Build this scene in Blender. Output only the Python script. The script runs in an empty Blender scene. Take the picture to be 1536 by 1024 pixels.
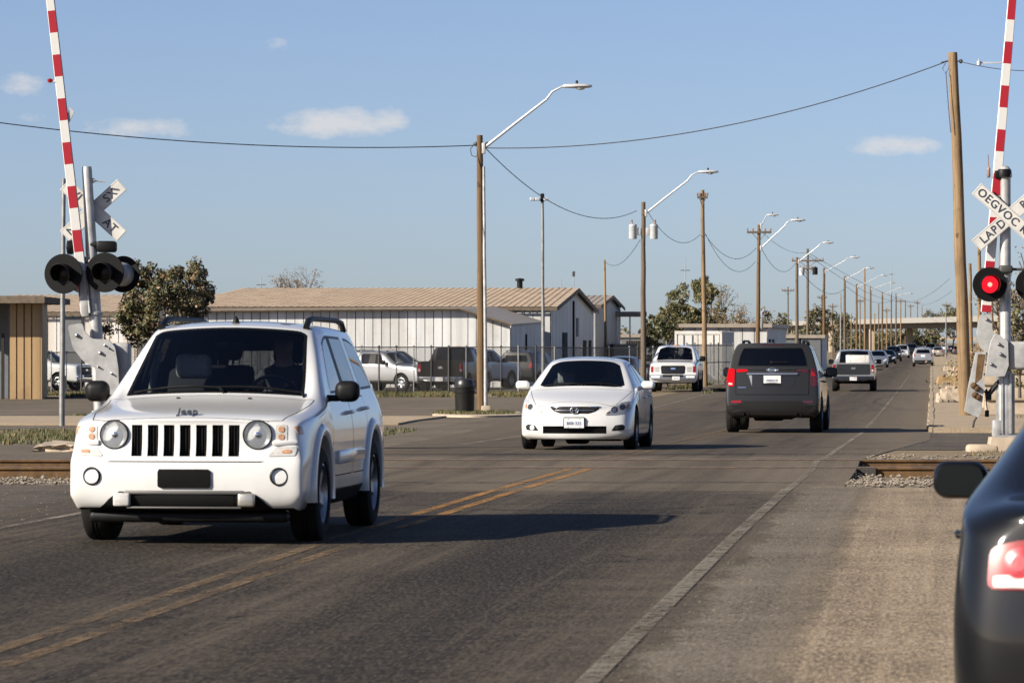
import bpy, bmesh, math, random
from mathutils import Vector, Matrix
from mathutils.bvhtree import BVHTree
R = math.radians
PI = math.pi
random.seed(7)
scene = bpy.context.scene
COL = scene.collection
F = 6000.0            # focal length of the photograph, in its own pixels
CAMZ = 1.48
KX = 0.105            # sideways drift of the road per metre of depth

# ------------------------------------------------------------------ levels of the ground
_GZ = [(-60, 0), (30, 0), (40, -.04), (48.0, -.092), (49.3, -.09), (51.3, -.055), (54, -.11), (61, -.18), (72, -.30), (82, -.41), (100, -.49), (120, -.545),
       (167, -.63), (250, -.69), (353, -.72), (5000, -.72)]
def gz(Y):
    if Y <= _GZ[0][0]: return _GZ[0][1]
    for (a, za), (b, zb) in zip(_GZ, _GZ[1:]):
        if Y <= b:
            t = (Y - a) / (b - a)
            return za + (zb - za) * t
    return _GZ[-1][1]
def xc(Y): return -4.324 + KX * Y          # the yellow centre line
def at(px, py, D): return Vector(((px - 768) / F * D, D, CAMZ + (512 - py) / F * D))
def gpt(px, D): return Vector(((px - 768) / F * D, D, gz(D)))
def gdepth(py):
    D = 50.0
    for _ in range(60): D = .5 * D + .5 * F * (CAMZ - gz(D)) / (py - 512)
    return D

# ------------------------------------------------------------------ objects and their names
def tag(o, label=None, cat=None, group=None, kind=None):
    if label: o['label'] = label
    if cat: o['category'] = cat
    if group: o['group'] = group
    if kind: o['kind'] = kind
    return o
def empty(name, loc=(0, 0, 0), rz=0, parent=None):
    o = bpy.data.objects.new(name, None)
    COL.objects.link(o); o.location = loc; o.rotation_euler = (0, 0, rz); o.empty_display_size = .2
    if parent: o.parent = parent
    return o
def link_mesh(name, me, parent=None):
    o = bpy.data.objects.new(name, me); COL.objects.link(o)
    if parent: o.parent = parent
    return o
def copy_tree(o, parent=None):
    c = o.copy(); COL.objects.link(c); c.parent = parent
    for ch in list(o.children): copy_tree(ch, c)
    return c
def repaint(root, old, new):
    for o in [root] + list(root.children_recursive):
        for s in o.material_slots:
            if s.material == old:
                s.link = 'OBJECT'; s.material = new

class MB:
    """collects shapes; build() links them as one mesh object"""
    def __init__(self): self.v = []; self.f = []; self.m = []; self.uv = None
    def add(self, vs, fs, mi=0, M=None):
        n = len(self.v)
        for p in vs:
            p = Vector(p)
            self.v.append(M @ p if M else p)
        for f in fs:
            self.f.append([i + n for i in f]); self.m.append(mi)
        return self
    def box(self, c, s, mi=0, M=None, rot=None, taper=1.0):
        x, y, z = s[0] / 2, s[1] / 2, s[2] / 2
        vs = [(-x, -y, -z), (x, -y, -z), (x, y, -z), (-x, y, -z), (-x * taper, -y * taper, z), (x * taper, -y * taper, z), (x * taper, y * taper, z), (-x * taper, y * taper, z)]
        T = Matrix.Translation(c)
        if rot: T = T @ rot
        if M: T = M @ T
        return self.add(vs, [(3, 2, 1, 0), (4, 5, 6, 7), (0, 1, 5, 4), (1, 2, 6, 5), (2, 3, 7, 6), (3, 0, 4, 7)], mi, T)
    def rbox(self, c, s, b=.02, mi=0, M=None, rot=None, seg=2):
        bm = bmesh.new(); bmesh.ops.create_cube(bm, size=1)
        for v in bm.verts: v.co = Vector((v.co.x * s[0], v.co.y * s[1], v.co.z * s[2]))
        bmesh.ops.bevel(bm, geom=bm.edges[:], offset=min(b, min(s) * .49), segments=seg, affect='EDGES', profile=.5)
        T = Matrix.Translation(c)
        if rot: T = T @ rot
        if M: T = M @ T
        bm.verts.index_update()
        self.add([v.co.copy() for v in bm.verts], [[v.index for v in f.verts] for f in bm.faces], mi, T); bm.free()
        return self
    def tube(self, pts, r, n=8, mi=0, caps=True, M=None):
        pts = [Vector(p) for p in pts]
        rs = r if isinstance(r, (list, tuple)) else [r] * len(pts)
        base = len(self.v); up = None
        for i, p in enumerate(pts):
            d = (pts[min(i + 1, len(pts) - 1)] - pts[max(i - 1, 0)])
            if d.length < 1e-9: d = Vector((0, 0, 1))
            d.normalize()
            if up is None:
                up = Vector((0, 0, 1)) if abs(d.z) < .9 else Vector((1, 0, 0))
            u = d.cross(up)
            if u.length < 1e-6: u = d.cross(Vector((0, 1, 0)))
            u.normalize(); w = u.cross(d).normalized(); up = w
            for k in range(n):
                a = 2 * PI * k / n
                q = p + (u * math.cos(a) + w * math.sin(a)) * rs[i]
                self.v.append(M @ q if M else q)
        for i in range(len(pts) - 1):
            for k in range(n):
                a = base + i * n + k; b = base + i * n + (k + 1) % n
                self.f.append([a, b, b + n, a + n]); self.m.append(mi)
        if caps:
            self.f.append([base + k for k in range(n)][::-1]); self.m.append(mi)
            self.f.append([base + (len(pts) - 1) * n + k for k in range(n)]); self.m.append(mi)
        return self
    def lathe(self, prof, n=32, mi=0, M=None, closed=False):
        """prof: (r, h) pairs turned about local z"""
        base = len(self.v)
        for r, h in prof:
            for k in range(n):
                a = 2 * PI * k / n
                q = Vector((r * math.cos(a), r * math.sin(a), h))
                self.v.append(M @ q if M else q)
        m = len(prof)
        for i in range(m if closed else m - 1):
            j = (i + 1) % m
            for k in range(n):
                a = base + i * n + k; b = base + i * n + (k + 1) % n; c = base + j * n + (k + 1) % n; d = base + j * n + k
                self.f.append([a, b, c, d]); self.m.append(mi)
        return self
    def prism(self, poly, h0, h1, mi=0, M=None):
        """poly in local xy, extruded along z"""
        n = len(poly)
        vs = [(x, y, h0) for x, y in poly] + [(x, y, h1) for x, y in poly]
        fs = [list(range(n))[::-1], list(range(n, 2 * n))] + [[i, (i + 1) % n, n + (i + 1) % n, n + i] for i in range(n)]
        return self.add(vs, fs, mi, M)
    def build(self, name, mats, parent=None, smooth=None, fix=True):
        me = bpy.data.meshes.new(name)
        me.from_pydata([tuple(v) for v in self.v], [], self.f)
        if not isinstance(mats, (list, tuple)): mats = [mats]
        for m in mats: me.materials.append(m)
        me.polygons.foreach_set('material_index', self.m)
        if fix:
            bm = bmesh.new(); bm.from_mesh(me)
            bmesh.ops.recalc_face_normals(bm, faces=bm.faces[:]); bm.to_mesh(me); bm.free()
        if smooth is not None: smooth_mesh(me, smooth)
        me.update()
        return link_mesh(name, me, parent)
def smooth_mesh(me, ang=40):
    me.polygons.foreach_set('use_smooth', [True] * len(me.polygons))
    me.set_sharp_from_angle(angle=R(ang))
AXY = Matrix.Rotation(R(90), 4, 'X')      # local xy -> world xz, local z -> world -y
AYZ = Matrix(((0, 0, 1, 0), (1, 0, 0, 0), (0, 1, 0, 0), (0, 0, 0, 1)))   # local xy -> world yz, z -> x
def aim(a, b):
    d = (Vector(b) - Vector(a)).normalized()
    return Matrix.Translation(a) @ d.to_track_quat('Z', 'Y').to_matrix().to_4x4()

# ------------------------------------------------------------------ materials
class NT:
    def __init__(self, name):
        self.mat = bpy.data.materials.new(name); self.mat.use_nodes = True
        self.t = self.mat.node_tree; self.t.nodes.clear()
        self.out = self.n('ShaderNodeOutputMaterial')
    def n(self, typ, **kw):
        nd = self.t.nodes.new(typ)
        for k, v in kw.items():
            if k in nd.bl_rna.properties: setattr(nd, k, v)
            else: nd.inputs[k].default_value = v
        return nd
    def l(self, a, b): self.t.links.new(a, b)
    def obj(self): return self.n('ShaderNodeTexCoord').outputs['Object']
    def uv(self): return self.n('ShaderNodeTexCoord').outputs['UV']
    def mapped(self, src, scale=(1, 1, 1), rot=(0, 0, 0), loc=(0, 0, 0)):
        m = self.n('ShaderNodeMapping'); m.inputs['Scale'].default_value = scale; m.inputs['Rotation'].default_value = rot; m.inputs['Location'].default_value = loc
        self.l(src, m.inputs['Vector']); return m.outputs[0]
    def noise(self, src, scale, detail=4, rough=.55, dist=0):
        n = self.n('ShaderNodeTexNoise'); n.inputs['Scale'].default_value = scale; n.inputs['Detail'].default_value = detail
        n.inputs['Roughness'].default_value = rough; n.inputs['Distortion'].default_value = dist
        if src: self.l(src, n.inputs['Vector'])
        return n.outputs['Fac']
    def ramp(self, src, stops):
        r = self.n('ShaderNodeValToRGB'); e = r.color_ramp.elements
        while len(e) < len(stops): e.new(.5)
        for el, (p, c) in zip(e, stops):
            el.position = p; el.color = (c, c, c, 1) if isinstance(c, (int, float)) else (*c, 1)
        self.l(src, r.inputs[0]); return r.outputs[0]
    def mix(self, fac, a, b, mode='MIX'):
        m = self.n('ShaderNodeMix', data_type='RGBA', blend_type=mode)
        for sock, v in ((m.inputs[0], fac), (m.inputs[6], a), (m.inputs[7], b)):
            if isinstance(v, (int, float)): sock.default_value = v
            elif isinstance(v, (tuple, list)): sock.default_value = (*v, 1) if len(v) == 3 else v
            else: self.l(v, sock)
        return m.outputs[2]
    def math(self, op, a, b=0.0, c=0.0):
        m = self.n('ShaderNodeMath', operation=op)
        for i, v in enumerate((a, b, c)):
            if isinstance(v, (int, float)): m.inputs[i].default_value = v
            else: self.l(v, m.inputs[i])
        return m.outputs[0]
    def sep(self, src):
        s = self.n('ShaderNodeSeparateXYZ'); self.l(src, s.inputs[0]); return s.outputs
    def bsdf(self, color, rough=.6, metallic=0.0, spec=.5, coat=0.0, bump=None, bump_s=.3, bump_d=.01, **kw):
        b = self.n('ShaderNodeBsdfPrincipled')
        for key, v in (('Base Color', color), ('Roughness', rough), ('Metallic', metallic)):
            s = b.inputs[key]
            if isinstance(v, (int, float)): s.default_value = v
            elif isinstance(v, (tuple, list)): s.default_value = (*v, 1)
            else: self.l(v, s)
        b.inputs['Specular IOR Level'].default_value = spec
        b.inputs['Coat Weight'].default_value = coat
        b.inputs['Coat Roughness'].default_value = .04
        for k, v in kw.items(): b.inputs[k].default_value = v
        if bump is not None:
            bp = self.n('ShaderNodeBump'); bp.inputs['Strength'].default_value = bump_s; bp.inputs['Distance'].default_value = bump_d
            self.l(bump, bp.inputs['Height']); self.l(bp.outputs[0], b.inputs['Normal'])
        self.l(b.outputs[0], self.out.inputs[0]); return b
def plain(name, c, rough=.6, metallic=0.0, var=.12, scale=6.0, spec=.5, coat=0.0, bump=0, **kw):
    t = NT(name); o = t.obj(); n = t.noise(o, scale, 5)
    col = t.mix(t.ramp(n, [(.3, 0), (.7, 1)]), tuple(max(0, x * (1 - var)) for x in c), tuple(min(1, x * (1 + var)) for x in c))
    t.bsdf(col, rough, metallic, spec, coat, bump=n if bump else None, bump_s=bump, bump_d=.02, **kw)
    return t.mat
def paint(name, c, metallic=0.0, rough=.32, dust=(.30, .26, .20), dirt=.25, coat=1.0, spec=.5):
    t = NT(name); o = t.obj(); n = t.noise(o, 3.5, 6)
    z = t.sep(o)[2]
    low = t.ramp(z, [(.15, 1), (.75, 0)])
    f = t.math('MULTIPLY', t.math('MULTIPLY', low, t.ramp(n, [(.35, 0), (.75, 1)])), dirt)
    col = t.mix(f, c, dust)
    b = t.bsdf(col, rough, metallic, spec, coat)
    t.l(t.math('ADD', t.math('MULTIPLY', n, .12), .01), b.inputs['Coat Roughness'])
    return t.mat
def glass(name, tint, refl=1.0, ior=1.5, rough=.015):
    t = NT(name)
    tr = t.n('ShaderNodeBsdfTransparent'); tr.inputs[0].default_value = (*tint, 1)
    gl = t.n('ShaderNodeBsdfGlossy'); gl.inputs['Roughness'].default_value = rough
    fr = t.n('ShaderNodeFresnel'); fr.inputs[0].default_value = ior
    mx = t.n('ShaderNodeMixShader')
    t.l(t.math('MULTIPLY', fr.outputs[0], refl), mx.inputs[0]); t.l(tr.outputs[0], mx.inputs[1]); t.l(gl.outputs[0], mx.inputs[2])
    t.l(mx.outputs[0], t.out.inputs[0]); return t.mat
def emit(name, c, s):
    t = NT(name); o = t.obj(); n = t.noise(o, 40, 2)
    e = t.n('ShaderNodeEmission'); t.l(t.mix(t.ramp(n, [(.4, 0), (.6, 1)]), c, tuple(min(1, x * 1.15) for x in c)), e.inputs[0]); e.inputs[1].default_value = s
    t.l(e.outputs[0], t.out.inputs[0]); return t.mat

M = {}
M['white'] = paint('white_paint', (.54, .54, .53), dirt=.5)
M['white2'] = paint('white_paint_fleet', (.50, .50, .495), dirt=.4)
M['grey'] = paint('grey_metallic_paint', (.0105, .010, .0095), metallic=.2, rough=.45, dirt=.012, coat=.6, spec=.25)
M['silver'] = paint('silver_paint', (.28, .285, .29), metallic=.6, rough=.35)
M['tan'] = paint('tan_paint', (.28, .25, .20), metallic=.4, rough=.35)
M['black'] = paint('black_paint', (.003, .0033, .0042), rough=.5, dirt=.006, coat=.55, spec=.1)
M['darkblue'] = paint('dark_blue_paint', (.012, .016, .026), metallic=.3, dirt=.15)
M['trim'] = plain('black_plastic', (.006, .006, .0063), .5, var=.2, scale=20, spec=.16)
M['seal'] = plain('black_seal', (.004, .004, .004), .45, spec=.2)
M['liner'] = plain('wheel_well_liner', (.003, .003, .003), .9, spec=.1)
M['pocket'] = plain('grille_mesh_black', (.004, .004, .004), .6, spec=.2)
M['inner'] = plain('cabin_lining', (.012, .0125, .014), .85, spec=.2)
M['seat'] = plain('grey_seat_cloth', (.42, .41, .40), .9, scale=30)
M['seatdark'] = plain('dark_seat_cloth', (.035, .035, .037), .9, scale=30)
M['wheelrim'] = plain('dull_steering_rim', (.05, .05, .055), .4)
def _tyre():
    t = NT('tyre_rubber'); o = t.obj(); n = t.noise(o, 9, 4)
    t.bsdf(t.mix(n, (.005, .005, .005), (.014, .0125, .011)), .85, 0, .2, bump=t.noise(o, 60, 2), bump_s=.3); return t.mat
M['tyre'] = _tyre()
M['rim'] = plain('alloy_rim', (.36, .37, .39), .35, .85, scale=15)
M['chrome'] = plain('chrome', (.75, .76, .78), .10, 1.0, var=.03)
M['reflector'] = plain('lamp_reflector', (.62, .63, .63), .3, .15, var=.15, scale=25)
M['lens'] = glass('clear_lens', (.95, .96, .96), .8)
M['amber'] = plain('amber_lens', (.36, .19, .10), .25, coat=.4, var=.35, scale=40)
M['red'] = plain('red_lens', (.20, .004, .008), .3, coat=.25, spec=.3, var=.4, scale=30)
M['reddark'] = plain('dark_red_lens', (.045, .006, .006), .18, coat=.8, var=.5, scale=30)
M['redlit'] = emit('lit_brake_lamp', (.80, .010, .018), .55)
M['whitelens'] = plain('white_lamp_lens', (.40, .39, .37), .3, coat=.4, var=.15, scale=30)
M['plate'] = plain('plate_white', (.52, .52, .52), .4, var=.08, scale=20)
M['ink'] = plain('dark_ink', (.03, .035, .05), .6)
M['plateblack'] = plain('plate_backing', (.003, .003, .003), .5, var=.3, spec=.1)
M['wind'] = glass('windscreen_glass', (.74, .79, .79), 1.0)
M['sidegl'] = glass('door_glass', (.30, .33, .34), 1.5)
M['privacy'] = glass('privacy_glass', (.14, .145, .15), 1.2)
M['skin'] = plain('skin', (.42, .24, .17), .55, var=.08)
M['hair'] = plain('dark_hair', (.02, .014, .01), .6)
M['cloth'] = plain('dark_shirt', (.035, .037, .045), .9)
# ------------------------------------------------------------------ car bodies
def S(y, top, cant, belt, k=1.0, yt=None, yb=None, bow=0.0, back=0.0, low=None, yc=None):
    return dict(y=y, top=top, cant=cant, belt=belt, k=k, yt=y if yt is None else yt, yb=y if yb is None else yb, bow=bow, back=back, low=low, yc=yc)

def half_profile(st, lowrows):
    w, zc, ze = st['top']
    low = st['low'] or [(a * st['k'], z, 0) for a, z in lowrows]
    low = [(r + (0,))[:3] for r in low]
    P = []
    for fx in (0, .58, 1.0):
        P.append(Vector((w * fx, st['yt'] - st['bow'] * (1 - fx ** 2) + st['back'] * .8 * fx ** 2, zc + (ze - zc) * fx ** 2)))
    yc = st['yc'] if st['yc'] is not None else st['yt']
    P.append(Vector((st['cant'][0], yc + st['back'], st['cant'][1])))
    P.append(Vector((st['belt'][0], st['yb'] + st['back'], st['belt'][1])))
    for a, z, dy in low[:-1]: P.append(Vector((a, st['y'] + st['back'] + dy, z)))
    a, z, dy = low[-1]
    for fx in (1.0, .58, 0): P.append(Vector((a * fx, st['y'] + st['back'] * fx ** 2 + dy, z)))
    return P

def cage_mesh(sp):
    sts = sp['stations']; bm = bmesh.new(); rows = []
    for st in sts:
        P = half_profile(st, sp['low']); n = len(P)
        right = [bm.verts.new(p) for p in P]
        left = [right[i] if P[i].x == 0 else bm.verts.new((-P[i].x, P[i].y, P[i].z)) for i in range(n)]
        rows.append((right, left))
    n = len(rows[0][0])
    def face(vs, mi):
        try:
            f = bm.faces.new(vs); f.material_index = mi
        except ValueError: pass
    clad = sp.get('clad', False)
    for i in range(len(sts) - 1):
        for s in (0, 1):
            A, B = rows[i][s], rows[i + 1][s]
            for j in range(n - 1):
                mi = 0
                if j in (0, 1):
                    if i in sp.get('wind', ()): mi = 1
                    if i in sp.get('reartop', ()): mi = 3
                if j == 3 and i in sp.get('side', ()): mi = 2
                if j == 3 and i in sp.get('side_privacy', ()): mi = 3
                if j == 3 and i in sp.get('pillars', ()): mi = 4
                if j >= 8: mi = 4
                if j == 7 and clad and i >= sp.get('clad_from', 0): mi = 4
                q = (A[j], A[j + 1], B[j + 1], B[j])
                face(q if s == 0 else q[::-1], mi)
    # end caps
    for ri, sign in ((0, -1), (len(sts) - 1, 1)):
        right, left = rows[ri]; m = n - 6
        fx1 = sp.get('capx', .82)
        grid = []
        for s, side in ((0, right), (1, left)):
            g = [[side[0], side[1], side[2]]]
            for j in range(3, n - 3):
                e = side[j].co; back = sts[ri]['back']
                if s == 0:
                    c0 = bm.verts.new((0, e.y - back, e.z))
                else: c0 = grid[0][j - 2][0]
                c1 = bm.verts.new((e.x * fx1, e.y - back * (1 - fx1 ** 2), e.z))
                g.append([c0, c1, side[j]])
            g.append([side[n - 1], side[n - 2], side[n - 3]])
            grid.append(g)
        for s in (0, 1):
            g = grid[s]
            for a in range(len(g) - 1):
                for b in range(2):
                    mi = 0
                    if sign > 0 and sp.get('rearcap') and a == 1 and b == 0: mi = 3
                    if a == len(g) - 2 and clad and (sign > 0 or not sp.get('clad_from')): mi = 4
                    q = (g[a][b], g[a + 1][b], g[a + 1][b + 1], g[a][b + 1])
                    face(q if (s == 0) == (sign < 0) else q[::-1], mi)
    bmesh.ops.recalc_face_normals(bm, faces=bm.faces[:])
    cl = bm.edges.layers.float.get('crease_edge') or bm.edges.layers.float.new('crease_edge')
    def cr(a, b, v):
        e = bm.edges.get((a, b))
        if e: e[cl] = max(e[cl], v)
    for kind, *a in sp.get('crease', ()):
        if kind == 'ring':            # ('ring', station, from row, to row, value)
            i, j0, j1, v = a
            for s in (0, 1):
                for j in range(j0, j1): cr(rows[i][s][j], rows[i][s][j + 1], v)
        else:                         # ('long', row, from station, to station, value)
            j, i0, i1, v = a
            for s in (0, 1):
                for i in range(i0, i1): cr(rows[i][s][j], rows[i + 1][s][j], v)
    me = bpy.data.meshes.new('cage'); bm.to_mesh(me); bm.free(); return me

def evaluated(o):
    bpy.context.view_layer.update()
    dg = bpy.context.evaluated_depsgraph_get()
    return bpy.data.meshes.new_from_object(o.evaluated_get(dg))
def drop(o):
    me = o.data; bpy.data.objects.remove(o)
    if me and me.users == 0: bpy.data.meshes.remove(me)

def ring_solid(mb, poly, w, h0, h1, mi, M):
    """a thin closed wall following a closed outline: cuts a shut line"""
    n = len(poly); c = Vector((sum(p[0] for p in poly) / n, sum(p[1] for p in poly) / n))
    ins = []
    for i in range(n):
        p = Vector(poly[i]); a = (p - Vector(poly[i - 1])).normalized(); b = (Vector(poly[(i + 1) % n]) - p).normalized()
        na = Vector((-a.y, a.x)); nb = Vector((-b.y, b.x)); d = (na + nb); d = d / max(.3, d.dot(na))
        if d.dot(c - p) < 0: d = -d
        ins.append(p + d * w)
    vs = [(p[0], p[1], h) for h in (h0, h1) for p in poly] + [(p[0], p[1], h) for h in (h0, h1) for p in ins]
    fs = []
    for i in range(n):
        j = (i + 1) % n
        fs += [[i, j, n + j, n + i], [2 * n + j, 2 * n + i, 3 * n + i, 3 * n + j], [i, 2 * n + i, 2 * n + j, j], [n + j, 3 * n + j, 3 * n + i, n + i]]
    mb.add(vs, fs, mi, M)

def rounded(poly, r, k=4):
    out = []; n = len(poly)
    for i in range(n):
        p = Vector(poly[i]); a = Vector(poly[i - 1]) - p; b = Vector(poly[(i + 1) % n]) - p
        d = min(r, a.length * .45, b.length * .45); p0 = p + a.normalized() * d; p1 = p + b.normalized() * d
        for q in range(k + 1):
            t = q / k; out.append(tuple(p0 * (1 - t) ** 2 + p * 2 * t * (1 - t) + p1 * t * t))
    return out
def resample(poly, n):
    P = [Vector(p) for p in poly]; L = [(P[(i + 1) % len(P)] - P[i]).length for i in range(len(P))]
    T = sum(L); out = []; i = 0; acc = 0
    for k in range(n):
        d = T * k / n
        while acc + L[i] < d: acc += L[i]; i += 1
        out.append(P[i].lerp(P[(i + 1) % len(P)], (d - acc) / max(L[i], 1e-9)))
    return out
def rect(cx, cz, w, h): return [(cx - w / 2, cz - h / 2), (cx + w / 2, cz - h / 2), (cx + w / 2, cz + h / 2), (cx - w / 2, cz + h / 2)]
def mirrored(poly): return [(-a, b) for a, b in poly][::-1]
def circle(cx, cz, r, n=24): return [(cx + r * math.cos(2 * PI * k / n), cz + r * math.sin(2 * PI * k / n)) for k in range(n)]

def patch(car, poly, axis, name, mat, parent=None, off=.004, r=.012, n=40, rings=5, skirt=.015, dome=0.0):
    """a fitted piece: its outline is laid on the body along an axis and follows the skin there"""
    bvh = car['bvh']
    P = resample(rounded(poly, r) if r else poly, n)
    c = sum(P, Vector((0, 0))) / n
    d = {'front': Vector((0, 1, 0)), 'rear': Vector((0, -1, 0)), 'left': Vector((-1, 0, 0)), 'right': Vector((1, 0, 0)), 'top': Vector((0, 0, -1))}[axis]
    far = 12.0
    def hit(q):
        if axis in ('front', 'rear'): o = Vector((q[0], 0, q[1]))
        elif axis == 'top': o = Vector((q[0], q[1], 0))
        else: o = Vector((0, q[0], q[1]))
        res = bvh.ray_cast(o - d * far, d)
        return res[0], o
    h0, _ = hit(c)
    if h0 is None: return None
    vs = []; fs = []
    last = {}
    def put(q, o_, key=None):
        h, o = hit(q); ref = last.get(key, h0)
        if h is None or abs((h - ref).dot(d)) > car.get('maxdev', .10):
            near, nrm, _, _ = bvh.find_nearest(o + d * (ref - o).dot(d))
            last[key] = near; vs.append(near + nrm * o_); return
        last[key] = h; vs.append(h - d * o_)
    put(c, off + dome)
    for t in range(1, rings + 1):
        for k, q in enumerate(P):
            f = t / rings
            put(c.lerp(q, f), off + dome * (1 - f * f), k)
    for k, q in enumerate(P): put(q, off - skirt, k)
    for k in range(n):
        fs.append([0, 1 + k, 1 + (k + 1) % n])
        for t in range(rings):
            a = 1 + t * n + k; b = 1 + t * n + (k + 1) % n
            fs.append([a, a + n, b + n, b])
    mb = MB(); mb.add(vs, fs)
    return mb.build(name, mat, parent, smooth=35)

def text_mesh(body, size, name, mat, parent=None, loc=(0, 0, 0), rot=(0, 0, 0), ext=.004, shear=0.0, space=1.0, bold=0.0):
    cu = bpy.data.curves.new('lettering', 'FONT'); cu.body = body; cu.size = size; cu.align_x = 'CENTER'; cu.align_y = 'CENTER'
    cu.extrude = ext; cu.shear = shear; cu.space_character = space; cu.offset = bold; cu.resolution_u = 3
    o = bpy.data.objects.new('lettering', cu); COL.objects.link(o)
    me = evaluated(o); bpy.data.objects.remove(o); bpy.data.curves.remove(cu)
    me.materials.clear(); me.materials.append(mat)
    t = link_mesh(name, me, parent); t.location = loc; t.rotation_euler = rot; return t

def make_wheel(r, w, spokes, rimr, parent, x, y, z, side, dark=False):
    e = empty('wheel', (x, y, z), 0, parent)
    Mx = Matrix.Rotation(R(90 if side > 0 else -90), 4, 'Y')       # local z -> outwards
    h = w / 2
    mb = MB(); prof = [(rimr, -h * .85), (rimr + .015, -h), (r - .05, -h), (r - .015, -h * .86), (r, -h * .6), (r, -h * .12), (r - .008, -h * .1), (r - .008, -h * .02), (r, 0),
                       (r, h * .12), (r - .008, h * .14), (r - .008, h * .22), (r, h * .25), (r, h * .6), (r - .015, h * .86), (r - .05, h), (rimr + .015, h), (rimr, h * .85)]
    mb.lathe(prof, 40, 0, Mx, closed=True); mb.build('tyre', M['tyre'], e, smooth=30)
    mb = MB(); mb.lathe([(rimr + .004, -h * .8), (rimr + .004, h * .86), (rimr - .012, h * .9), (rimr - .03, h * .6), (rimr - .04, -h * .3)], 40, 0, Mx)
    for k in range(spokes):
        a = 2 * PI * k / spokes
        M2 = Mx @ Matrix.Rotation(a, 4, 'Z')
        mb.add([(.03, -.045, h * .55), (.03, .045, h * .55), (rimr - .02, .035, h * .72), (rimr - .02, -.035, h * .72),
                (.03, -.045, h * .30), (.03, .045, h * .30), (rimr - .02, .035, h * .45), (rimr - .02, -.035, h * .45)],
               [(0, 1, 2, 3), (7, 6, 5, 4), (0, 3, 7, 4), (1, 5, 6, 2), (2, 6, 7, 3), (0, 4, 5, 1)], 0, M2)
    mb.lathe([(.001, h * .66), (.05, h * .66), (.075, h * .58), (.08, h * .2)], 20, 0, Mx)
    mb.lathe([(.001, h * .10), (rimr - .05, h * .10)], 24, 1, Mx)
    mb.build('rim', [M['trim'] if dark else M['rim'], M['liner']], e, smooth=30)
    return e

def make_seat(parent, x, y, z, mat, back=.62, w=.5, head=True):
    mb = MB()
    mb.rbox((x, y - .22, z), (w, .52, .16), .05)
    T = Matrix.Translation((x, y + .05, z)) @ Matrix.Rotation(R(-17), 4, 'X')
    mb.rbox((0, .02, back / 2), (w * .95, .14, back), .05, 0, T)
    if head:
        mb.rbox((0, .01, back + .14), (.27, .11, .19), .045, 0, T)
        mb.tube([(-.06, .01, back - .04), (-.06, .01, back + .1)], .008, 6, 0, True, T); mb.tube([(.06, .01, back - .04), (.06, .01, back + .1)], .008, 6, 0, True, T)
    return mb.build('seat', mat, parent, smooth=40)

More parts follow.
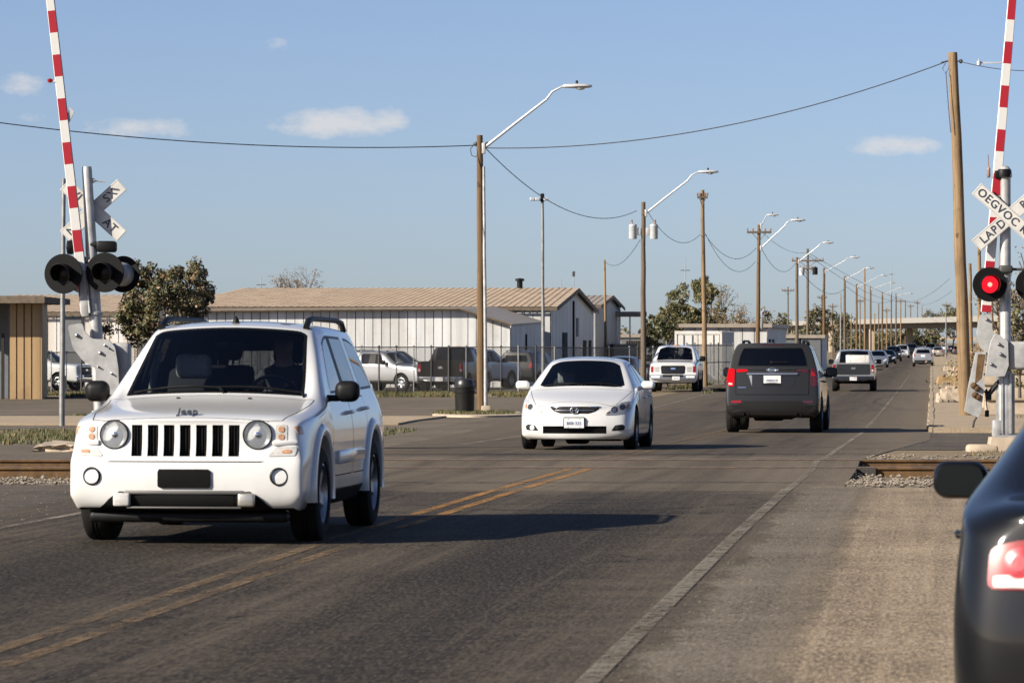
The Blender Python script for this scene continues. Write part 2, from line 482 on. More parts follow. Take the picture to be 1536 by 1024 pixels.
def make_person(name, label, loc, rz, hair_long=False, cap=False, shirt='cloth'):
    """a driver, sitting: one skinned body, hair as its child. Local: hips at the origin, facing -y"""
    V = []; E = []; Rr = []
    def j(p, r, par=None):
        V.append(p); Rr.append(r)
        if par is not None: E.append((par, len(V) - 1))
        return len(V) - 1
    hip = j((0, 0, 0), .145); wa = j((0, .05, .18), .135, hip); ch = j((0, .10, .38), .155, wa); sh = j((0, .12, .50), .12, ch)
    nk = j((0, .10, .60), .055, sh); hd0 = j((0, .07, .68), .075, nk); hd1 = j((0, .055, .76), .095, hd0); hd2 = j((0, .065, .84), .085, hd1)
    for s in (-1, 1):
        a = j((s * .17, .12, .49), .07, sh); el = j((s * .24, -.10, .30), .045, a); wr = j((s * .15, -.32, .40), .03, el)
        pm = j((s * .145, -.39, .425), .035, wr)
        for q in range(4):
            f1 = j((s * (.16 - .022 * q), -.435, .445 - .004 * q), .009, pm); f2 = j((s * (.158 - .022 * q), -.455, .415 - .005 * q), .008, f1)
        th = j((s * .105, -.38, .45), .011, pm); j((s * .09, -.42, .45), .009, th)
        kn = j((s * .15, -.45, .06), .07, j((s * .11, -.1, -.01), .1, hip)); an = j((s * .13, -.72, -.30), .045, kn); j((s * .13, -.88, -.33), .04, an)
    me = bpy.data.meshes.new(name); me.from_pydata(V, E, [])
    o = bpy.data.objects.new(name, me); COL.objects.link(o)
    md = o.modifiers.new('skin', 'SKIN')
    for i, sv in enumerate(me.skin_vertices[0].data): sv.radius = (Rr[i], Rr[i]); sv.use_root = (i == 0)
    sd = o.modifiers.new('sub', 'SUBSURF'); sd.levels = 1
    m2 = evaluated(o); bpy.data.objects.remove(o); bpy.data.meshes.remove(me); m2.materials.clear()
    bm = bmesh.new(); bm.from_mesh(m2)
    for v in bm.verts:       # a face: nose, brow, chin
        x, y, z = v.co
        if z > .66 and y < .0:
            v.co.y -= .018 * math.exp(-((x / .018) ** 2)) * math.exp(-(((z - .745) / .03) ** 2))
            v.co.y += .008 * math.exp(-(((abs(x) - .034) / .016) ** 2)) * math.exp(-(((z - .775) / .014) ** 2))
            v.co.y -= .006 * math.exp(-((x / .03) ** 2)) * math.exp(-(((z - .705) / .012) ** 2))
    for f in bm.faces:
        c = f.calc_center_median()
        f.material_index = 1 if (c.z < .585 and not (c.y < -.33 and c.z > .33)) else 0
    bm.to_mesh(m2); bm.free()
    m2.materials.append(M['skin']); m2.materials.append(M[shirt])
    smooth_mesh(m2, 80)
    o = link_mesh(name, m2); o.location = loc; o.rotation_euler = (0, 0, rz); tag(o, label, 'person')
    bm = bmesh.new(); bmesh.ops.create_uvsphere(bm, u_segments=20, v_segments=12, radius=1)
    for v in bm.verts:
        x, y, z = v.co
        r = 1 + .05 * math.sin(x * 9 + z * 5)
        v.co = Vector((x * .102 * r, .088 + y * .112 * r, .80 + z * (.095 if z > 0 else (.20 if hair_long else .10)) * r))
        if y < -.35 and z < .35: v.co.y = max(v.co.y, .06)
    hm = bpy.data.meshes.new('hair'); bm.to_mesh(hm); bm.free(); hm.materials.append(M['hair']); smooth_mesh(hm, 80)
    link_mesh('hair', hm, o)
    if cap:
        mb = MB(); mb.lathe([(.001, .925), (.06, .915), (.10, .87), (.112, .80)], 20, 0, Matrix.Translation((0, .07, 0))); mb.rbox((0, -.08, .81), (.15, .12, .012), .005)
        mb.build('cap', M['cloth'], o, smooth=50)
    return o

def make_car(sp):
    """the body is grown from a cage, cut (wheel wells, shut lines, slots) and taken apart into its panels"""
    name = sp['name']; root = empty(name)
    cage = cage_mesh(sp); lev = sp.get('lev', 2)
    mats = [sp['paint'], M['wind'], sp.get('sideglass', M['sidegl']), M['privacy'], sp.get('lower', M['trim']), M['liner'], M['pocket'], M['reflector']]
    for m in mats: cage.materials.append(m)
    o = bpy.data.objects.new('cage', cage); COL.objects.link(o)
    md = o.modifiers.new('s', 'SUBSURF'); md.levels = lev; md.render_levels = lev
    base = evaluated(o)
    car = dict(root=root, sp=sp)
    bm = bmesh.new(); bm.from_mesh(base); car['bvh'] = BVHTree.FromBMesh(bm); bm.free()
    # the dark lining of the cabin
    bm = bmesh.new(); bm.from_mesh(base)
    nrm = {v.index: v.normal.copy() for v in bm.verts}
    for v in bm.verts: v.co -= nrm[v.index] * .035
    y0, y1 = sp['cabin']
    bmesh.ops.delete(bm, geom=[f for f in bm.faces if f.material_index in (1, 2, 3) or f.calc_center_median().y < y0 or f.calc_center_median().y > y1], context='FACES')
    for f in bm.faces: f.material_index = 0
    bmesh.ops.reverse_faces(bm, faces=bm.faces[:])
    me = bpy.data.meshes.new('cabin_lining'); bm.to_mesh(me); bm.free(); me.materials.append(M['inner']); smooth_mesh(me, 40)
    if sp.get('cabin_detail', True): lining = link_mesh('cabin_lining', me, root)
    # cutters
    cutters = []
    W = sp['halfw']
    mb = MB()
    for (wy, ra) in sp['arches']:
        for s in (-1, 1):
            mb.lathe([(.0001, 0), (ra, 0), (ra, .6), (.0001, .6)], 40, 5, Matrix.Translation((s * (W - .30), wy, sp['wheel_r'] + sp.get('archup', .02))) @ Matrix.Rotation(R(90 * s), 4, 'Y'))
    if sp.get('cut', True): cutters.append(mb)
    mb = MB()
    for poly in sp.get('doors', ()):
        for s in (-1, 1):
            ring_solid(mb, poly, .008, s * (W - .16), s * (W + .2), 5, AYZ)
    if mb.v: cutters.append(mb)
    if sp.get('hood'):
        mb = MB(); ring_solid(mb, sp['hood'][0], .008, sp['hood'][1], sp['hood'][2], 5, Matrix.Identity(4)); cutters.append(mb)
    if sp.get('hatch'):
        mb = MB(); L = sp['L']; ring_solid(mb, sp['hatch'], .009, -(L - sp.get('hatchdepth', .3)), -(L + .3), 5, AXY); cutters.append(mb)
    mb = MB()
    for c, s, mi in sp.get('pockets', ()): mb.box(c, s, mi)
    if mb.v: cutters.append(mb)
    for mb in sp.get('cutmeshes', ()): cutters.append(mb)
    objs = []
    for mb in cutters:
        c = mb.build('cutter', mats); objs.append(c)
        b = o.modifiers.new('b', 'BOOLEAN'); b.operation = 'DIFFERENCE'; b.object = c; b.solver = 'EXACT'; b.material_mode = 'INDEX'
    full = evaluated(o)
    for c in objs: drop(c)
    drop(o)
    # take the panels apart
    bm = bmesh.new(); bm.from_mesh(full); bm.faces.ensure_lookup_table()
    def inside(p, poly):
        x, y = p; r = False; n = len(poly)
        for i in range(n):
            a, b = poly[i], poly[(i + 1) % n]
            if (a[1] > y) != (b[1] > y) and x < (b[0] - a[0]) * (y - a[1]) / (b[1] - a[1]) + a[0]: r = not r
        return r
    piece = {}
    for f in bm.faces:
        c = f.calc_center_median(); mi = f.material_index; key = 'body'
        if mi == 1: key = 'windscreen'
        elif mi in (2, 3):
            if abs(f.normal.x) > .55: key = ('window', c.x > 0, max([i for i, st in enumerate(sp['stations']) if st['yb'] < c.y + .02] or [0]) if False else next((k for k, (a, b) in enumerate(sp['panes']) if a <= c.y < b), 0))
            else: key = 'rear_window'
        elif mi == 0:
            for k, poly in enumerate(sp.get('doors', ())):
                if abs(c.x) > W - .22 and inside((c.y, c.z), poly): key = ('door', c.x > 0, k)
            if key == 'body' and sp.get('hood') and c.z > sp['hood'][1] and inside((c.x, c.y), sp['hood'][0]): key = 'hood'
            if key == 'body' and sp.get('hatch') and c.y > sp['L'] - sp.get('hatchdepth', .3) and inside((c.x, c.z), sp['hatch']): key = 'tailgate'
        piece.setdefault(key, []).append(f.index)
    car['doors'] = {}
    for key, idx in piece.items():
        b2 = bm.copy(); b2.faces.ensure_lookup_table(); keep = set(idx)
        bmesh.ops.delete(b2, geom=[f for f in b2.faces if f.index not in keep], context='FACES')
        nm = key if isinstance(key, str) else key[0]
        isglass = nm in ('windscreen', 'window', 'rear_window')
        me = bpy.data.meshes.new(nm)
        if isglass:
            b2.faces.ensure_lookup_table(); gm = b2.faces[0].material_index
            for f in b2.faces: f.material_index = 0
            ins = bmesh.ops.inset_region(b2, faces=b2.faces[:], thickness=sp.get('seal', .022) * (1.3 if nm == 'windscreen' else 1), depth=0, use_boundary=True, use_even_offset=True)
            for f in ins['faces']: f.material_index = 1
            b2.to_mesh(me); me.materials.append(mats[gm]); me.materials.append(M['seal'])
        else:
            b2.to_mesh(me)
            for m in mats: me.materials.append(m)
        b2.free(); smooth_mesh(me, 32)
        par = root
        q = link_mesh(nm, me, par)
        if nm == 'door': car['doors'][(key[1], key[2])] = q
        if isinstance(key, str): car[key] = q
    bm.free()
    # handles
    for (s, k), q in car['doors'].items():
        hy, hz = sp['handles'][k]; sx = 1 if s else -1
        h = car['bvh'].ray_cast(Vector((sx * 3, hy, hz)), Vector((-sx, 0, 0)))[0]
        if h:
            mb = MB(); mb.tube([(h.x - sx * .01, hy - .09, hz), (h.x + sx * .035, hy - .07, hz + .005), (h.x + sx * .042, hy, hz + .008), (h.x + sx * .035, hy + .07, hz + .005), (h.x - sx * .01, hy + .09, hz)], .014, 8)
            mb.build('handle', sp.get('handle_mat', sp['paint']), q, smooth=50)
    # wheels
    for (wy, ra) in sp['arches']:
        for s in (-1, 1):
            make_wheel(sp['wheel_r'], sp.get('tyre_w', .22), sp.get('spokes', 6), sp['rim_r'], root, s * (sp['track']), wy, sp['wheel_r'], s)
    # underside: axle, tank, exhaust
    mb = MB(); L = sp['L']; mb.rbox((0, L / 2, sp['floor'] + .06), (W * 1.25, L * .8, .12), .03)
    for (wy, ra) in sp['arches']: mb.tube([(-sp['track'], wy, sp['wheel_r']), (sp['track'], wy, sp['wheel_r'])], .045, 8)
    mb.rbox((-.1, L * .33, sp['floor'] - .02), (.35, .4, .14), .05); mb.rbox((.1, L * .86, sp['floor'] + .0), (.6, .25, .16), .05)
    mb.build('underbody', M['liner'], root, smooth=40)
    # mirrors
    if sp.get('mirror'):
        mx, my, mz, mw, mh = sp['mirror']
        for s in (-1, 1):
            mb = MB(); mb.rbox((s * (mx + mw / 2), my, mz), (mw, .13, mh), min(mw, mh) * .40, 0, seg=5)
            mb.rbox((s * (mx - .03), my + .01, mz - mh * .32), (.14, .06, .05), .015)
            q = mb.build('door_mirror', sp.get('mirror_mat', M['trim']), root, smooth=50)
            mb = MB(); mb.prism(rounded(rect(s * (mx + mw / 2), mz, mw * .84, mh * .78), mh * .36), -(my + .069), -(my + .066), 0, AXY); mb.build('mirror_glass', M['mirrorglass'], q)
    # inside
    if sp.get('cabin_detail', True):
        for (x, y, z) in sp.get('seats', ()): make_seat(root, x, y, z, sp.get('seat_mat', M['seatdark']))
        dy, dz, dw = sp['dash']
        mb = MB(); mb.rbox((0, dy, dz - .10), (dw, .45, .22), .07, seg=3); mb.build('dashboard', M['inner'], root, smooth=50)
        sx, sy, sz = sp['wheelpos']
        T = Matrix.Translation((sx, sy, sz)) @ Matrix.Rotation(R(-62), 4, 'X')
        mb = MB(); mb.tube([(.185 * math.cos(2 * PI * k / 28), .185 * math.sin(2 * PI * k / 28), 0) for k in range(29)], .015, 8, 0, False, T)
        mb.rbox((0, 0, -.02), (.16, .12, .05), .02, 0, T); mb.box((0, 0, -.01), (.34, .03, .015), 0, T); mb.tube([(0, 0, -.03), (0, 0, -.35)], .03, 8, 0, True, T)
        mb.build('steering_wheel', M['wheelrim'], root, smooth=50)
        if 'rearview' in sp:
            x, y, z = sp['rearview']; mb = MB(); mb.rbox((x, y, z), (.24, .05, .07), .02); mb.tube([(x, y - .02, z), (x, y - .09, z + .08)], .012, 6); mb.build('rearview_mirror', M['trim'], root, smooth=50)
    return car

M['mirrorglass'] = plain('mirror_glass', (.035, .045, .055), .08, .9, var=.05)

def set_car(root, X, Y, away=False, L=4.5, sc=1.0, yaw=0.0, wb=(.9, 3.5), scx=None):
    """stand a car on the road: (X, Y) is the middle of the end that faces the camera"""
    a = math.atan(KX)
    Lr = L * sc
    if away:
        px, py = X + math.sin(a - yaw) * Lr, Y + math.cos(a - yaw) * Lr
        ya, yb2 = py - wb[0] * sc, py - wb[1] * sc
        rz = PI - a + yaw; 
    else:
        px, py = X, Y; ya, yb2 = py + wb[0] * sc, py + wb[1] * sc; rz = -a + yaw
    za, zb = gz(ya) + .006, gz(yb2) + .006
    pitch = math.atan2(zb - za, (wb[1] - wb[0]) * sc)
    z0 = za - (zb - za) / (wb[1] - wb[0]) * wb[0]
    root.rotation_mode = 'XYZ'; root.rotation_euler = (pitch, 0, rz); root.location = (px, py, z0); root.scale = (sc, sc, sc)
# ------------------------------------------------------------------ the cars
def jeep():
    low = [(.872, .90), (.878, .64), (.862, .36), (.79, .24)]
    st = [
        S(.03, (.60, .905, .895), (.715, .880), (.795, .850), back=.07, low=[(.82, .70, .0), (.845, .60, -.05), (.85, .36, -.05), (.80, .255, .0)]),
        S(.13, (.645, .945, .930), (.755, .915), (.828, .885), back=.06, low=[(.850, .74, .0), (.865, .61, -.04), (.865, .36, -.04), (.82, .25, 0)]),
        S(.45, (.66, .985, .965), (.775, .950), (.850, .915), k=1.0, back=.02),
        S(.90, (.68, 1.03, 1.005), (.785, .990), (.858, .955)),
        S(1.24, (.705, 1.085, 1.055), (.80, 1.045), (.860, 1.0), bow=.10),
        S(1.40, (.60, 1.600, 1.560), (.650, 1.525), (.815, 1.045), yt=1.98, yb=1.45, bow=.10, yc=1.95),
        S(1.55, (.60, 1.625, 1.585), (.650, 1.535), (.812, 1.055), yt=2.12, yb=1.62, bow=.05),
        S(2.36, (.60, 1.640, 1.600), (.650, 1.550), (.808, 1.065), yt=2.36),
        S(2.45, (.60, 1.640, 1.600), (.650, 1.550), (.808, 1.065), yt=2.45),
        S(3.16, (.60, 1.630, 1.590), (.645, 1.540), (.805, 1.075), yt=3.10),
        S(3.28, (.60, 1.625, 1.585), (.643, 1.535), (.804, 1.075), yt=3.24),
        S(4.02, (.59, 1.605, 1.565), (.625, 1.515), (.79, 1.09), yt=3.92),
        S(4.26, (.58, 1.590, 1.550), (.605, 1.500), (.765, 1.09), yt=4.12, k=.98),
        S(4.36, (.56, 1.570, 1.530), (.58, 1.480), (.73, 1.09), yt=4.17, yb=4.32, k=.95, back=-.05),
    ]
    d1 = [(1.44, 1.035), (1.40, .80), (1.36, .46), (2.36, .46), (2.40, .80), (2.405, 1.045)]
    d2 = [(2.43, 1.045), (2.42, .46), (2.98, .46), (3.20, .80), (3.26, 1.055)]
    sp = dict(name='white_suv', paint=M['white'], stations=st, low=low, lev=3, halfw=.876, L=4.41, clad=True, clad_from=2, floor=.26,
              wind=(4,), side=(6,), side_privacy=(8, 10), rearcap=True, pillars=(7,),
              panes=[(1.3, 2.42), (2.42, 3.22), (3.22, 4.6)],
              crease=[('long', 2, 0, 4, .6), ('long', 3, 0, 4, .15), ('long', 4, 0, 4, .4), ('ring', 0, 0, 3, .65), ('ring', 4, 0, 2, .8), ('ring', 5, 0, 2, .6), ('long', 2, 4, 5, .3), ('long', 4, 4, 12, .35), ('long', 3, 6, 11, .4),
                      ('long', 2, 5, 12, .35), ('long', 7, 0, 13, .6), ('long', 8, 0, 13, .6), ('ring', 6, 3, 4, .7), ('ring', 7, 3, 4, .8), ('ring', 8, 3, 4, .8), ('ring', 9, 3, 4, .8), ('ring', 10, 3, 4, .8), ('ring', 11, 3, 4, .8),
                      ('ring', 0, 4, 8, .3), ('long', 6, 0, 2, .5), ('ring', 13, 0, 8, .35)],
              arches=[(.87, .405), (3.505, .405)], wheel_r=.35, rim_r=.225, track=.775, tyre_w=.225, spokes=5, archup=.03,
              doors=[d1, d2], handles=[(2.24, .93), (3.08, .95)], hood=([(-.70, .14), (-.745, .45), (-.765, .90), (-.775, 1.12), (.775, 1.12), (.765, .90), (.745, .45), (.70, .14), (.60, .085), (-.60, .085)], .80, 1.3),
              pockets=[(((k - 3) * .1185, .02, .757), (.078, .20, .226), 6) for k in range(7)],
              mirror=(.865, 1.52, 1.10, .19, .16), cabin=(1.25, 4.3), seats=[(-.36, 2.25, .68), (.36, 2.25, .68), (-.35, 3.35, .70), (.35, 3.35, .70)], seat_mat=M['seatdark'],
              dash=(1.55, 1.08, 1.3), wheelpos=(.36, 1.72, 1.05), rearview=(0, 1.88, 1.44), seal=.022)
    # corner cuts: the front bumper's black centre trapezoid is a pocket with its own pieces
    car = make_car(sp); root = car['root']
    # slot inserts
    for k in range(7):
        mb = MB(); x = (k - 3) * .1185
        for q in range(3): mb.box((x - .022 + q * .022, .075, .757), (.007, .012, .226))
        for q in range(11): mb.box((x, .082, .655 + q * .0205), (.078, .008, .005))
        mb.build('grille_insert', M['seal'], root)
    for k in range(7):   # raised lip round each slot
        mb = MB(); x = (k - 3) * .1185
    for s in (-1, 1):
        # round headlamp
        h = car['bvh'].ray_cast(Vector((s * .525, -3, .80)), Vector((0, 1, 0)))[0]
        T = Matrix.Translation((s * .525, h.y - .012, .80)) @ Matrix.Rotation(R(90), 4, 'X') @ Matrix.Rotation(R(s * 4), 4, 'Y')
        mb = MB(); mb.lathe([(.107, -.06), (.107, .004), (.104, .008), (.100, .008), (.098, .0)], 40, 0, T)
        hl = mb.build('headlight', M['trim'], root, smooth=40)
        mb = MB(); mb.lathe([(.098, .002), (.090, -.004), (.060, -.014), (.022, -.022)], 40, 0, T); mb.lathe([(.022, -.022), (.020, -.002), (.012, .002), (.001, .002)], 20, 1, T)
        for q in range(8): mb.box((0, .06, -.02), (.003, .06, .01), 0, T, Matrix.Rotation(q * PI / 4, 4, 'Z'))
        mb.build('reflector', [M['reflector'], M['chrome']], hl, smooth=30)
        mb = MB(); mb.lathe([(.099, .004), (.085, .016), (.05, .026), (.001, .030)], 40, 0, T); mb.build('lens', M['lens'], hl, smooth=60)
        # corner lamps, indicator and side marker
        cl = patch(car, rect(s * .695, .812, .085, .125), 'front', 'corner_light', M['whitelens'], root, off=.004, r=.02)
        for zz in (.84, .785): patch(car, circle(s * .695, zz, .022, 16), 'front', 'bulb', M['amber'], cl, off=.009, r=0, n=16, rings=2)
        ind = patch(car, [(s * .60, .645), (s * .80, .650), (s * .81, .715), (s * .66, .712)][::s], 'front', 'indicator', M['whitelens'], root, off=.006, r=.015)
        patch(car, [(s * .70, .668), (s * .77, .67), (s * .775, .694), (s * .71, .692)][::s], 'front', 'bulb', M['amber'], ind, off=.010, r=.01)
        h2 = car['bvh'].ray_cast(Vector((s * .72, -3, .735)), Vector((0, 1, 0)))[0]
        mb = MB(); mb.rbox((s * .705, h2.y + .075, .742), (.19, .18, .045), .02, 0, None, Matrix.Rotation(R(s * 14), 4, 'Z')); mb.build('bumper_eyebrow', sp['paint'], root, smooth=40)
        mb = MB(); mb.prism([(s * .575, .73), (s * .60, .73), (s * .545, .62), (s * .52, .62)], .02, .10, 0, AXY @ Matrix.Translation((0, 0, -.1)))
        patch(car, [(s * .868 * 0 + .12, .80), (.20, .80), (.20, .86), (.12, .86)], 'right' if s < 0 else 'left', 'side_marker', M['amber'], root, off=.004, r=.01)
        # fog lamp
        h3 = car['bvh'].ray_cast(Vector((s * .685, -3, .50)), Vector((0, 1, 0)))[0]
        T = Matrix.Translation((s * .685, h3.y - .002, .50)) @ Matrix.Rotation(R(90), 4, 'X') @ Matrix.Rotation(R(s * 12), 4, 'Y')
        mb = MB(); mb.lathe([(.066, -.05), (.066, .004), (.058, .010), (.052, -.004), (.050, -.03)], 32, 0, T); fg = mb.build('fog_light', M['trim'], root, smooth=40)
        mb = MB(); mb.lathe([(.052, -.012), (.03, -.004), (.001, -.002)], 28, 0, T); mb.build('lens', M['reflector'], fg, smooth=50)
        # fender flares
        for (wy, ra) in sp['arches']:
            pts = []
            mb = MB(); N = 26; prev = None; prof = [(-.01, -.05), (-.005, .020), (.025, .034), (.060, .030), (.088, .0), (.088, -.05)]
            vs = []; fs = []
            for q in range(N + 1):
                a = R(-14 + 208 * q / N)
                for (dr, dx) in prof:
                    rr = ra + dr; y = wy + rr * math.cos(a); z = sp['wheel_r'] + .03 + rr * math.sin(a)
                    z = max(z, .30)
                    vs.append((s * (.868 + dx), y, z))
            m = len(prof)
            for q in range(N):
                for b in range(m - 1): fs.append([q * m + b, q * m + b + 1, (q + 1) * m + b + 1, (q + 1) * m + b])
            mb.add(vs, fs); mb.build('fender_flare', sp['paint'], root, smooth=50)
        mb = MB(); mb.rbox((s * .885, 2.20, .60), (.035, 1.30, .10), .015); mb.build('door_moulding', sp['paint'], root, smooth=40)
        # roof rail
        mb = MB(); mb.tube([(s * .565, 2.02, 1.585), (s * .560, 2.14, 1.635), (s * .555, 2.40, 1.655), (s * .555, 3.60, 1.65), (s * .555, 3.86, 1.63), (s * .56, 3.95, 1.57)], [.026, .026, .022, .022, .026, .026], 10); mb.build('roof_rail', M['trim'], root, smooth=60)
        mb = MB(); mb.tube([(s * .600, 1.55, 1.18), (s * .59, 1.80, 1.45), (s * .585, 2.0, 1.575)], .014, 6)
        # seat headrests of light cloth as seen through the screen
    patch(car, [(-.465, .40), (-.37, .372), (.37, .372), (.465, .40), (.55, .345), (.62, .275), (.74, .235), (-.74, .235), (-.62, .275), (-.55, .345)], 'front', 'lower_fascia', M['trim'], root, off=.006, r=.015, n=60)
    g = patch(car, rect(0, .325, .72, .085), 'front', 'lower_grille', M['pocket'], root, off=.009, r=.01, n=60)
    yb = car['bvh'].ray_cast(Vector((0, -3, .32)), Vector((0, 1, 0)))[0].y
    mb = MB(); mb.rbox((0, yb - .012, .385), (.88, .03, .028), .012); mb.rbox((0, yb - .014, .276), (.84, .025, .014), .006); mb.build('bumper_strip', plain('grey_plastic', (.07, .068, .065), .5), root, smooth=40)
    mb = MB(); mb.rbox((0, yb + .20, .205), (1.46, .16, .085), .035, seg=3); mb.build('air_dam', M['trim'], root, smooth=40)
    for s in (-1, 1):
        mb = MB(); mb.rbox((s * .455, yb - .015, .332), (.125, .06, .098), .018, seg=3); mb.build('tow_hook_cover', M['whitelens'] if s < 0 else plain('worn_chrome', (.5, .47, .42), .3, .8), root, smooth=40)
    patch(car, rect(0, .606, 1.16, .007), 'front', 'panel_seam', M['seal'], root, off=.002, r=0, n=60, rings=2)
    patch(car, rect(0, .485, .385, .135), 'front', 'plate_backing', M['plateblack'], root, off=.016, r=.012, skirt=.025)
    hz = car['bvh'].ray_cast(Vector((0, .16, 3)), Vector((0, 0, -1)))[0]
    text_mesh('Jeep', .085, 'badge', M['ink'], root, (0, .150, hz.z + .022), (R(42), 0, 0), .006, space=1.04, bold=.0016)
    # wipers, washer jets, sunroof, aerial
    for (x0, x1, zz) in ((-.62, .05, 0), (-.02, .66, .0)):
        mb = MB(); pts = []
        for q in range(9):
            t = q / 8; x = x0 + (x1 - x0) * t; h = car['bvh'].ray_cast(Vector((x, 1.21 + .045 + .018 * math.sin(t * PI) - .055 * (1 - (x / .7) ** 2), 3)), Vector((0, 0, -1)))[0]
            pts.append(h + Vector((0, -.012, .014)))
        mb.tube(pts, .010, 6); mb.tube([pts[-1], pts[-1] + Vector((.02, -.05, -.03))], .012, 6); mb.build('wiper', M['trim'], root, smooth=60)
    for x in (-.24, .30):
        mb = MB(); h = car['bvh'].ray_cast(Vector((x, 1.02, 3)), Vector((0, 0, -1)))[0]; mb.rbox(h, (.03, .03, .02), .008); mb.build('washer_jet', M['trim'], root)
    patch(car, rect(.02, 2.62, .82, .72), 'top', 'sunroof', M['privacyroof'], root, off=.004, r=.06)
    h = car['bvh'].ray_cast(Vector((-.0, 2.12, 3)), Vector((0, 0, -1)))[0]
    mb = MB(); mb.lathe([(.03, 0), (.02, .03), (.006, .05), (.001, .055)], 14, 0, Matrix.Translation(h)); mb.build('aerial', M['trim'], root, smooth=50)
    # pale bar put in as the highlight on the passenger-side pillar, light headrest
    mb = MB(); mb.tube([(-.64, 1.95, 1.06), (-.60, 1.92, 1.25), (-.56, 1.93, 1.40)], .024, 8); mb.build('pillar_highlight', M['seat'], root, smooth=60)
    mb = MB(); mb.rbox((-.35, 2.22, 1.285), (.28, .11, .19), .05, seg=3); mb.build('headrest', M['seat'], root, smooth=50)
    # rear lamps and bumper
    for s in (-1, 1): patch(car, rect(s * .735, .95, .11, .24), 'rear', 'tail_light', M['red'], root, off=.006, r=.02)
    patch(car, rect(0, .78, .32, .16), 'rear', 'number_plate', M['plate'], root, r=.01)
    return car
M['brake'] = plain('brake_lens', (.34, .035, .045), .3, coat=.25, var=.3, scale=60)
M['privacyroof'] = plain('sunroof_glass', (.03, .045, .07), .05, coat=1.0, var=.1)

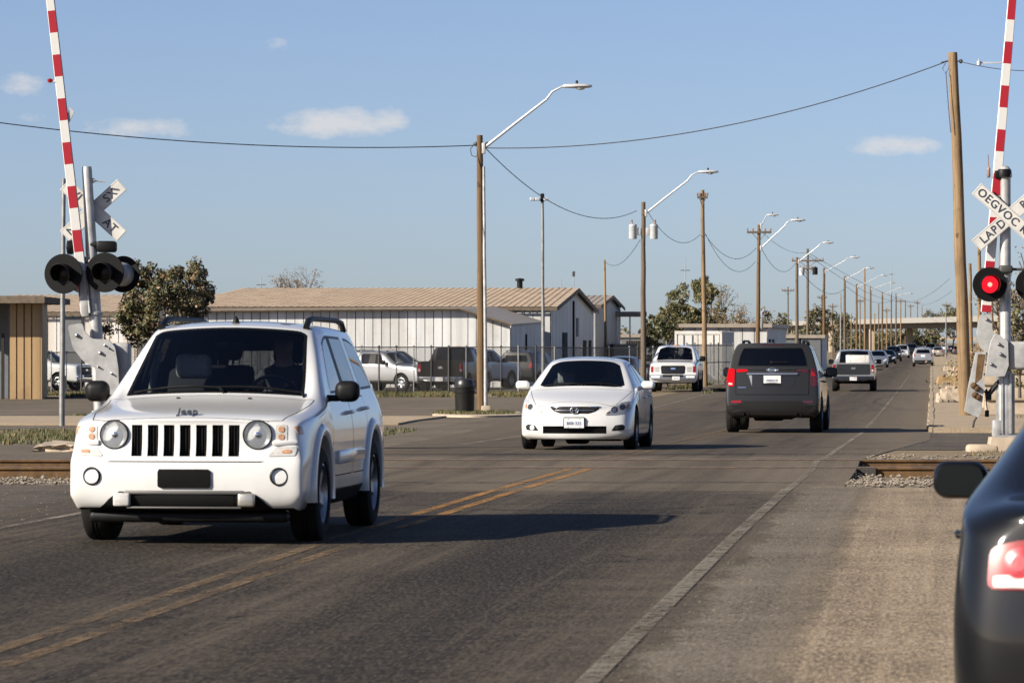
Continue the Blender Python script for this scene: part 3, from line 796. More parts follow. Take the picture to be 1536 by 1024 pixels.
def sedan(paintm, name='white_sedan', lev=3, front=True, detail=True):
    low = [(.885, .70), (.893, .48), (.875, .24), (.79, .17)]
    st = [
        S(.02, (.48, .685, .66), (.60, .635), (.70, .60), back=.22, low=[(.76, .50, -.03), (.79, .36, -.05), (.79, .22, -.03), (.70, .16, .03)]),
        S(.14, (.56, .735, .71), (.68, .685), (.78, .645), back=.20, low=[(.82, .54, -.03), (.845, .38, -.04), (.845, .22, -.03), (.76, .16, 0)]),
        S(.50, (.64, .825, .79), (.755, .765), (.845, .735), back=.08, low=[(.875, .64, 0), (.885, .45, 0), (.87, .23, 0), (.79, .16, 0)]),
        S(.95, (.69, .915, .875), (.795, .850), (.868, .81)),
        S(1.28, (.735, .985, .945), (.815, .92), (.872, .86), bow=.16),
        S(1.45, (.535, 1.40, 1.365), (.615, 1.325), (.862, .93), yt=2.02, yb=1.60, bow=.10, yc=1.97),
        S(1.75, (.535, 1.435, 1.395), (.622, 1.345), (.865, .94), yt=2.22, yb=1.86, bow=.05, yc=2.15),
        S(2.50, (.54, 1.455, 1.415), (.628, 1.36), (.87, .955), yt=2.50),
        S(2.58, (.54, 1.455, 1.415), (.628, 1.36), (.87, .955), yt=2.58),
        S(3.30, (.53, 1.425, 1.385), (.612, 1.33), (.868, .975), yt=3.16, yb=3.38, yc=3.20),
        S(3.50, (.53, 1.395, 1.36), (.605, 1.305), (.866, .985), yt=3.38, yb=3.62, bow=-.08, yc=3.38),
        S(4.08, (.68, 1.045, 1.015), (.76, 1.005), (.855, .975), bow=-.12),
        S(4.55, (.67, 1.035, 1.005), (.755, .985), (.835, .93), bow=-.06, k=.98, back=-.06),
        S(4.76, (.60, 1.0, .975), (.70, .94), (.77, .88), k=.90, back=-.14, low=[(.80, .72, .03), (.81, .52, .05), (.79, .28, .04), (.70, .22, 0)]),
    ]
    d1 = [(1.50, .925), (1.45, .60), (1.50, .32), (2.50, .32), (2.54, .60), (2.545, .95)]
    d2 = [(2.57, .95), (2.56, .32), (3.08, .32), (3.28, .60), (3.44, .97)]
    sp = dict(name=name, hatch=None if front or not detail else [(-.56, 1.10), (-.56, .68), (-.45, .52), (.45, .52), (.56, .68), (.56, 1.10)], hatchdepth=.55, paint=paintm, stations=st, low=low, lev=lev, halfw=.893, L=4.8, clad=False, floor=.17,
              wind=(4,), side=(6, 8), reartop=(10,), pillars=(7,), panes=[(1.4, 2.54), (2.54, 3.8)],
              crease=[('long', 2, 0, 3, .25), ('ring', 0, 0, 3, .4), ('ring', 4, 0, 2, .8), ('ring', 5, 0, 2, .6), ('long', 4, 4, 13, .55), ('long', 2, 11, 13, .5), ('long', 3, 6, 10, .4), ('ring', 10, 0, 2, .6), ('ring', 11, 0, 2, .7),
                      ('long', 7, 0, 13, .4), ('long', 8, 0, 13, .6), ('ring', 7, 3, 4, .8), ('ring', 8, 3, 4, .8), ('ring', 13, 0, 3, .4), ('long', 5, 3, 12, .25)],
              arches=[(.95, .365), (3.69, .365)], wheel_r=.325, rim_r=.205, track=.79, tyre_w=.205, spokes=7,
              doors=[d1, d2] if detail else [], handles=[(2.36, .80), (3.30, .83)] if detail else [], hood=([(-.62, .30), (-.70, .60), (-.76, .95), (-.79, 1.16), (-.40, 1.07), (0, 1.04), (.40, 1.07), (.79, 1.16), (.76, .95), (.70, .60), (.62, .32), (.54, .25), (.40, .225), (-.40, .225), (-.54, .25)], .60, 1.2) if detail and front else None,
              mirror=(.885, 1.78, 1.0, .215, .135) if front else (.88, 1.78, .985, .225, .155), mirror_mat=paintm, cabin=(1.3, 4.2), cabin_detail=detail, seats=[(-.36, 2.42, .52), (.36, 2.42, .52)], dash=(1.72, .98, 1.25), wheelpos=(.36, 1.88, .93), rearview=(0, 2.02, 1.27), seal=.020)
    if front and detail: sp['pockets'] = [((0, .0, .315), (.98, .36, .115), 6)]
    car = make_car(sp); root = car['root']
    if front:
        for s in (-1, 1):
            P = [(s * .45, .545), (s * .62, .55), (s * .82, .60), (s * .855, .69), (s * .80, .755), (s * .69, .735), (s * .55, .65)][::s]
            hl = patch(car, P, 'front', 'headlight', M['reflector'], root, off=.004, r=.02, n=60)
            if detail:
                patch(car, circle(s * .60, .625, .05), 'front', 'projector', M['worn'] if s > 0 else M['reflector'], hl, off=.010, r=0, n=24, dome=.012)  # brighter on one side: the lamp's glare is put into the material
                patch(car, circle(s * .715, .665, .045), 'front', 'bowl', M['worn'], hl, off=.010, r=0, n=24, dome=-.004)
                patch(car, [(s * .765, .63), (s * .80, .65), (s * .81, .705), (s * .775, .72)][::s], 'front', 'indicator', M['amber'], hl, off=.010, r=.01, n=20)
                patch(car, [(s * .475, .565), (s * .535, .567), (s * .535, .61)][::s], 'front', 'indicator', M['amber'], hl, off=.010, r=.008, n=20)
                patch(car, P, 'front', 'lens', M['lens'], hl, off=.018, r=.02, n=60)
            patch(car, [(s * .56, .30), (s * .75, .31), (s * .77, .37), (s * .73, .40), (s * .62, .385)][::s], 'front', 'fog_lamp_pocket', M['pocket'], root, off=.004, r=.015)
            patch(car, circle(s * .66, .345, .038), 'front', 'fog_lamp', M['reflector'] if s < 0 else M['lampdark'], root, off=.010, r=0, n=20, dome=.01)
        gr = patch(car, [(-.39, .665), (.39, .665), (.33, .60), (.22, .563), (-.22, .563), (-.33, .60)], 'front', 'grille', M['pocket'], root, off=.004, r=.02, n=60)
        if detail:
            for zz, w in ((.645, .35), (.615, .31)):
                patch(car, rect(0, zz, w * 2, .013), 'front', 'grille_bar', M['worn'], gr, off=.018, r=.004, n=60, skirt=.02)
            for (a, b) in (((-.39, .667), (.39, .667)),): patch(car, rect(0, .668, .80, .012), 'front', 'grille_bar', M['chrome'], gr, off=.014, r=.004, n=60, skirt=.02)
            mb = MB(); yy = car['bvh'].ray_cast(Vector((0, -3, .615)), Vector((0, 1, 0)))[0].y
            T = Matrix.Translation((0, yy - .024, .612)) @ Matrix.Rotation(R(90), 4, 'X')
            mb.tube([(.062 * math.cos(a * PI / 14), .048 * math.sin(a * PI / 14), 0) for a in range(29)], .009, 8, 0, False, T)
            mb.tube([(-.034, .032, .0), (-.022, -.03, 0)], .008, 6, 0, True, T); mb.tube([(.034, .032, .0), (.022, -.03, 0)], .008, 6, 0, True, T); mb.tube([(-.03, .0, .0), (.03, 0, 0)], .007, 6, 0, True, T)
            mb.build('emblem', M['chrome'], root, smooth=60)
            pl = plate(car, 0, .42, 'front', root, ['', 'B0B·325'], off=.022)
            for q in range(4):
                mb = MB(); mb.box((0, .11, .275 + q * .027), (.96, .02, .007)); mb.build('lower_grille_bar', M['trim'], root)
            for s in (-1, 1): pass
    for s in (-1, 1):
        P = [(s * .44, .85), (s * .62, .885), (s * .735, .855), (s * .745, .715), (s * .50, .715)][::s]
        tl = patch(car, P, 'rear', 'tail_light', M['red'], root, off=.006, r=.03)
        if detail: patch(car, circle(s * .635, .805, .052), 'rear', 'brake_lamp', M['brake'], tl, off=.010, r=0, n=24, dome=.008); patch(car, circle(s * .635, .805, .026), 'rear', 'bulb', M['brake'], tl, off=.018, r=0, n=20, rings=2)
        if detail: patch(car, [(s * .51, .722), (s * .725, .722), (s * .725, .762), (s * .51, .775)][::s], 'rear', 'reverse_lamp', M['whitelens'], tl, off=.010, r=.01)
    if not front or not detail:
        patch(car, rect(0, .80, .31, .15), 'rear', 'number_plate', M['plate'], root, r=.01)
        patch(car, rect(0, .28, 1.2, .08), 'rear', 'rear_valance', M['trim'], root, r=.01)
    if detail:
        for (x0, x1) in ((-.60, .02), (-.05, .60)):
            mb = MB(); pts = []
            for q in range(9):
                t = q / 8; x = x0 + (x1 - x0) * t; h = car['bvh'].ray_cast(Vector((x, 1.30 + .05 * math.sin(t * PI) - .13 * (1 - (x / .735) ** 2), 3)), Vector((0, 0, -1)))[0]
                pts.append(h + Vector((0, -.01, .012)))
            mb.tube(pts, .009, 6); mb.build('wiper', M['trim'], root, smooth=60)
        patch(car, rect(0, 2.55, .78, .60), 'top', 'sunroof', M['privacyroof'], root, off=.004, r=.08)
        mb = MB(); mb.rbox((-.36, 2.40, 1.12), (.28, .11, .20), .05, seg=3); mb.build('headrest', M['seat'], root, smooth=50)
        mb = MB(); mb.tube([(-.62, 1.95, .97), (-.55, 2.08, 1.28)], .016, 8); mb.build('pillar_highlight', M['seat'], root, smooth=60)  # pale bar put in as the pillar's highlight
    return car
M['lampdark'] = plain('dark_lamp_bowl', (.06, .062, .066), .15, .8, var=.3, scale=30)
M['worn'] = plain('dull_chrome', (.35, .35, .36), .25, .9)

def plate(car, x, z, axis, root, lines, w=.305, h=.152, off=.012, frame=True):
    fr = patch(car, rect(x, z, w + .03, h + .03), axis, 'plate_frame', M['seal'], root, off=off, r=.012, n=40, rings=2, skirt=.03)
    hit = car['bvh'].ray_cast(Vector((x, -9 if axis == 'front' else 12, z)), Vector((0, 1 if axis == 'front' else -1, 0)))[0]
    sg = -1 if axis == 'front' else 1
    # a flat plate just proud of the frame
    y = hit.y + sg * (off + .006)
    mb = MB(); mb.rbox((x, y, z), (w, .006, h), .002); pl = mb.build('number_plate', M['plate'], root)
    rot = (R(90), 0, 0 if axis == 'front' else PI)
    if lines:
        if lines[0]: text_mesh(lines[0], .028, 'plate_heading', M['plateblue'], pl, (x, y + sg * .005, z + .052), rot, .0008)
        if len(lines) > 1: text_mesh(lines[1], .068, 'plate_number', M['plateblue'], pl, (x, y + sg * .005, z - .008), rot, .0008, bold=.0015)
        mb = MB()
        for dx in (-.09, .09):
            for dz in (-.062, .062): mb.lathe([(.006, 0), (.006, .004), (.001, .005)], 10, 0, Matrix.Translation((x + dx, y + sg * .003, z + dz)) @ Matrix.Rotation(R(90) * -sg, 4, 'X'))
        mb.build('plate_bolt', M['ink'], pl)
    return pl
M['plateblue'] = plain('plate_blue_ink', (.05, .07, .16), .6)

def grey_suv():
    low = [(.925, .92), (.94, .66), (.925, .40), (.84, .30)]
    def hoods(): return [
        S(.03, (.62, .98, .96), (.74, .94), (.83, .90), back=.12, low=[(.86, .74, -.02), (.88, .56, -.05), (.88, .38, -.05), (.80, .28, 0)]),
        S(.15, (.67, 1.03, 1.01), (.79, .985), (.875, .94), back=.10, low=[(.90, .78, -.02), (.915, .58, -.03), (.91, .38, -.03), (.82, .28, 0)]),
        S(.55, (.70, 1.07, 1.05), (.82, 1.02), (.905, .97), back=.03),
        S(1.0, (.72, 1.10, 1.08), (.84, 1.05), (.915, 1.0)),
        S(1.35, (.75, 1.15, 1.12), (.85, 1.09), (.92, 1.04), bow=.12)]
    st = hoods() + [
        S(1.55, (.62, 1.73, 1.69), (.70, 1.65), (.915, 1.10), yt=2.10, yb=1.60, bow=.08, yc=2.06),
        S(1.75, (.63, 1.77, 1.73), (.71, 1.67), (.918, 1.11), yt=2.25, yb=1.80, bow=.04),
        S(2.55, (.635, 1.80, 1.76), (.72, 1.69), (.92, 1.13)), S(2.64, (.635, 1.80, 1.76), (.72, 1.69), (.92, 1.13)),
        S(3.40, (.635, 1.80, 1.76), (.72, 1.69), (.92, 1.14), yt=3.36), S(3.52, (.635, 1.80, 1.76), (.72, 1.69), (.92, 1.14), yt=3.48),
        S(4.35, (.63, 1.785, 1.75), (.71, 1.68), (.915, 1.16), yt=4.28),
        S(4.62, (.64, 1.79, 1.775), (.72, 1.745), (.90, 1.25), yt=4.42, yb=4.52),
        S(4.74, (.64, 1.785, 1.775), (.735, 1.76), (.88, 1.31), yt=4.50, yb=4.66, back=-.06, k=.94, low=[(.89, .92, .0), (.90, .70, .03), (.89, .44, .05), (.78, .34, 0)]),
    ]
    d1 = [(1.62, 1.10), (1.55, .80), (1.55, .50), (2.56, .50), (2.59, .80), (2.595, 1.12)]
    d2 = [(2.62, 1.12), (2.61, .50), (3.18, .50), (3.40, .80), (3.50, 1.13)]
    sp = dict(name='grey_suv', paint=M['grey'], stations=st, low=low, lev=3, halfw=.94, L=4.78, clad=False, floor=.32,
              wind=(4,), side=(6,), side_privacy=(8, 10), rearcap=True, capx=.965, pillars=(7,), panes=[(1.5, 2.6), (2.6, 3.46), (3.46, 4.7)],
              crease=[('long', 2, 0, 4, .3), ('long', 4, 4, 12, .3), ('long', 3, 6, 12, .4), ('ring', 4, 0, 2, .8), ('ring', 5, 0, 2, .6), ('long', 7, 0, 13, .4), ('long', 8, 0, 13, .6), ('ring', 13, 0, 4, .35), ('long', 6, 11, 13, .3)],
              arches=[(.95, .43), (3.80, .43)], wheel_r=.38, rim_r=.235, track=.83, tyre_w=.25, spokes=6, archup=.03,
              doors=[d1, d2], handles=[(2.40, 1.0), (3.30, 1.02)], hatch=[(-.735, 1.25), (-.73, 1.16), (-.72, .76), (.72, .76), (.73, 1.16), (.735, 1.25)], hatchdepth=.55,
              mirror=(.93, 1.85, 1.20, .24, .19), cabin=(1.4, 4.66), seats=[(-.38, 2.75, .82), (.38, 2.75, .82), (-.42, 3.65, .85), (.42, 3.65, .85)], seat_mat=M['seatdark'],
              dash=(1.75, 1.15, 1.4), wheelpos=(-.38, 2.1, 1.15), rearview=(0, 2.1, 1.60), seal=.014)
    car = make_car(sp); root = car['root']; bv = car['bvh']; 
    sp2 = sp
    for s in (-1, 1):
        tl = patch(car, [(s * .755, .925), (s * .89, .93), (s * .915, 1.10), (s * .875, 1.285), (s * .745, 1.27)][::s], 'rear', 'tail_light', M['redlit'] if s > 0 else M['reddark'], root, off=.008, r=.03, n=48)
        if s > 0: patch(car, [(s * .79, .955), (s * .87, .96), (s * .865, 1.0), (s * .79, .99)][::s], 'rear', 'reverse_lamp', M['whitelens'], tl, off=.013, r=.01)
        else: patch(car, [(s * .77, 1.13), (s * .86, 1.14), (s * .77, 1.24)][::s], 'rear', 'brake_lamp', M['red'], tl, off=.013, r=.01)
        patch(car, [(s * .47, 1.225), (s * .70, 1.20), (s * .715, 1.265), (s * .50, 1.262)][::s], 'rear', 'hatch_lamp', M['redlit'] if s > 0 else M['reddark'], root, off=.008, r=.02)
        patch(car, rect(s * .71, .625, .20, .045), 'rear', 'bumper_reflector', M['red'] if s > 0 else M['reddark'], root, off=.006, r=.015)
        mb = MB(); mb.tube([(s * .60, 2.25, 1.735), (s * .595, 2.4, 1.80), (s * .59, 2.8, 1.825), (s * .59, 4.0, 1.82), (s * .595, 4.25, 1.80), (s * .60, 4.38, 1.71)], [.035, .032, .024, .024, .032, .035], 10); mb.build('roof_rail', M['trim'], root, smooth=60)
        mb = MB(); yb = bv.ray_cast(Vector((s * .5, 12, .40)), Vector((0, -1, 0)))[0].y; mb.lathe([(.055, -.12), (.055, .02), (.046, .02), (.046, -.1)], 20, 0, Matrix.Translation((s * .52, yb + .0, .375)) @ Matrix.Rotation(R(-90), 4, 'X')); mb.build('exhaust_tip', M['trim'], root, smooth=40)
    # plate niche, garnish bar, badge, wiper, bumper sill
    patch(car, [(-.50, 1.165), (.50, 1.165), (.40, .90), (-.40, .90)], 'rear', 'plate_niche', M['lampdark'] if False else M['niche'], root, off=.003, r=.03, n=60)
    plate(car, 0, 1.045, 'rear', root, ['', 'P0R0CII'], w=.34, h=.19, off=.006)
    patch(car, rect(0, 1.175, 1.02, .034), 'rear', 'garnish_bar', M['worn'], root, off=.03, r=.012, n=60, skirt=.05)
    patch(car, [(.40, 1.15), (.47, 1.15), (.40, .93)], 'rear', 'bar_end', M['silver'], root, off=.010, r=.005)
    hy = bv.ray_cast(Vector((0, 12, 1.255)), Vector((0, -1, 0)))[0]
    mb = MB()
    T = Matrix.Translation((0, hy.y + .012, 1.25)) @ Matrix.Rotation(R(90), 4, 'X')
    mb.tube([(.075 * math.cos(a * PI / 14), .042 * math.sin(a * PI / 14), 0) for a in range(29)], .010, 8, 0, False, T); mb.box((0, 0, 0), (.24, .03, .012), 0, T); mb.build('emblem', M['chrome'], root, smooth=60)
    text_mesh('ARMADA', .035, 'badge', M['chrome'], root, (.62, bv.ray_cast(Vector((.62, 12, .905)), Vector((0, -1, 0)))[0].y + .006, .905), (R(90), 0, PI), .004) if False else None
    patch(car, rect(.60, .905, .17, .016), 'rear', 'badge', M['chrome'], root, off=.006, r=.004, n=24, rings=2)
    patch(car, [(-.88, .555), (-.70, .56), (-.60, .64), (.60, .64), (.70, .56), (.88, .555), (.88, .42), (-.88, .42)], 'rear', 'bumper_lower', M['trimgrey'], root, off=.006, r=.03, n=70)
    pts = []
    for q in range(8):
        x = -.32 + .34 * q / 7 * 1.0; h = bv.ray_cast(Vector((x, 12, 1.40)), Vector((0, -1, 0)))[0]; pts.append(h + Vector((0, .02, 0)))
    mb = MB(); mb.tube(pts, .012, 6); mb.lathe([(.03, 0), (.03, .04), (.001, .045)], 12, 0, Matrix.Translation((0.02, pts[-1].y - .03, 1.40)) @ Matrix.Rotation(R(-90), 4, 'X')); mb.build('wiper', M['trim'], root, smooth=50)
    h = bv.ray_cast(Vector((.0, 4.1, 3)), Vector((0, 0, -1)))[0]
    mb = MB(); mb.add([(-.02, h.y - .10, h.z - .01), (.02, h.y - .10, h.z - .01), (.015, h.y + .06, h.z - .01), (-.015, h.y + .06, h.z - .01), (0, h.y + .05, h.z + .085), (0, h.y + .02, h.z + .085)], [(0, 1, 5), (1, 2, 4, 5), (2, 3, 4), (3, 0, 5, 4)]); mb.build('aerial', M['trim'], root, smooth=50)
    patch(car, rect(0, 1.752, .40, .016), 'rear', 'high_brake_light', M['reddark'], root, off=.012, r=.006, n=30)
    for s in (-1, 1): patch(car, [(s * .52, .80), (s * .82, .84), (s * .84, .92), (s * .60, .92)][::s], 'front', 'headlight', M['reflector'], root, r=.02)
    patch(car, rect(0, .82, .8, .2), 'front', 'grille', M['pocket'], root, r=.03)
    return car
M['niche'] = plain('dark_grey_niche', (.012, .012, .0125), .35, .3, coat=.4)
M['trimgrey'] = plain('dark_grey_bumper', (.0065, .0063, .006), .5, spec=.2)

def pickup(paintm, name, kind='front', lev=2, detail=True):
    """full-size crew cab pickup"""
    low = [(.965, .98), (.975, .72), (.96, .50), (.86, .42)]
    st = [
        S(.03, (.72, 1.17, 1.15), (.83, 1.12), (.90, 1.07), back=.08, low=[(.93, .86, -.01), (.945, .70, -.05), (.945, .46, -.06), (.86, .38, 0)]),
        S(.14, (.76, 1.21, 1.19), (.87, 1.16), (.935, 1.11), back=.06, low=[(.955, .90, -.01), (.965, .72, -.03), (.96, .47, -.03), (.86, .38, 0)]),
        S(.55, (.78, 1.245, 1.225), (.885, 1.20), (.955, 1.14), back=.02),
        S(1.1, (.79, 1.27, 1.25), (.89, 1.225), (.96, 1.16)),
        S(1.42, (.80, 1.30, 1.27), (.89, 1.25), (.962, 1.18), bow=.12),
        S(1.62, (.66, 1.83, 1.80), (.74, 1.76), (.955, 1.22), yt=2.10, yb=1.66, bow=.08, yc=2.06),
        S(1.80, (.67, 1.87, 1.84), (.75, 1.78), (.955, 1.23), yt=2.25, yb=1.85, bow=.04),
        S(2.62, (.68, 1.90, 1.87), (.76, 1.80), (.957, 1.25)), S(2.72, (.68, 1.90, 1.87), (.76, 1.80), (.957, 1.25)),
        S(3.50, (.68, 1.88, 1.85), (.755, 1.79), (.955, 1.26), yt=3.40, yb=3.46),
        S(3.62, (.66, 1.85, 1.82), (.74, 1.76), (.94, 1.27), yt=3.50, yb=3.56, bow=-.04),
        S(3.72, (.70, 1.30, 1.30), (.86, 1.30), (.945, 1.27), yt=3.66, yb=3.70),
        S(5.30, (.70, 1.30, 1.30), (.86, 1.30), (.945, 1.27)),
        S(5.62, (.70, 1.30, 1.30), (.85, 1.295), (.935, 1.26), k=.985, low=[(.95, .98, 0), (.955, .74, 0), (.945, .60, 0), (.86, .52, 0)]),
    ]
    d1 = [(1.68, 1.20), (1.62, .90), (1.62, .56), (2.64, .56), (2.67, .90), (2.675, 1.23)]
    d2 = [(2.70, 1.23), (2.69, .56), (3.40, .56), (3.52, .90), (3.52, 1.25)]
    sp = dict(name=name, paint=paintm, stations=st, low=low, lev=lev, halfw=.975, L=5.62, clad=False, floor=.48,
              wind=(4,), side=(6, 8), reartop=(10,), pillars=(7,), panes=[(1.5, 2.67), (2.67, 3.66)],
              crease=[('long', 2, 0, 4, .4), ('long', 4, 4, 13, .4), ('long', 3, 6, 10, .4), ('ring', 4, 0, 2, .8), ('ring', 5, 0, 2, .6), ('ring', 10, 0, 3, .7), ('ring', 11, 0, 8, .8), ('ring', 13, 0, 8, .8), ('ring', 0, 0, 8, .4),
                      ('long', 3, 11, 13, .8), ('long', 7, 0, 13, .5), ('long', 8, 0, 13, .6)],
              arches=[(1.0, .44), (4.55, .44)], wheel_r=.39, rim_r=.24, track=.85, tyre_w=.26, spokes=6, archup=.05,
              doors=[d1, d2] if detail else [], handles=[(2.48, 1.08), (3.36, 1.10)] if detail else [],
              pockets=[((0, 4.66, 1.15), (1.56, 1.74, .62), 5)],
              mirror=(.98, 1.88, 1.34, .24, .22), cabin=(1.45, 3.62), cabin_detail=detail, seats=[(-.42, 2.75, .95), (.42, 2.75, .95)], dash=(1.78, 1.27, 1.45), wheelpos=(.42, 2.15, 1.25), rearview=(0, 2.15, 1.70), seal=.025)
    car = make_car(sp); root = car['root']; bv = car['bvh']
    # front
    g = patch(car, [(-.47, 1.07), (.47, 1.07), (.50, 1.0), (.47, .73), (-.47, .73), (-.50, 1.0)], 'front', 'grille', M['pocket'], root, off=.006, r=.04, n=60)
    for zz in (.97, .90, .82): patch(car, rect(0, zz, .92, .028), 'front', 'grille_bar', M['lampdark'], g, off=.016, r=.005, n=40, skirt=.02)
    patch(car, rect(0, .95, .20, .07), 'front', 'emblem', M['chrome'], root, off=.026, r=.03, n=24, skirt=.02)
    for s in (-1, 1):
        hl = patch(car, [(s * .56, .80), (s * .84, .80), (s * .86, 1.04), (s * .54, 1.04)][::s], 'front', 'headlight', M['whitelens'], root, off=.006, r=.03, n=40)
        for zz in (.86, .92, .98): patch(car, rect(s * .66, zz, .20, .012), 'front', 'trim_bar', M['lampdark'], hl, off=.010, r=.003, n=20, rings=2)
        if kind == 'front': patch(car, [(s * .80, .80), (s * .90, .80), (s * .91, 1.05), (s * .80, 1.05)][::s], 'front', 'indicator', M['red'], root, off=.012, r=.02)
        patch(car, rect(s * .70, .62, .36, .09), 'front', 'fog_lamp', M['reflector'], root, off=.075, r=.03, skirt=.05)
    patch(car, [(-.95, .70), (.95, .70), (.94, .54), (.6, .48), (-.6, .48), (-.94, .54)], 'front', 'bumper', M['worn'] if kind == 'front' else M['chrome'], root, off=.06, r=.05, n=70, skirt=.1)
    patch(car, rect(0, .66, .84, .10), 'front', 'lower_grille', M['pocket'], root, off=.068, r=.02, n=50)
    if detail and kind == 'front': plate(car, .12, .56, 'front', root, ['', 'A4T·D'], off=.07)
    # rear
    for s in (-1, 1):
        tl = patch(car, [(s * .80, .86), (s * .925, .86), (s * .925, 1.22), (s * .80, 1.22)][::s], 'rear', 'tail_light', M['red'], root, off=.008, r=.02)
        patch(car, rect(s * .862, .95, .08, .09), 'rear', 'reverse_lamp', M['whitelens'], tl, off=.012, r=.01)
    tg = patch(car, [(-.76, .76), (.76, .76), (.76, 1.24), (-.76, 1.24)], 'rear', 'tailgate', paintm if kind != 'rear' else M['tailgate'], root, off=.008, r=.02, n=60)
    patch(car, rect(0, 1.05, .20, .09), 'rear', 'emblem', M['chrome'], tg, off=.014, r=.03, n=24)
    mb = MB(); mb.rbox((0, 5.70, .60), (1.86, .18, .20), .05, seg=3); mb.rbox((0, 5.72, .52), (1.3, .16, .08), .03); bp = mb.build('rear_bumper', M['lampdark'] if kind == 'rear' else M['worn'], root, smooth=40)
    mb = MB(); mb.rbox((0, 5.80, .585), (.32, .01, .16), .003); mb.build('number_plate', M['plate'], root)
    if detail: text_mesh('4T K02', .075, 'plate_number', M['plateblue'], root, (0, 5.8065, .585), (R(90), 0, PI), .0008)
    mb = MB(); mb.rbox((0, 2.45, 1.895), (.26, .07, .03), .012); mb.build('cab_light', M['amber'], root, smooth=40)
    return car
M['tailgate'] = plain('dark_tailgate', (.022, .024, .027), .4, .4, coat=.4)
# ------------------------------------------------------------------ ground and roads
def span(a, b, n): return [a + (b - a) * i / n for i in range(n + 1)]
YS = sorted(set([-60, -30, 0, 10] + span(12, 60, 96) + span(60, 130, 56) + span(130, 420, 58) + span(420, 1200, 26) + [1500, 2000, 3000, 4500] + [z[0] for z in _GZ]))
RAIL_Y = (49.3, 51.3)
def road_l(Y): return xc(Y) + (-3.9 if Y < 54 else -3.9 - min(2.2, (Y - 54) * .05))
def road_r(Y): return xc(Y) + 3.4 + (0 if Y < 54 else min(.9, (Y - 54) * .05))
def pit(Y):
    if Y <= 42 or Y >= 56: return 0.0
    if Y < 46.5: t = (Y - 42) / 4.5
    elif Y > 52.6: t = (56 - Y) / 3.4
    else: t = 1
    return -.115 * t * t * (3 - 2 * t)
def gnd(X, Y):
    p = pit(Y)
    if p:
        e = min(abs(X - road_l(Y)), abs(X - road_r(Y))) if not (road_l(Y) < X < road_r(Y)) else 0
        p *= min(1, .6 + e)
    return gz(Y) + p

def sheet(name, mat, left, right, y0, y1, lift, nx=2, kind='structure', skirt=0.0, wob=0.0, group=None):
    """a strip of ground; its texture runs along the road: u = metres from the centre line, v = metres of depth"""
    ys = [y for y in YS if y0 < y < y1]; ys = [y0] + ys + [y1]
    L = left if callable(left) else (lambda Y: left); Rr = right if callable(right) else (lambda Y: right)
    me = bpy.data.meshes.new(name); vs = []; fs = []; uv = []
    rng = random.Random(name)
    for Y in ys:
        a, b = L(Y) + rng.uniform(-wob, wob), Rr(Y) + rng.uniform(-wob, wob)
        for i in range(nx + 1):
            X = a + (b - a) * i / nx; vs.append((X, Y, gz(Y) + lift)); uv.append((X - xc(Y), Y))
    n = nx + 1
    for j in range(len(ys) - 1):
        for i in range(nx): fs.append((j * n + i, j * n + i + 1, (j + 1) * n + i + 1, (j + 1) * n + i))
    if skirt:
        for side in (0, nx):
            base = len(vs)
            for j, Y in enumerate(ys):
                p = vs[j * n + side]; vs.append((p[0], p[1], p[2] - skirt)); uv.append(uv[j * n + side])
            for j in range(len(ys) - 1):
                q = (j * n + side, (j + 1) * n + side, base + j + 1, base + j); fs.append(q if side == 0 else q[::-1])
        for j in (0, len(ys) - 1):
            base = len(vs)
            for i in range(n): p = vs[j * n + i]; vs.append((p[0], p[1], p[2] - skirt)); uv.append(uv[j * n + i])
            for i in range(nx): fs.append((j * n + i, base + i, base + i + 1, j * n + i + 1))
    me.from_pydata(vs, [], fs); ul = me.uv_layers.new(name='UVMap')
    for lp in me.loops: ul.data[lp.index].uv = uv[lp.vertex_index]
    me.materials.append(mat); me.update()
    o = link_mesh(name, me)
    if kind: o['kind'] = kind
    return o

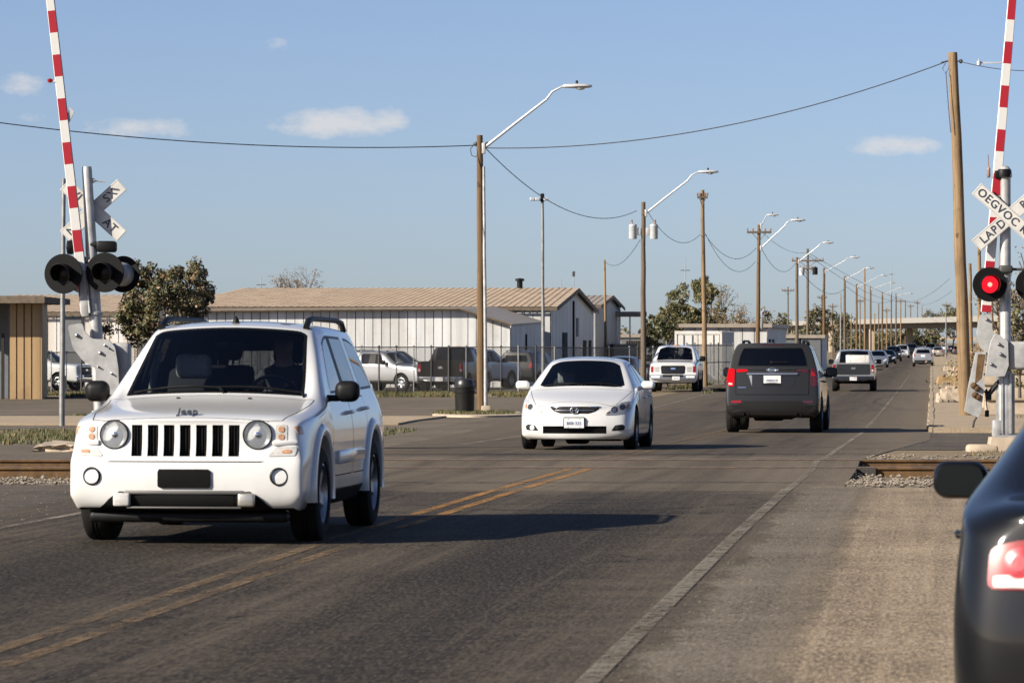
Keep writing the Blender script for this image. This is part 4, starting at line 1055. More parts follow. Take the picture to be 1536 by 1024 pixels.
def asphalt(name, base, warm, seed=0, streak=.5, crack=.5, pale=0.0, grain=.5, patchz=(), ragged=None, dusty=False):
    """worn asphalt: aggregate, long tyre streaks, stains, hairline cracks"""
    t = NT(name); uv = t.uv()
    m0 = t.mapped(uv, (1, 1, 1), loc=(seed * 3.7, seed * 11.3, 0))
    big = t.noise(m0, .35, 5, .6); mid = t.noise(m0, 1.7, 6, .65)
    st = t.noise(t.mapped(m0, (2.0, .045, 1)), 1.0, 6, .65, .3); st2 = t.noise(t.mapped(m0, (9, .12, 1)), 1.0, 4, .7)
    fine = t.noise(t.mapped(m0, (1, .16, 1)), 46, 3, .75); fine2 = t.noise(t.mapped(m0, (1, .22, 1)), 15, 5, .78)
    col = t.mix(t.ramp(big, [(.38, 0), (.62, 1)]), tuple(x * .80 for x in base), warm)
    col = t.mix(t.math('MULTIPLY', t.ramp(st, [(.40, 0), (.62, 1)]), streak), col, tuple(x * .30 for x in base))
    col = t.mix(t.math('MULTIPLY', t.ramp(st2, [(.50, 0), (.72, 1)]), streak * .7), col, tuple(x * 1.7 for x in warm))
    col = t.mix(t.math('MULTIPLY', t.ramp(fine2, [(.48, 0), (.70, 1)]), grain * .55), col, tuple(x * 1.6 for x in warm))
    col = t.mix(t.math('MULTIPLY', t.ramp(fine2, [(.30, 1), (.46, 0)]), grain * .6), col, tuple(x * .5 for x in base))
    col = t.mix(t.math('MULTIPLY', t.ramp(mid, [(.52, 0), (.72, 1)]), .38), col, tuple(x * 1.35 for x in warm))
    col = t.mix(t.math('MULTIPLY', t.ramp(mid, [(.28, 1), (.42, 0)]), .45), col, tuple(x * .6 for x in base))
    u, v, _ = t.sep(m0)
    for (v0, v1, c, amt) in patchz:        # resurfaced stretches, ragged at their ends
        vv = t.math('ADD', t.sep(uv)[1], t.math('MULTIPLY', t.math('SUBTRACT', mid, .5), 3.0))
        a = t.math('SMOOTH_MIN', t.math('MULTIPLY', t.math('SUBTRACT', vv, v0), .9), t.math('MULTIPLY', t.math('SUBTRACT', v1, vv), .5), .2)
        f = t.n('ShaderNodeClamp'); t.l(a, f.inputs[0])
        col = t.mix(t.math('MULTIPLY', f.outputs[0], t.math('MULTIPLY', t.ramp(st, [(.35, 1), (.68, .35)]), amt)), col, c)
    if dusty:        # oil-darkened lanes, ragged and patchy
        ln = t.math('ABSOLUTE', t.math('SUBTRACT', t.math('ABSOLUTE', t.math('ADD', t.sep(uv)[0], t.math('MULTIPLY', t.math('SUBTRACT', st, .5), 1.6))), 1.45))
        near = t.ramp(t.math('DIVIDE', t.math('ADD', t.sep(uv)[1], t.math('MULTIPLY', t.math('SUBTRACT', big, .5), 14)), 60.0), [(.60, 1), (.70, .35)])
        col = t.mix(t.math('MULTIPLY', t.math('MULTIPLY', t.ramp(ln, [(.25, .92), (.95, 0)]), near), t.ramp(t.noise(t.mapped(m0, (1, .10, 1)), .9, 4, .6), [(.34, .35), (.60, 1)])), col, tuple(x * .42 for x in base))
    if dusty:        # dust and grit swept to the sides of the carriageway
        ua = t.math('ADD', t.sep(uv)[0], t.math('MULTIPLY', t.math('SUBTRACT', mid, .5), 1.1))
        col = t.mix(t.math('MULTIPLY', t.ramp(t.math('DIVIDE', ua, 4.0), [(.52, 0), (.95, 1)]), .75), col, (.125, .100, .072))
        col = t.mix(t.math('MULTIPLY', t.ramp(t.math('DIVIDE', ua, -6.0), [(.45, 0), (.80, 1)]), .6), col, (.115, .092, .066))
    col = t.mix(t.math('MULTIPLY', t.ramp(fine, [(.46, 0), (.72, 1)]), grain * .75), col, tuple(min(1, x * 2.3) for x in warm))
    col = t.mix(t.math('MULTIPLY', t.ramp(fine, [(.30, 1), (.44, 0)]), grain), col, tuple(x * .35 for x in base))
    vo = t.n('ShaderNodeTexVoronoi', feature='DISTANCE_TO_EDGE'); vo.inputs['Scale'].default_value = .36
    wv = t.n('ShaderNodeVectorMath', operation='ADD'); t.l(m0, wv.inputs[0])
    nz = t.n('ShaderNodeTexNoise'); nz.inputs['Scale'].default_value = 1.6; nz.inputs['Detail'].default_value = 6; t.l(m0, nz.inputs['Vector'])
    sc = t.n('ShaderNodeVectorMath', operation='SCALE'); sc.inputs['Scale'].default_value = 1.3; t.l(nz.outputs['Color'], sc.inputs[0]); t.l(sc.outputs[0], wv.inputs[1]); t.l(wv.outputs[0], vo.inputs['Vector'])
    ck = t.math('MULTIPLY', t.ramp(vo.outputs['Distance'], [(.0, 1), (.012, 0)]), t.ramp(t.noise(m0, .22, 3), [(.48, 0), (.60, 1)]))
    col = t.mix(t.math('MULTIPLY', ck, crack), col, tuple(x * .22 for x in base))
    h = t.math('ADD', t.math('MULTIPLY', fine, .6), t.math('ADD', t.math('MULTIPLY', fine2, .5), t.math('MULTIPLY', ck, -1.2)))
    b = t.bsdf(col, t.math('ADD', t.math('MULTIPLY', st, -.18), .95), 0, .14, 0, bump=h, bump_s=.5, bump_d=.012)
    if ragged:
        uu = t.math('ADD', t.sep(uv)[0], t.math('ADD', t.math('MULTIPLY', t.math('SUBTRACT', big, .5), .35), t.math('MULTIPLY', t.math('SUBTRACT', t.noise(t.mapped(m0, (1, .2, 1)), 7, 6, .75), .5), .45)))
        a = t.math('MINIMUM', t.math('MULTIPLY', t.math('SUBTRACT', uu, ragged[0]), 9), t.math('MULTIPLY', t.math('SUBTRACT', ragged[1], uu), 5))
        cl = t.n('ShaderNodeClamp'); t.l(a, cl.inputs[0]); t.l(t.math('MULTIPLY', cl.outputs[0], ragged[2] if len(ragged) > 2 else 1.0), b.inputs['Alpha'])
    return t.mat

def dirt(name, a, b, c, s=1.0, bump=.6):
    t = NT(name); o = t.obj(); n1 = t.noise(o, .5 * s, 6, .65); n2 = t.noise(o, 4 * s, 6, .7); n3 = t.noise(o, 34 * s, 3, .7)
    col = t.mix(t.ramp(n1, [(.35, 0), (.65, 1)]), a, b)
    col = t.mix(t.ramp(n2, [(.45, 0), (.75, 1)]), col, c)
    col = t.mix(t.math('MULTIPLY', t.ramp(n3, [(.45, 0), (.75, 1)]), .5), col, tuple(min(1, x * 1.7) for x in b))
    col = t.mix(t.math('MULTIPLY', t.ramp(n3, [(.28, 1), (.42, 0)]), .6), col, tuple(x * .4 for x in a))
    t.bsdf(col, .95, 0, .2, bump=t.math('ADD', n2, n3), bump_s=bump, bump_d=.03); return t.mat

M['ground'] = dirt('dry_ground', (.14, .105, .066), (.19, .145, .092), (.165, .128, .085))
M['road'] = asphalt('road_asphalt', (.0205, .0165, .0125), (.056, .0445, .032), 0, .95, .8, grain=.75, patchz=((39.8, 57, (.135, .108, .076), .9), (57, 4000, (.078, .062, .044), .75)), dusty=True)
M['shoulder'] = asphalt('shoulder_asphalt', (.145, .112, .076), (.225, .175, .120), 2, .45, .7, grain=.7, ragged=(3.40, 99))
M['edge'] = asphalt('pale_shoulder', (.13, .108, .082), (.175, .148, .114), 3, .25, .3, grain=.6, ragged=(2.98, 3.75, .72))
M['lot'] = asphalt('lot_asphalt', (.090, .074, .055), (.125, .102, .074), 4, .25, 1.0, grain=.4)
M['lotdark'] = asphalt('side_road_asphalt', (.060, .050, .040), (.085, .070, .054), 5, .25, .7, grain=.4)
M['walk'] = dirt('pavement_concrete', (.23, .18, .125), (.29, .23, .16), (.26, .205, .145), 1.2, .3)
M['darkdirt'] = dirt('oily_dirt', (.075, .062, .048), (.14, .115, .088), (.10, .085, .068), 1.6)
M['ballast'] = dirt('ballast_gravel', (.17, .14, .105), (.25, .21, .165), (.20, .17, .13), 3.0, 1.0)
M['stone'] = plain('ballast_stone', (.18, .15, .115), .9, var=.35, scale=3)
M['concrete'] = plain('weathered_concrete', (.34, .275, .205), .9, var=.18, scale=4, bump=.3)
def _line(name, c, keep):
    t = NT(name); uv = t.uv(); n = t.noise(t.mapped(uv, (1, .35, 1)), 16, 6, .8); n2 = t.noise(uv, 40, 3, .7); n3 = t.noise(uv, .6, 4, .6)
    col = t.mix(t.math('MULTIPLY', t.ramp(n2, [(.3, 1), (.6, 0)]), .5), c, tuple(x * .5 for x in c))
    w = t.math('ADD', t.math('MULTIPLY', n, .6), t.math('MULTIPLY', n3, .4))
    b = t.bsdf(col, .85, 0, .3)
    t.l(t.ramp(w, [(keep - .06, .80), (keep + .07, .05)]), b.inputs['Alpha']); return t.mat
M['yellow'] = _line('worn_yellow_paint', (.33, .165, .043), .51)
M['yellowfaint'] = _line('faded_yellow_paint', (.16, .105, .055), .48)
M['whiteline'] = _line('worn_white_paint', (.23, .20, .16), .49)
M['whitefaint'] = _line('faded_white_paint', (.19, .165, .13), .50)

# one ground sheet out to the horizon, sunk where the tracks lie
def build_ground():
    xs = sorted(set([-3000, -1500, -800, -400, -200, -120] + span(-80, 80, 64) + [120, 200, 400, 800, 1500, 3000]))
    ys = YS
    vs = []; fs = []
    for Y in ys:
        for X in xs: vs.append((X, Y, gnd(X, Y)))
    n = len(xs)
    for j in range(len(ys) - 1):
        for i in range(n - 1): fs.append((j * n + i, j * n + i + 1, (j + 1) * n + i + 1, (j + 1) * n + i))
    me = bpy.data.meshes.new('ground'); me.from_pydata(vs, [], fs); me.materials.append(M['ground']); smooth_mesh(me, 60)
    tag(link_mesh('ground', me), kind='structure')
build_ground()
sheet('road', M['road'], road_l, road_r, 4, 2500, .012, 6, skirt=.16)
sheet('road_edge', M['edge'], lambda Y: xc(Y) + 2.6, lambda Y: xc(Y) + 3.95, 4, 42, .0155, 1)
sheet('road_shoulder', M['shoulder'], lambda Y: xc(Y) + 3.25, lambda Y: xc(Y) + 16, 4, 41.5, .0138, 4)
sheet('road_shoulder', M['lotdark'], lambda Y: xc(Y) - 16, lambda Y: xc(Y) - 3.9, 4, 43, .008, 4, wob=.05)
# left of the road: oily dirt, kerb strip, lots, verge
sheet('dirt_strip', M['darkdirt'], lambda Y: -60, lambda Y: road_l(Y) + .2, 53.5, 70, .006, 6)
sheet('dirt_strip', M['darkdirt'], lambda Y: -60, lambda Y: road_l(Y) + .2, 86, 92, .006, 6)
sheet('pavement', M['walk'], lambda Y: -60, lambda Y: road_l(Y) - 2.2, 92.5, 104, .05, 6, skirt=.06)
sheet('parking_lot', M['lot'], lambda Y: -80, lambda Y: road_l(Y) + .3, 104.5, 150, .008, 8)
sheet('parking_lot', M['lot'], lambda Y: xc(Y) - 11, lambda Y: road_l(Y) + .3, 57, 104.4, .0075, 4, wob=.2)
sheet('yard', M['lotdark'], lambda Y: -90, lambda Y: xc(Y) - 9, 160, 240, .006, 8)
# right of the road: the side street, pavement and yards
sheet('side_road', M['lotdark'], lambda Y: road_r(Y) - .1, lambda Y: 60, 61, 82.5, .007, 8, wob=.12)
sheet('pavement', M['walk'], lambda Y: xc(Y) + 4.35, lambda Y: xc(Y) + 40, 83, 96, .11, 6, skirt=.13)
sheet('pavement', M['walk'], lambda Y: xc(Y) + 4.35, lambda Y: xc(Y) + 8.4, 96.2, 700, .10, 3, skirt=.12)
sheet('kerb', M['walk'], lambda Y: xc(Y) + 4.24, lambda Y: xc(Y) + 4.36, 83, 700, .115, 1, skirt=.13, wob=.035)
sheet('yard', M['walk'], lambda Y: xc(Y) + 8.4, lambda Y: xc(Y) + 90, 96.2, 500, .02, 4)
# markings
def stripe(name, mat, off, w, y0, y1, lift=.0165, drift=0.0):
    sheet(name, mat, lambda Y: xc(Y) + off - w / 2 + drift * max(0, Y - 54), lambda Y: xc(Y) + off + w / 2 + drift * max(0, Y - 54), y0, y1, lift, 1)
stripe('yellow_line', M['yellowfaint'], -.12, .10, 5, 31.5); stripe('yellow_line', M['yellowfaint'], .12, .10, 5, 31.5)
stripe('yellow_line', M['yellow'], -.12, .10, 31.5, 49.0); stripe('yellow_line', M['yellow'], .12, .10, 31.5, 49.0)
stripe('yellow_line', M['yellowfaint'], -.12, .12, 51.6, 700); stripe('yellow_line', M['yellowfaint'], .12, .12, 51.6, 700)
stripe('edge_line', M['whitefaint'], 2.84, .105, 5, 41, .0185); stripe('edge_line', M['whitefaint'], 2.86, .08, 41, 54); stripe('edge_line', M['whiteline'], 2.88, .08, 54, 260)
stripe('edge_line', M['whiteline'], -3.05, .10, 5, 44); stripe('edge_line', M['whiteline'], -3.3, .12, 66, 320, drift=-.012)
# pavement joints and tar seams across the road, and one painted wire shadow
M['tar'] = plain('tar_and_wire_shadow', (.030, .027, .024), .7)
def seam_or_shadow(Y, x0, x1, w, wob=.03, rise=0.0):
    rng = random.Random(Y); n = 40; vs = []; fs = []
    for i in range(n + 1):
        X = x0 + (x1 - x0) * i / n; y = Y + rise * i / n + rng.uniform(-wob, wob); ww = w * rng.uniform(.5, 1.3)
        vs += [(X, y - ww, gz(y - ww) + .0195), (X, y + ww, gz(y + ww) + .0195)]
    for i in range(n): fs.append((2 * i, 2 * i + 2, 2 * i + 3, 2 * i + 1))
    mb = MB(); mb.add(vs, fs); tag(mb.build('road_joint_or_shadow', M['tar']), kind='structure')
seam_or_shadow(43.4, road_l(43), road_r(43) - .1, .05, .08); seam_or_shadow(57.2, road_l(57), road_r(57), .06, .1)
seam_or_shadow(36.6, xc(36) - .6, xc(36) + 3.3, .022, .02, 1.1)  # thin dark strip painted as an overhead wire's cast shadow

# ------------------------------------------------------------------ the railway
def _rust(name, a, b):
    t = NT(name); o = t.obj(); n = t.noise(o, 5, 6, .7); n2 = t.noise(o, 40, 3)
    t.bsdf(t.mix(t.ramp(n, [(.35, 0), (.7, 1)]), a, b), .85, .1, .3, bump=n2, bump_s=.3, bump_d=.005); return t.mat
M['rust'] = _rust('rusty_rail_side', (.060, .036, .018), (.15, .085, .035))
M['railtop'] = plain('polished_rail_top', (.55, .55, .55), .25, .9, var=.2, scale=3)
M['sleeper'] = plain('dark_sleeper_timber', (.045, .035, .026), .9, var=.35, scale=5, bump=.5)
def railway(x0, x1, label, cross):
    root = empty('railway_track', ((x0 + x1) / 2, 50.3, gz(50.3) - .2))
    tag(root, label, 'railway track')
    for Y in RAIL_Y:
        z = gz(Y) + .028
        prof = [(-.036, 0), (.036, 0), (.038, -.03), (.012, -.048), (.010, -.15), (.07, -.168), (.07, -.18), (-.07, -.18), (-.07, -.168), (-.010, -.15), (-.012, -.048), (-.038, -.03)]
        n = len(prof); mb = MB(); vs = [(x, Y + a, z + b) for x in (x0, x1) for a, b in prof]
        fs = [[i, (i + 1) % n, n + (i + 1) % n, n + i] for i in range(n)]
        for i, f in enumerate(fs): mb.add([vs[k] for k in f], [(0, 1, 2, 3)], 1 if i == 0 else 0)
        mb.add(vs[:n], [list(range(n))], 0); mb.add(vs[n:], [list(range(n))], 0)
        o = mb.build('rail', [M['rust'], M['railtop']]); o.parent = root; o.matrix_parent_inverse = Matrix.Translation(root.location).inverted()
    if not cross:
        k = 0
        x = x0 + .4
        while x < x1:
            zz = (gz(RAIL_Y[0]) + gz(RAIL_Y[1])) / 2 - .20
            mb = MB(); mb.rbox((x, 50.3, zz - .03), (.23, 3.0, .15), .015); o = mb.build('sleeper', M['sleeper']); o.parent = root; o.matrix_parent_inverse = Matrix.Translation(root.location).inverted()
            x += .62
    else:
        mb = MB()
        for Y in RAIL_Y:
            for d in (-.06, .06): mb.box(((x0 + x1) / 2, Y + d, gz(Y) - .04), (x1 - x0, .035, .115))
        o = mb.build('flangeway', M['tar']); o.parent = root; o.matrix_parent_inverse = Matrix.Translation(root.location).inverted()
    return root
rl, rr = road_l(50) - .15, road_r(50) + .15
railway(rr, 14, 'rusty railway track lying in pale gravel beside the black car mirror', False)
railway(-16, rl, 'rusty railway track ending at the road behind the boxy white off-roader', False)
railway(rl, rr, 'worn railway track set flush into the asphalt of the crossing', True)
# gravel between and before the rails
def gravel(name, x0, x1, y0, y1, n, seed, lift=.0):
    rng = random.Random(seed)
    ys = span(y0, y1, 26); nx = int((x1(50) - x0(50)) / .25)
    vs = []; fs = []
    def bed(X, Y):
        z = gnd(X, Y) + .018 + rng.uniform(-.010, .014)
        if RAIL_Y[0] - .5 < Y < RAIL_Y[1] + .5: z -= .05
        return z
    for Y in ys:
        for i in range(nx + 1):
            X = x0(Y) + (x1(Y) - x0(Y)) * i / nx; yy = Y
            if Y == ys[0]: yy = Y + .5 * math.sin(X * 1.3) + .25 * math.sin(X * 3.1)
            vs.append((X, yy, bed(X, Y) - (.03 if Y in (ys[0], ys[-1]) else 0)))
    for j in range(len(ys) - 1):
        for i in range(nx): a = j * (nx + 1) + i; fs.append((a, a + 1, a + nx + 2, a + nx + 1))
    mb = MB(); mb.add(vs, fs)
    ico = [(0, 0, 1), (.9, 0, .3), (.28, .85, .3), (-.72, .53, .3), (-.72, -.53, .3), (.28, -.85, .3), (0, 0, -.6)]
    icf = [(0, 1, 2), (0, 2, 3), (0, 3, 4), (0, 4, 5), (0, 5, 1), (6, 2, 1), (6, 3, 2), (6, 4, 3), (6, 5, 4), (6, 1, 5)]
    for _ in range(n):
        Y = rng.uniform(y0 + .1, y1 - .05); X = rng.uniform(x0(Y), x1(Y)); r = rng.uniform(.012, .034) * (1.35 if rng.random() < .1 else 1)
        if any(abs(Y - ry) < .11 for ry in RAIL_Y): continue
        a = rng.uniform(0, 6.28); sx, sy, sz = r * rng.uniform(.8, 1.4), r * rng.uniform(.8, 1.3), r * rng.uniform(.6, 1.0)
        T = Matrix.Translation((X, Y, bed(X, Y) + sz * .3)) @ Matrix.Rotation(a, 4, 'Z')
        mb.add([T @ Vector((p[0] * sx, p[1] * sy, p[2] * sz)) for p in ico], icf, 1)
    tag(mb.build(name, [M['ballast'], M['stone']]), kind='stuff')
gravel('gravel', lambda Y: road_r(Y) + .02, lambda Y: 13.0, 41.6, 55.5, 9000, 3)
gravel('gravel', lambda Y: -14.0, lambda Y: road_l(Y) - .05, 42.5, 54, 7000, 4)

# ------------------------------------------------------------------ grass
M['grassA'] = plain('grass_green', (.062, .068, .020), .8, var=.3, scale=2)
M['grassB'] = plain('grass_dry', (.13, .10, .042), .85, var=.3, scale=2)
def grass(inside, x0, x1, y0, y1, n, h, seed, dry=.35, lift=.0, soil=True):
    rng = random.Random(seed); mb = MB()
    for _ in range(n):
        for _try in range(8):
            Y = rng.uniform(y0, y1); X = rng.uniform(x0(Y), x1(Y))
            if inside(X, Y): break
        else: continue
        z = gnd(X, Y) + lift; hh = h * rng.uniform(.45, 1.15); mi = 1 if rng.random() < dry else 0
        for b in range(4):
            a = rng.uniform(0, 6.28); w = hh * rng.uniform(.10, .2); lean = hh * rng.uniform(.2, .75)
            bx, by = X + rng.uniform(-.06, .06), Y + rng.uniform(-.06, .06)
            c, s = math.cos(a), math.sin(a)
            mb.add([(bx - s * w, by + c * w, z - .01), (bx + s * w, by - c * w, z - .01), (bx + c * lean, by + s * lean, z + hh)], [(0, 1, 2)], mi)
    tag(mb.build('grass', [M['grassA'], M['grassB']], fix=False), kind='stuff')
def blob(fx, lim):
    from mathutils import noise as nz
    return lambda X, Y: nz.noise(Vector((X * fx, Y * fx * .5, 3.1))) > lim
grass(blob(.6, -.35), lambda Y: -22, lambda Y: road_l(Y) - 1.2, 66.5, 86, 6500, .09, 1, .22)
grass(blob(.35, -.15), lambda Y: -25, lambda Y: xc(Y) - 9.5, 149, 158, 9000, .16, 2, .45)
grass(blob(.5, -.1), lambda Y: -18, lambda Y: -9, 104, 106, 500, .08, 5, .4, .03)
grass(blob(.8, -.2), lambda Y: xc(Y) - 4.9, lambda Y: xc(Y) + 20 if False else xc(Y) - 4.6, 160, 190, 200, .14, 6, .4)
grass(blob(.9, .02), lambda Y: xc(Y) + 4.8, lambda Y: xc(Y) + 14, 55.5, 60.8, 900, .05, 7, .65)
grass(blob(.9, -.1), lambda Y: xc(Y) + 6.2, lambda Y: xc(Y) + 22, 96, 101, 700, .14, 8, .5, .02)
grass(blob(.9, .0), lambda Y: xc(Y) - 7.4, lambda Y: xc(Y) - 6.5, 175, 260, 700, .2, 9, .5)

# ------------------------------------------------------------------ trees
M['bark'] = plain('tree_bark', (.085, .065, .048), .95, var=.3, scale=6, bump=.5)
M['leafD'] = plain('leaf_dark', (.045, .050, .018), .6, var=.35, scale=1.2)
M['leafM'] = plain('leaf_olive', (.085, .080, .026), .6, var=.35, scale=1.2)
M['leafL'] = plain('leaf_dry', (.15, .115, .045), .65, var=.3, scale=1.2)
M['leafR'] = plain('leaf_russet', (.17, .105, .055), .65, var=.3, scale=1.2)
def tree(px, D, top_py, width, label, leaves=4000, leafsize=.12, mats=('leafD', 'leafM', 'leafL'), weights=(.5, .35, .15), seed=1, bare=False, group=None, trunk_h=.3, name='tree', wide_low=False, base=None, twig=1.0):
    rng = random.Random(seed)
    X = (px - 768) / F * D; z0 = gz(D) if base is None else base
    H = CAMZ + (512 - top_py) / F * D - z0
    root = empty(name, (X, D, z0)); tag(root, label, 'tree', group)
    mb = MB(); tips = []
    def grow(p, d, L, r, lev):
        n = 3; pts = [p]; rs = [r]; q = p.copy(); dd = d.copy()
        for i in range(n):
            dd = (dd + Vector((rng.gauss(0, .16), rng.gauss(0, .16), rng.gauss(.05, .1)))).normalized(); q = q + dd * (L / n); pts.append(q.copy()); rs.append(r * (1 - .5 * (i + 1) / n))
        mb.tube(pts, [max(q, .016 * (H / 4)) for q in rs], 6 if lev < 2 else 4, 0, lev == 0)
        if lev >= (4 if bare else 3): tips.append((q, L)); return
        if lev >= 2: tips.append((q, L))
        k = rng.choice((2, 3, 3)) if lev else rng.choice((4, 5))
        if bare: k += 1
        for c in range(k):
            a = rng.uniform(0, 2 * PI) if lev else 2 * PI * c / k + rng.uniform(-.4, .4); sp = rng.uniform(.45, .95) if not lev else rng.uniform(.35, .8)
            u = dd.orthogonal().normalized(); w = dd.cross(u)
            nd = (dd * math.cos(sp) + (u * math.cos(a) + w * math.sin(a)) * math.sin(sp)); nd.z += .12; nd.normalize()
            s = pts[rng.choice((-1, -1, -2))]
            grow(s.copy(), nd, L * rng.uniform(.6, .82), r * .55, lev + 1)
    grow(Vector((0, 0, -.1)), Vector((rng.uniform(-.08, .08), 0, 1)).normalized(), H * trunk_h, max(.05, H * .022), 0)
    # fit the skeleton to the outline seen
    mz = max(t[0].z for t in tips); xa, xb = min(t[0].x for t in tips), max(t[0].x for t in tips); xm = (xa + xb) / 2
    sx = width / max(xb - xa, .01) * (.88 if not bare else 1); sz = H / mz * (.94 if not bare else 1)
    def fit(v):
        k = min(1, max(0, v.z / (mz * .45))); return Vector(((v.x - xm * k) * (1 + (sx - 1) * k), v.y * (1 + (sx - 1) * k), v.z * sz))
    mb.v = [fit(v) for v in mb.v]
    mb.build('trunk', M['bark'], root, smooth=60)
    tips = [(fit(t), L) for t, L in tips]
    if leaves:
        lf = MB(); cl = []
        for t, L in tips:
            for _ in range(2): cl.append((t + Vector((rng.gauss(0, 1), rng.gauss(0, 1), rng.gauss(0, .8))) * width * .055, rng.uniform(.5, 1.25) * width * .085))
        cl = [c for c in cl if rng.random() > .12]
        if not bare:
            for _ in range(60):
                q = Vector((rng.gauss(0, 1), rng.gauss(0, 1), rng.gauss(0, 1))).normalized() * rng.random() ** .4
                cl.append((Vector((q.x * width * .43, q.y * width * .43, H * (.60 + .34 * q.z))), rng.uniform(.6, 1.3) * width * .10))
        for i in range(leaves):
            c, r = rng.choice(cl); v = Vector((rng.gauss(0, 1), rng.gauss(0, 1), rng.gauss(0, .8))); v = v.normalized() * r * rng.random() ** .45
            p = c + v; s = leafsize * rng.uniform(.5, 1.3)
            nrm = (v.normalized() + Vector((rng.gauss(0, .6), rng.gauss(0, .6), rng.gauss(.3, .6)))).normalized(); u = nrm.orthogonal().normalized(); u = (Matrix.Rotation(rng.uniform(0, 6.3), 3, nrm) @ u); w = nrm.cross(u)
            mi = rng.choices((0, 1, 2), weights)[0]
            lf.add([p - u * s, p + w * s * .5, p + u * s, p - w * s * .5], [(0, 1, 2, 3)], mi)
        lf.build('crown', [M[m] for m in mats], root, fix=False)
    return root

# grit and small stones lying about on the road shoulders
def grit(n, seed, x0, x1, y0, y1, rmin, rmax, lift=.014):
    rng = random.Random(seed); mb = MB()
    ico = [(0, 0, 1), (.9, 0, .3), (.28, .85, .3), (-.72, .53, .3), (-.72, -.53, .3), (.28, -.85, .3)]; icf = [(0, 1, 2), (0, 2, 3), (0, 3, 4), (0, 4, 5), (0, 5, 1)]
    for _ in range(n):
        Y = y0 + (y1 - y0) * rng.random() ** 1.3; X = rng.uniform(x0(Y), x1(Y)); r = rng.uniform(rmin, rmax) * (1.6 if rng.random() < .06 else 1)
        T = Matrix.Translation((X, Y, gz(Y) + lift - r * .1)) @ Matrix.Rotation(rng.uniform(0, 6.28), 4, 'Z')
        mb.add([T @ Vector((p[0] * r * 1.2, p[1] * r, p[2] * r * .7)) for p in ico], icf)
    tag(mb.build('gravel', M['grit'], fix=False), kind='stuff')
M['grit'] = plain('road_grit', (.13, .108, .08), .95, var=.4, scale=3)
grit(1500, 51, lambda Y: xc(Y) + 3.2, lambda Y: xc(Y) + 9, 14, 41.5, .004, .011)
grit(900, 52, lambda Y: xc(Y) + 2.95, lambda Y: xc(Y) + 3.6, 14, 60, .004, .010)
grit(1200, 53, lambda Y: xc(Y) - 8, lambda Y: xc(Y) - 3.1, 24, 48, .005, .014)
# ------------------------------------------------------------------ buildings
def metal_wall(name, base, streak, rust, s=1.0, rough=.55):
    t = NT(name); o = t.obj()
    st = t.noise(t.mapped(o, (2.2 * s, 2.2 * s, .12)), 1.0, 5, .7); pn = t.noise(t.mapped(o, (1.1, 1.1, .02)), 1.0, 2, .4); bl = t.noise(o, .9, 5, .65); sp = t.noise(o, 7, 5, .7)
    col = t.mix(t.ramp(pn, [(.40, 0), (.60, 1)]), base, streak)
    col = t.mix(t.math('MULTIPLY', t.ramp(st, [(.48, 0), (.70, 1)]), .55), col, tuple(x * .66 for x in streak))
    col = t.mix(t.math('MULTIPLY', t.ramp(bl, [(.55, 0), (.72, 1)]), .5), col, rust)
    col = t.mix(t.math('MULTIPLY', t.ramp(sp, [(.62, 0), (.74, 1)]), .35), col, rust)
    t.bsdf(col, rough, 0, .4, bump=st, bump_s=.08, bump_d=.02); return t.mat
M['wallwhite'] = metal_wall('white_sheet_metal', (.54, .545, .54), (.43, .425, .41), (.33, .27, .21))
M['walltan'] = metal_wall('tan_sheet_metal', (.30, .20, .10), (.25, .165, .08), (.16, .10, .05))
M['wallgrey'] = metal_wall('grey_sheet_metal', (.30, .30, .30), (.26, .26, .26), (.22, .19, .16))
M['roofbrown'] = metal_wall('rusty_roof_sheet', (.42, .32, .215), (.36, .27, .18), (.28, .19, .12), .7)
M['roofgrey'] = metal_wall('grey_roof_sheet', (.28, .245, .20), (.25, .21, .17), (.2, .15, .1), .7)
M['fascia'] = plain('dark_fascia_board', (.10, .075, .05), .8, var=.3)
M['opening'] = plain('dark_opening', (.012, .012, .013), .9)
M['doorgrey'] = plain('grey_steel_door', (.10, .105, .11), .6)
M['container'] = metal_wall('container_white', (.60, .58, .54), (.56, .54, .50), (.40, .34, .26), .6)

def ribbed(mb, a0, a1, b1, b0, period, depth, gap, mi=0, gi=None):
    """a sheet-metal face a0-a1 (bottom) to b0-b1 (top): flat pans parted by narrow grooves"""
    a0, a1, b0, b1 = (Vector(p) for p in (a0, a1, b0, b1))
    L = (a1 - a0).length; n = max(1, round(L / period)); nrm = (a1 - a0).cross(b0 - a0).normalized() * depth
    g = gap / L
    def row(t): return a0.lerp(a1, t), b0.lerp(b1, t)
    for k in range(n):
        t0, t1, t2 = k / n, (k + 1) / n - g, (k + 1) / n
        if k == n - 1: t1 = t2 = 1.0
        p, q = row(t0); r, s = row(t1)
        mb.add([p + nrm, r + nrm, s + nrm, q + nrm], [(0, 1, 2, 3)], mi)
        if k < n - 1:
            u, v = row(t2)
            mb.add([r + nrm, r, s, s + nrm], [(0, 1, 2, 3)], mi); mb.add([r, u, v, s], [(0, 1, 2, 3)], mi if gi is None else gi); mb.add([u, u + nrm, v + nrm, v], [(0, 1, 2, 3)], mi)
def zpy(py, D): return CAMZ + (512 - py) / F * D
def xpx(px, D): return (px - 768) / F * D
ca = math.cos(math.atan(KX)); sa = math.sin(math.atan(KX))
def back(p, d):       # a point pushed away along the road's direction
    return Vector((p[0] + sa * d, p[1] + ca * d, p[2]))

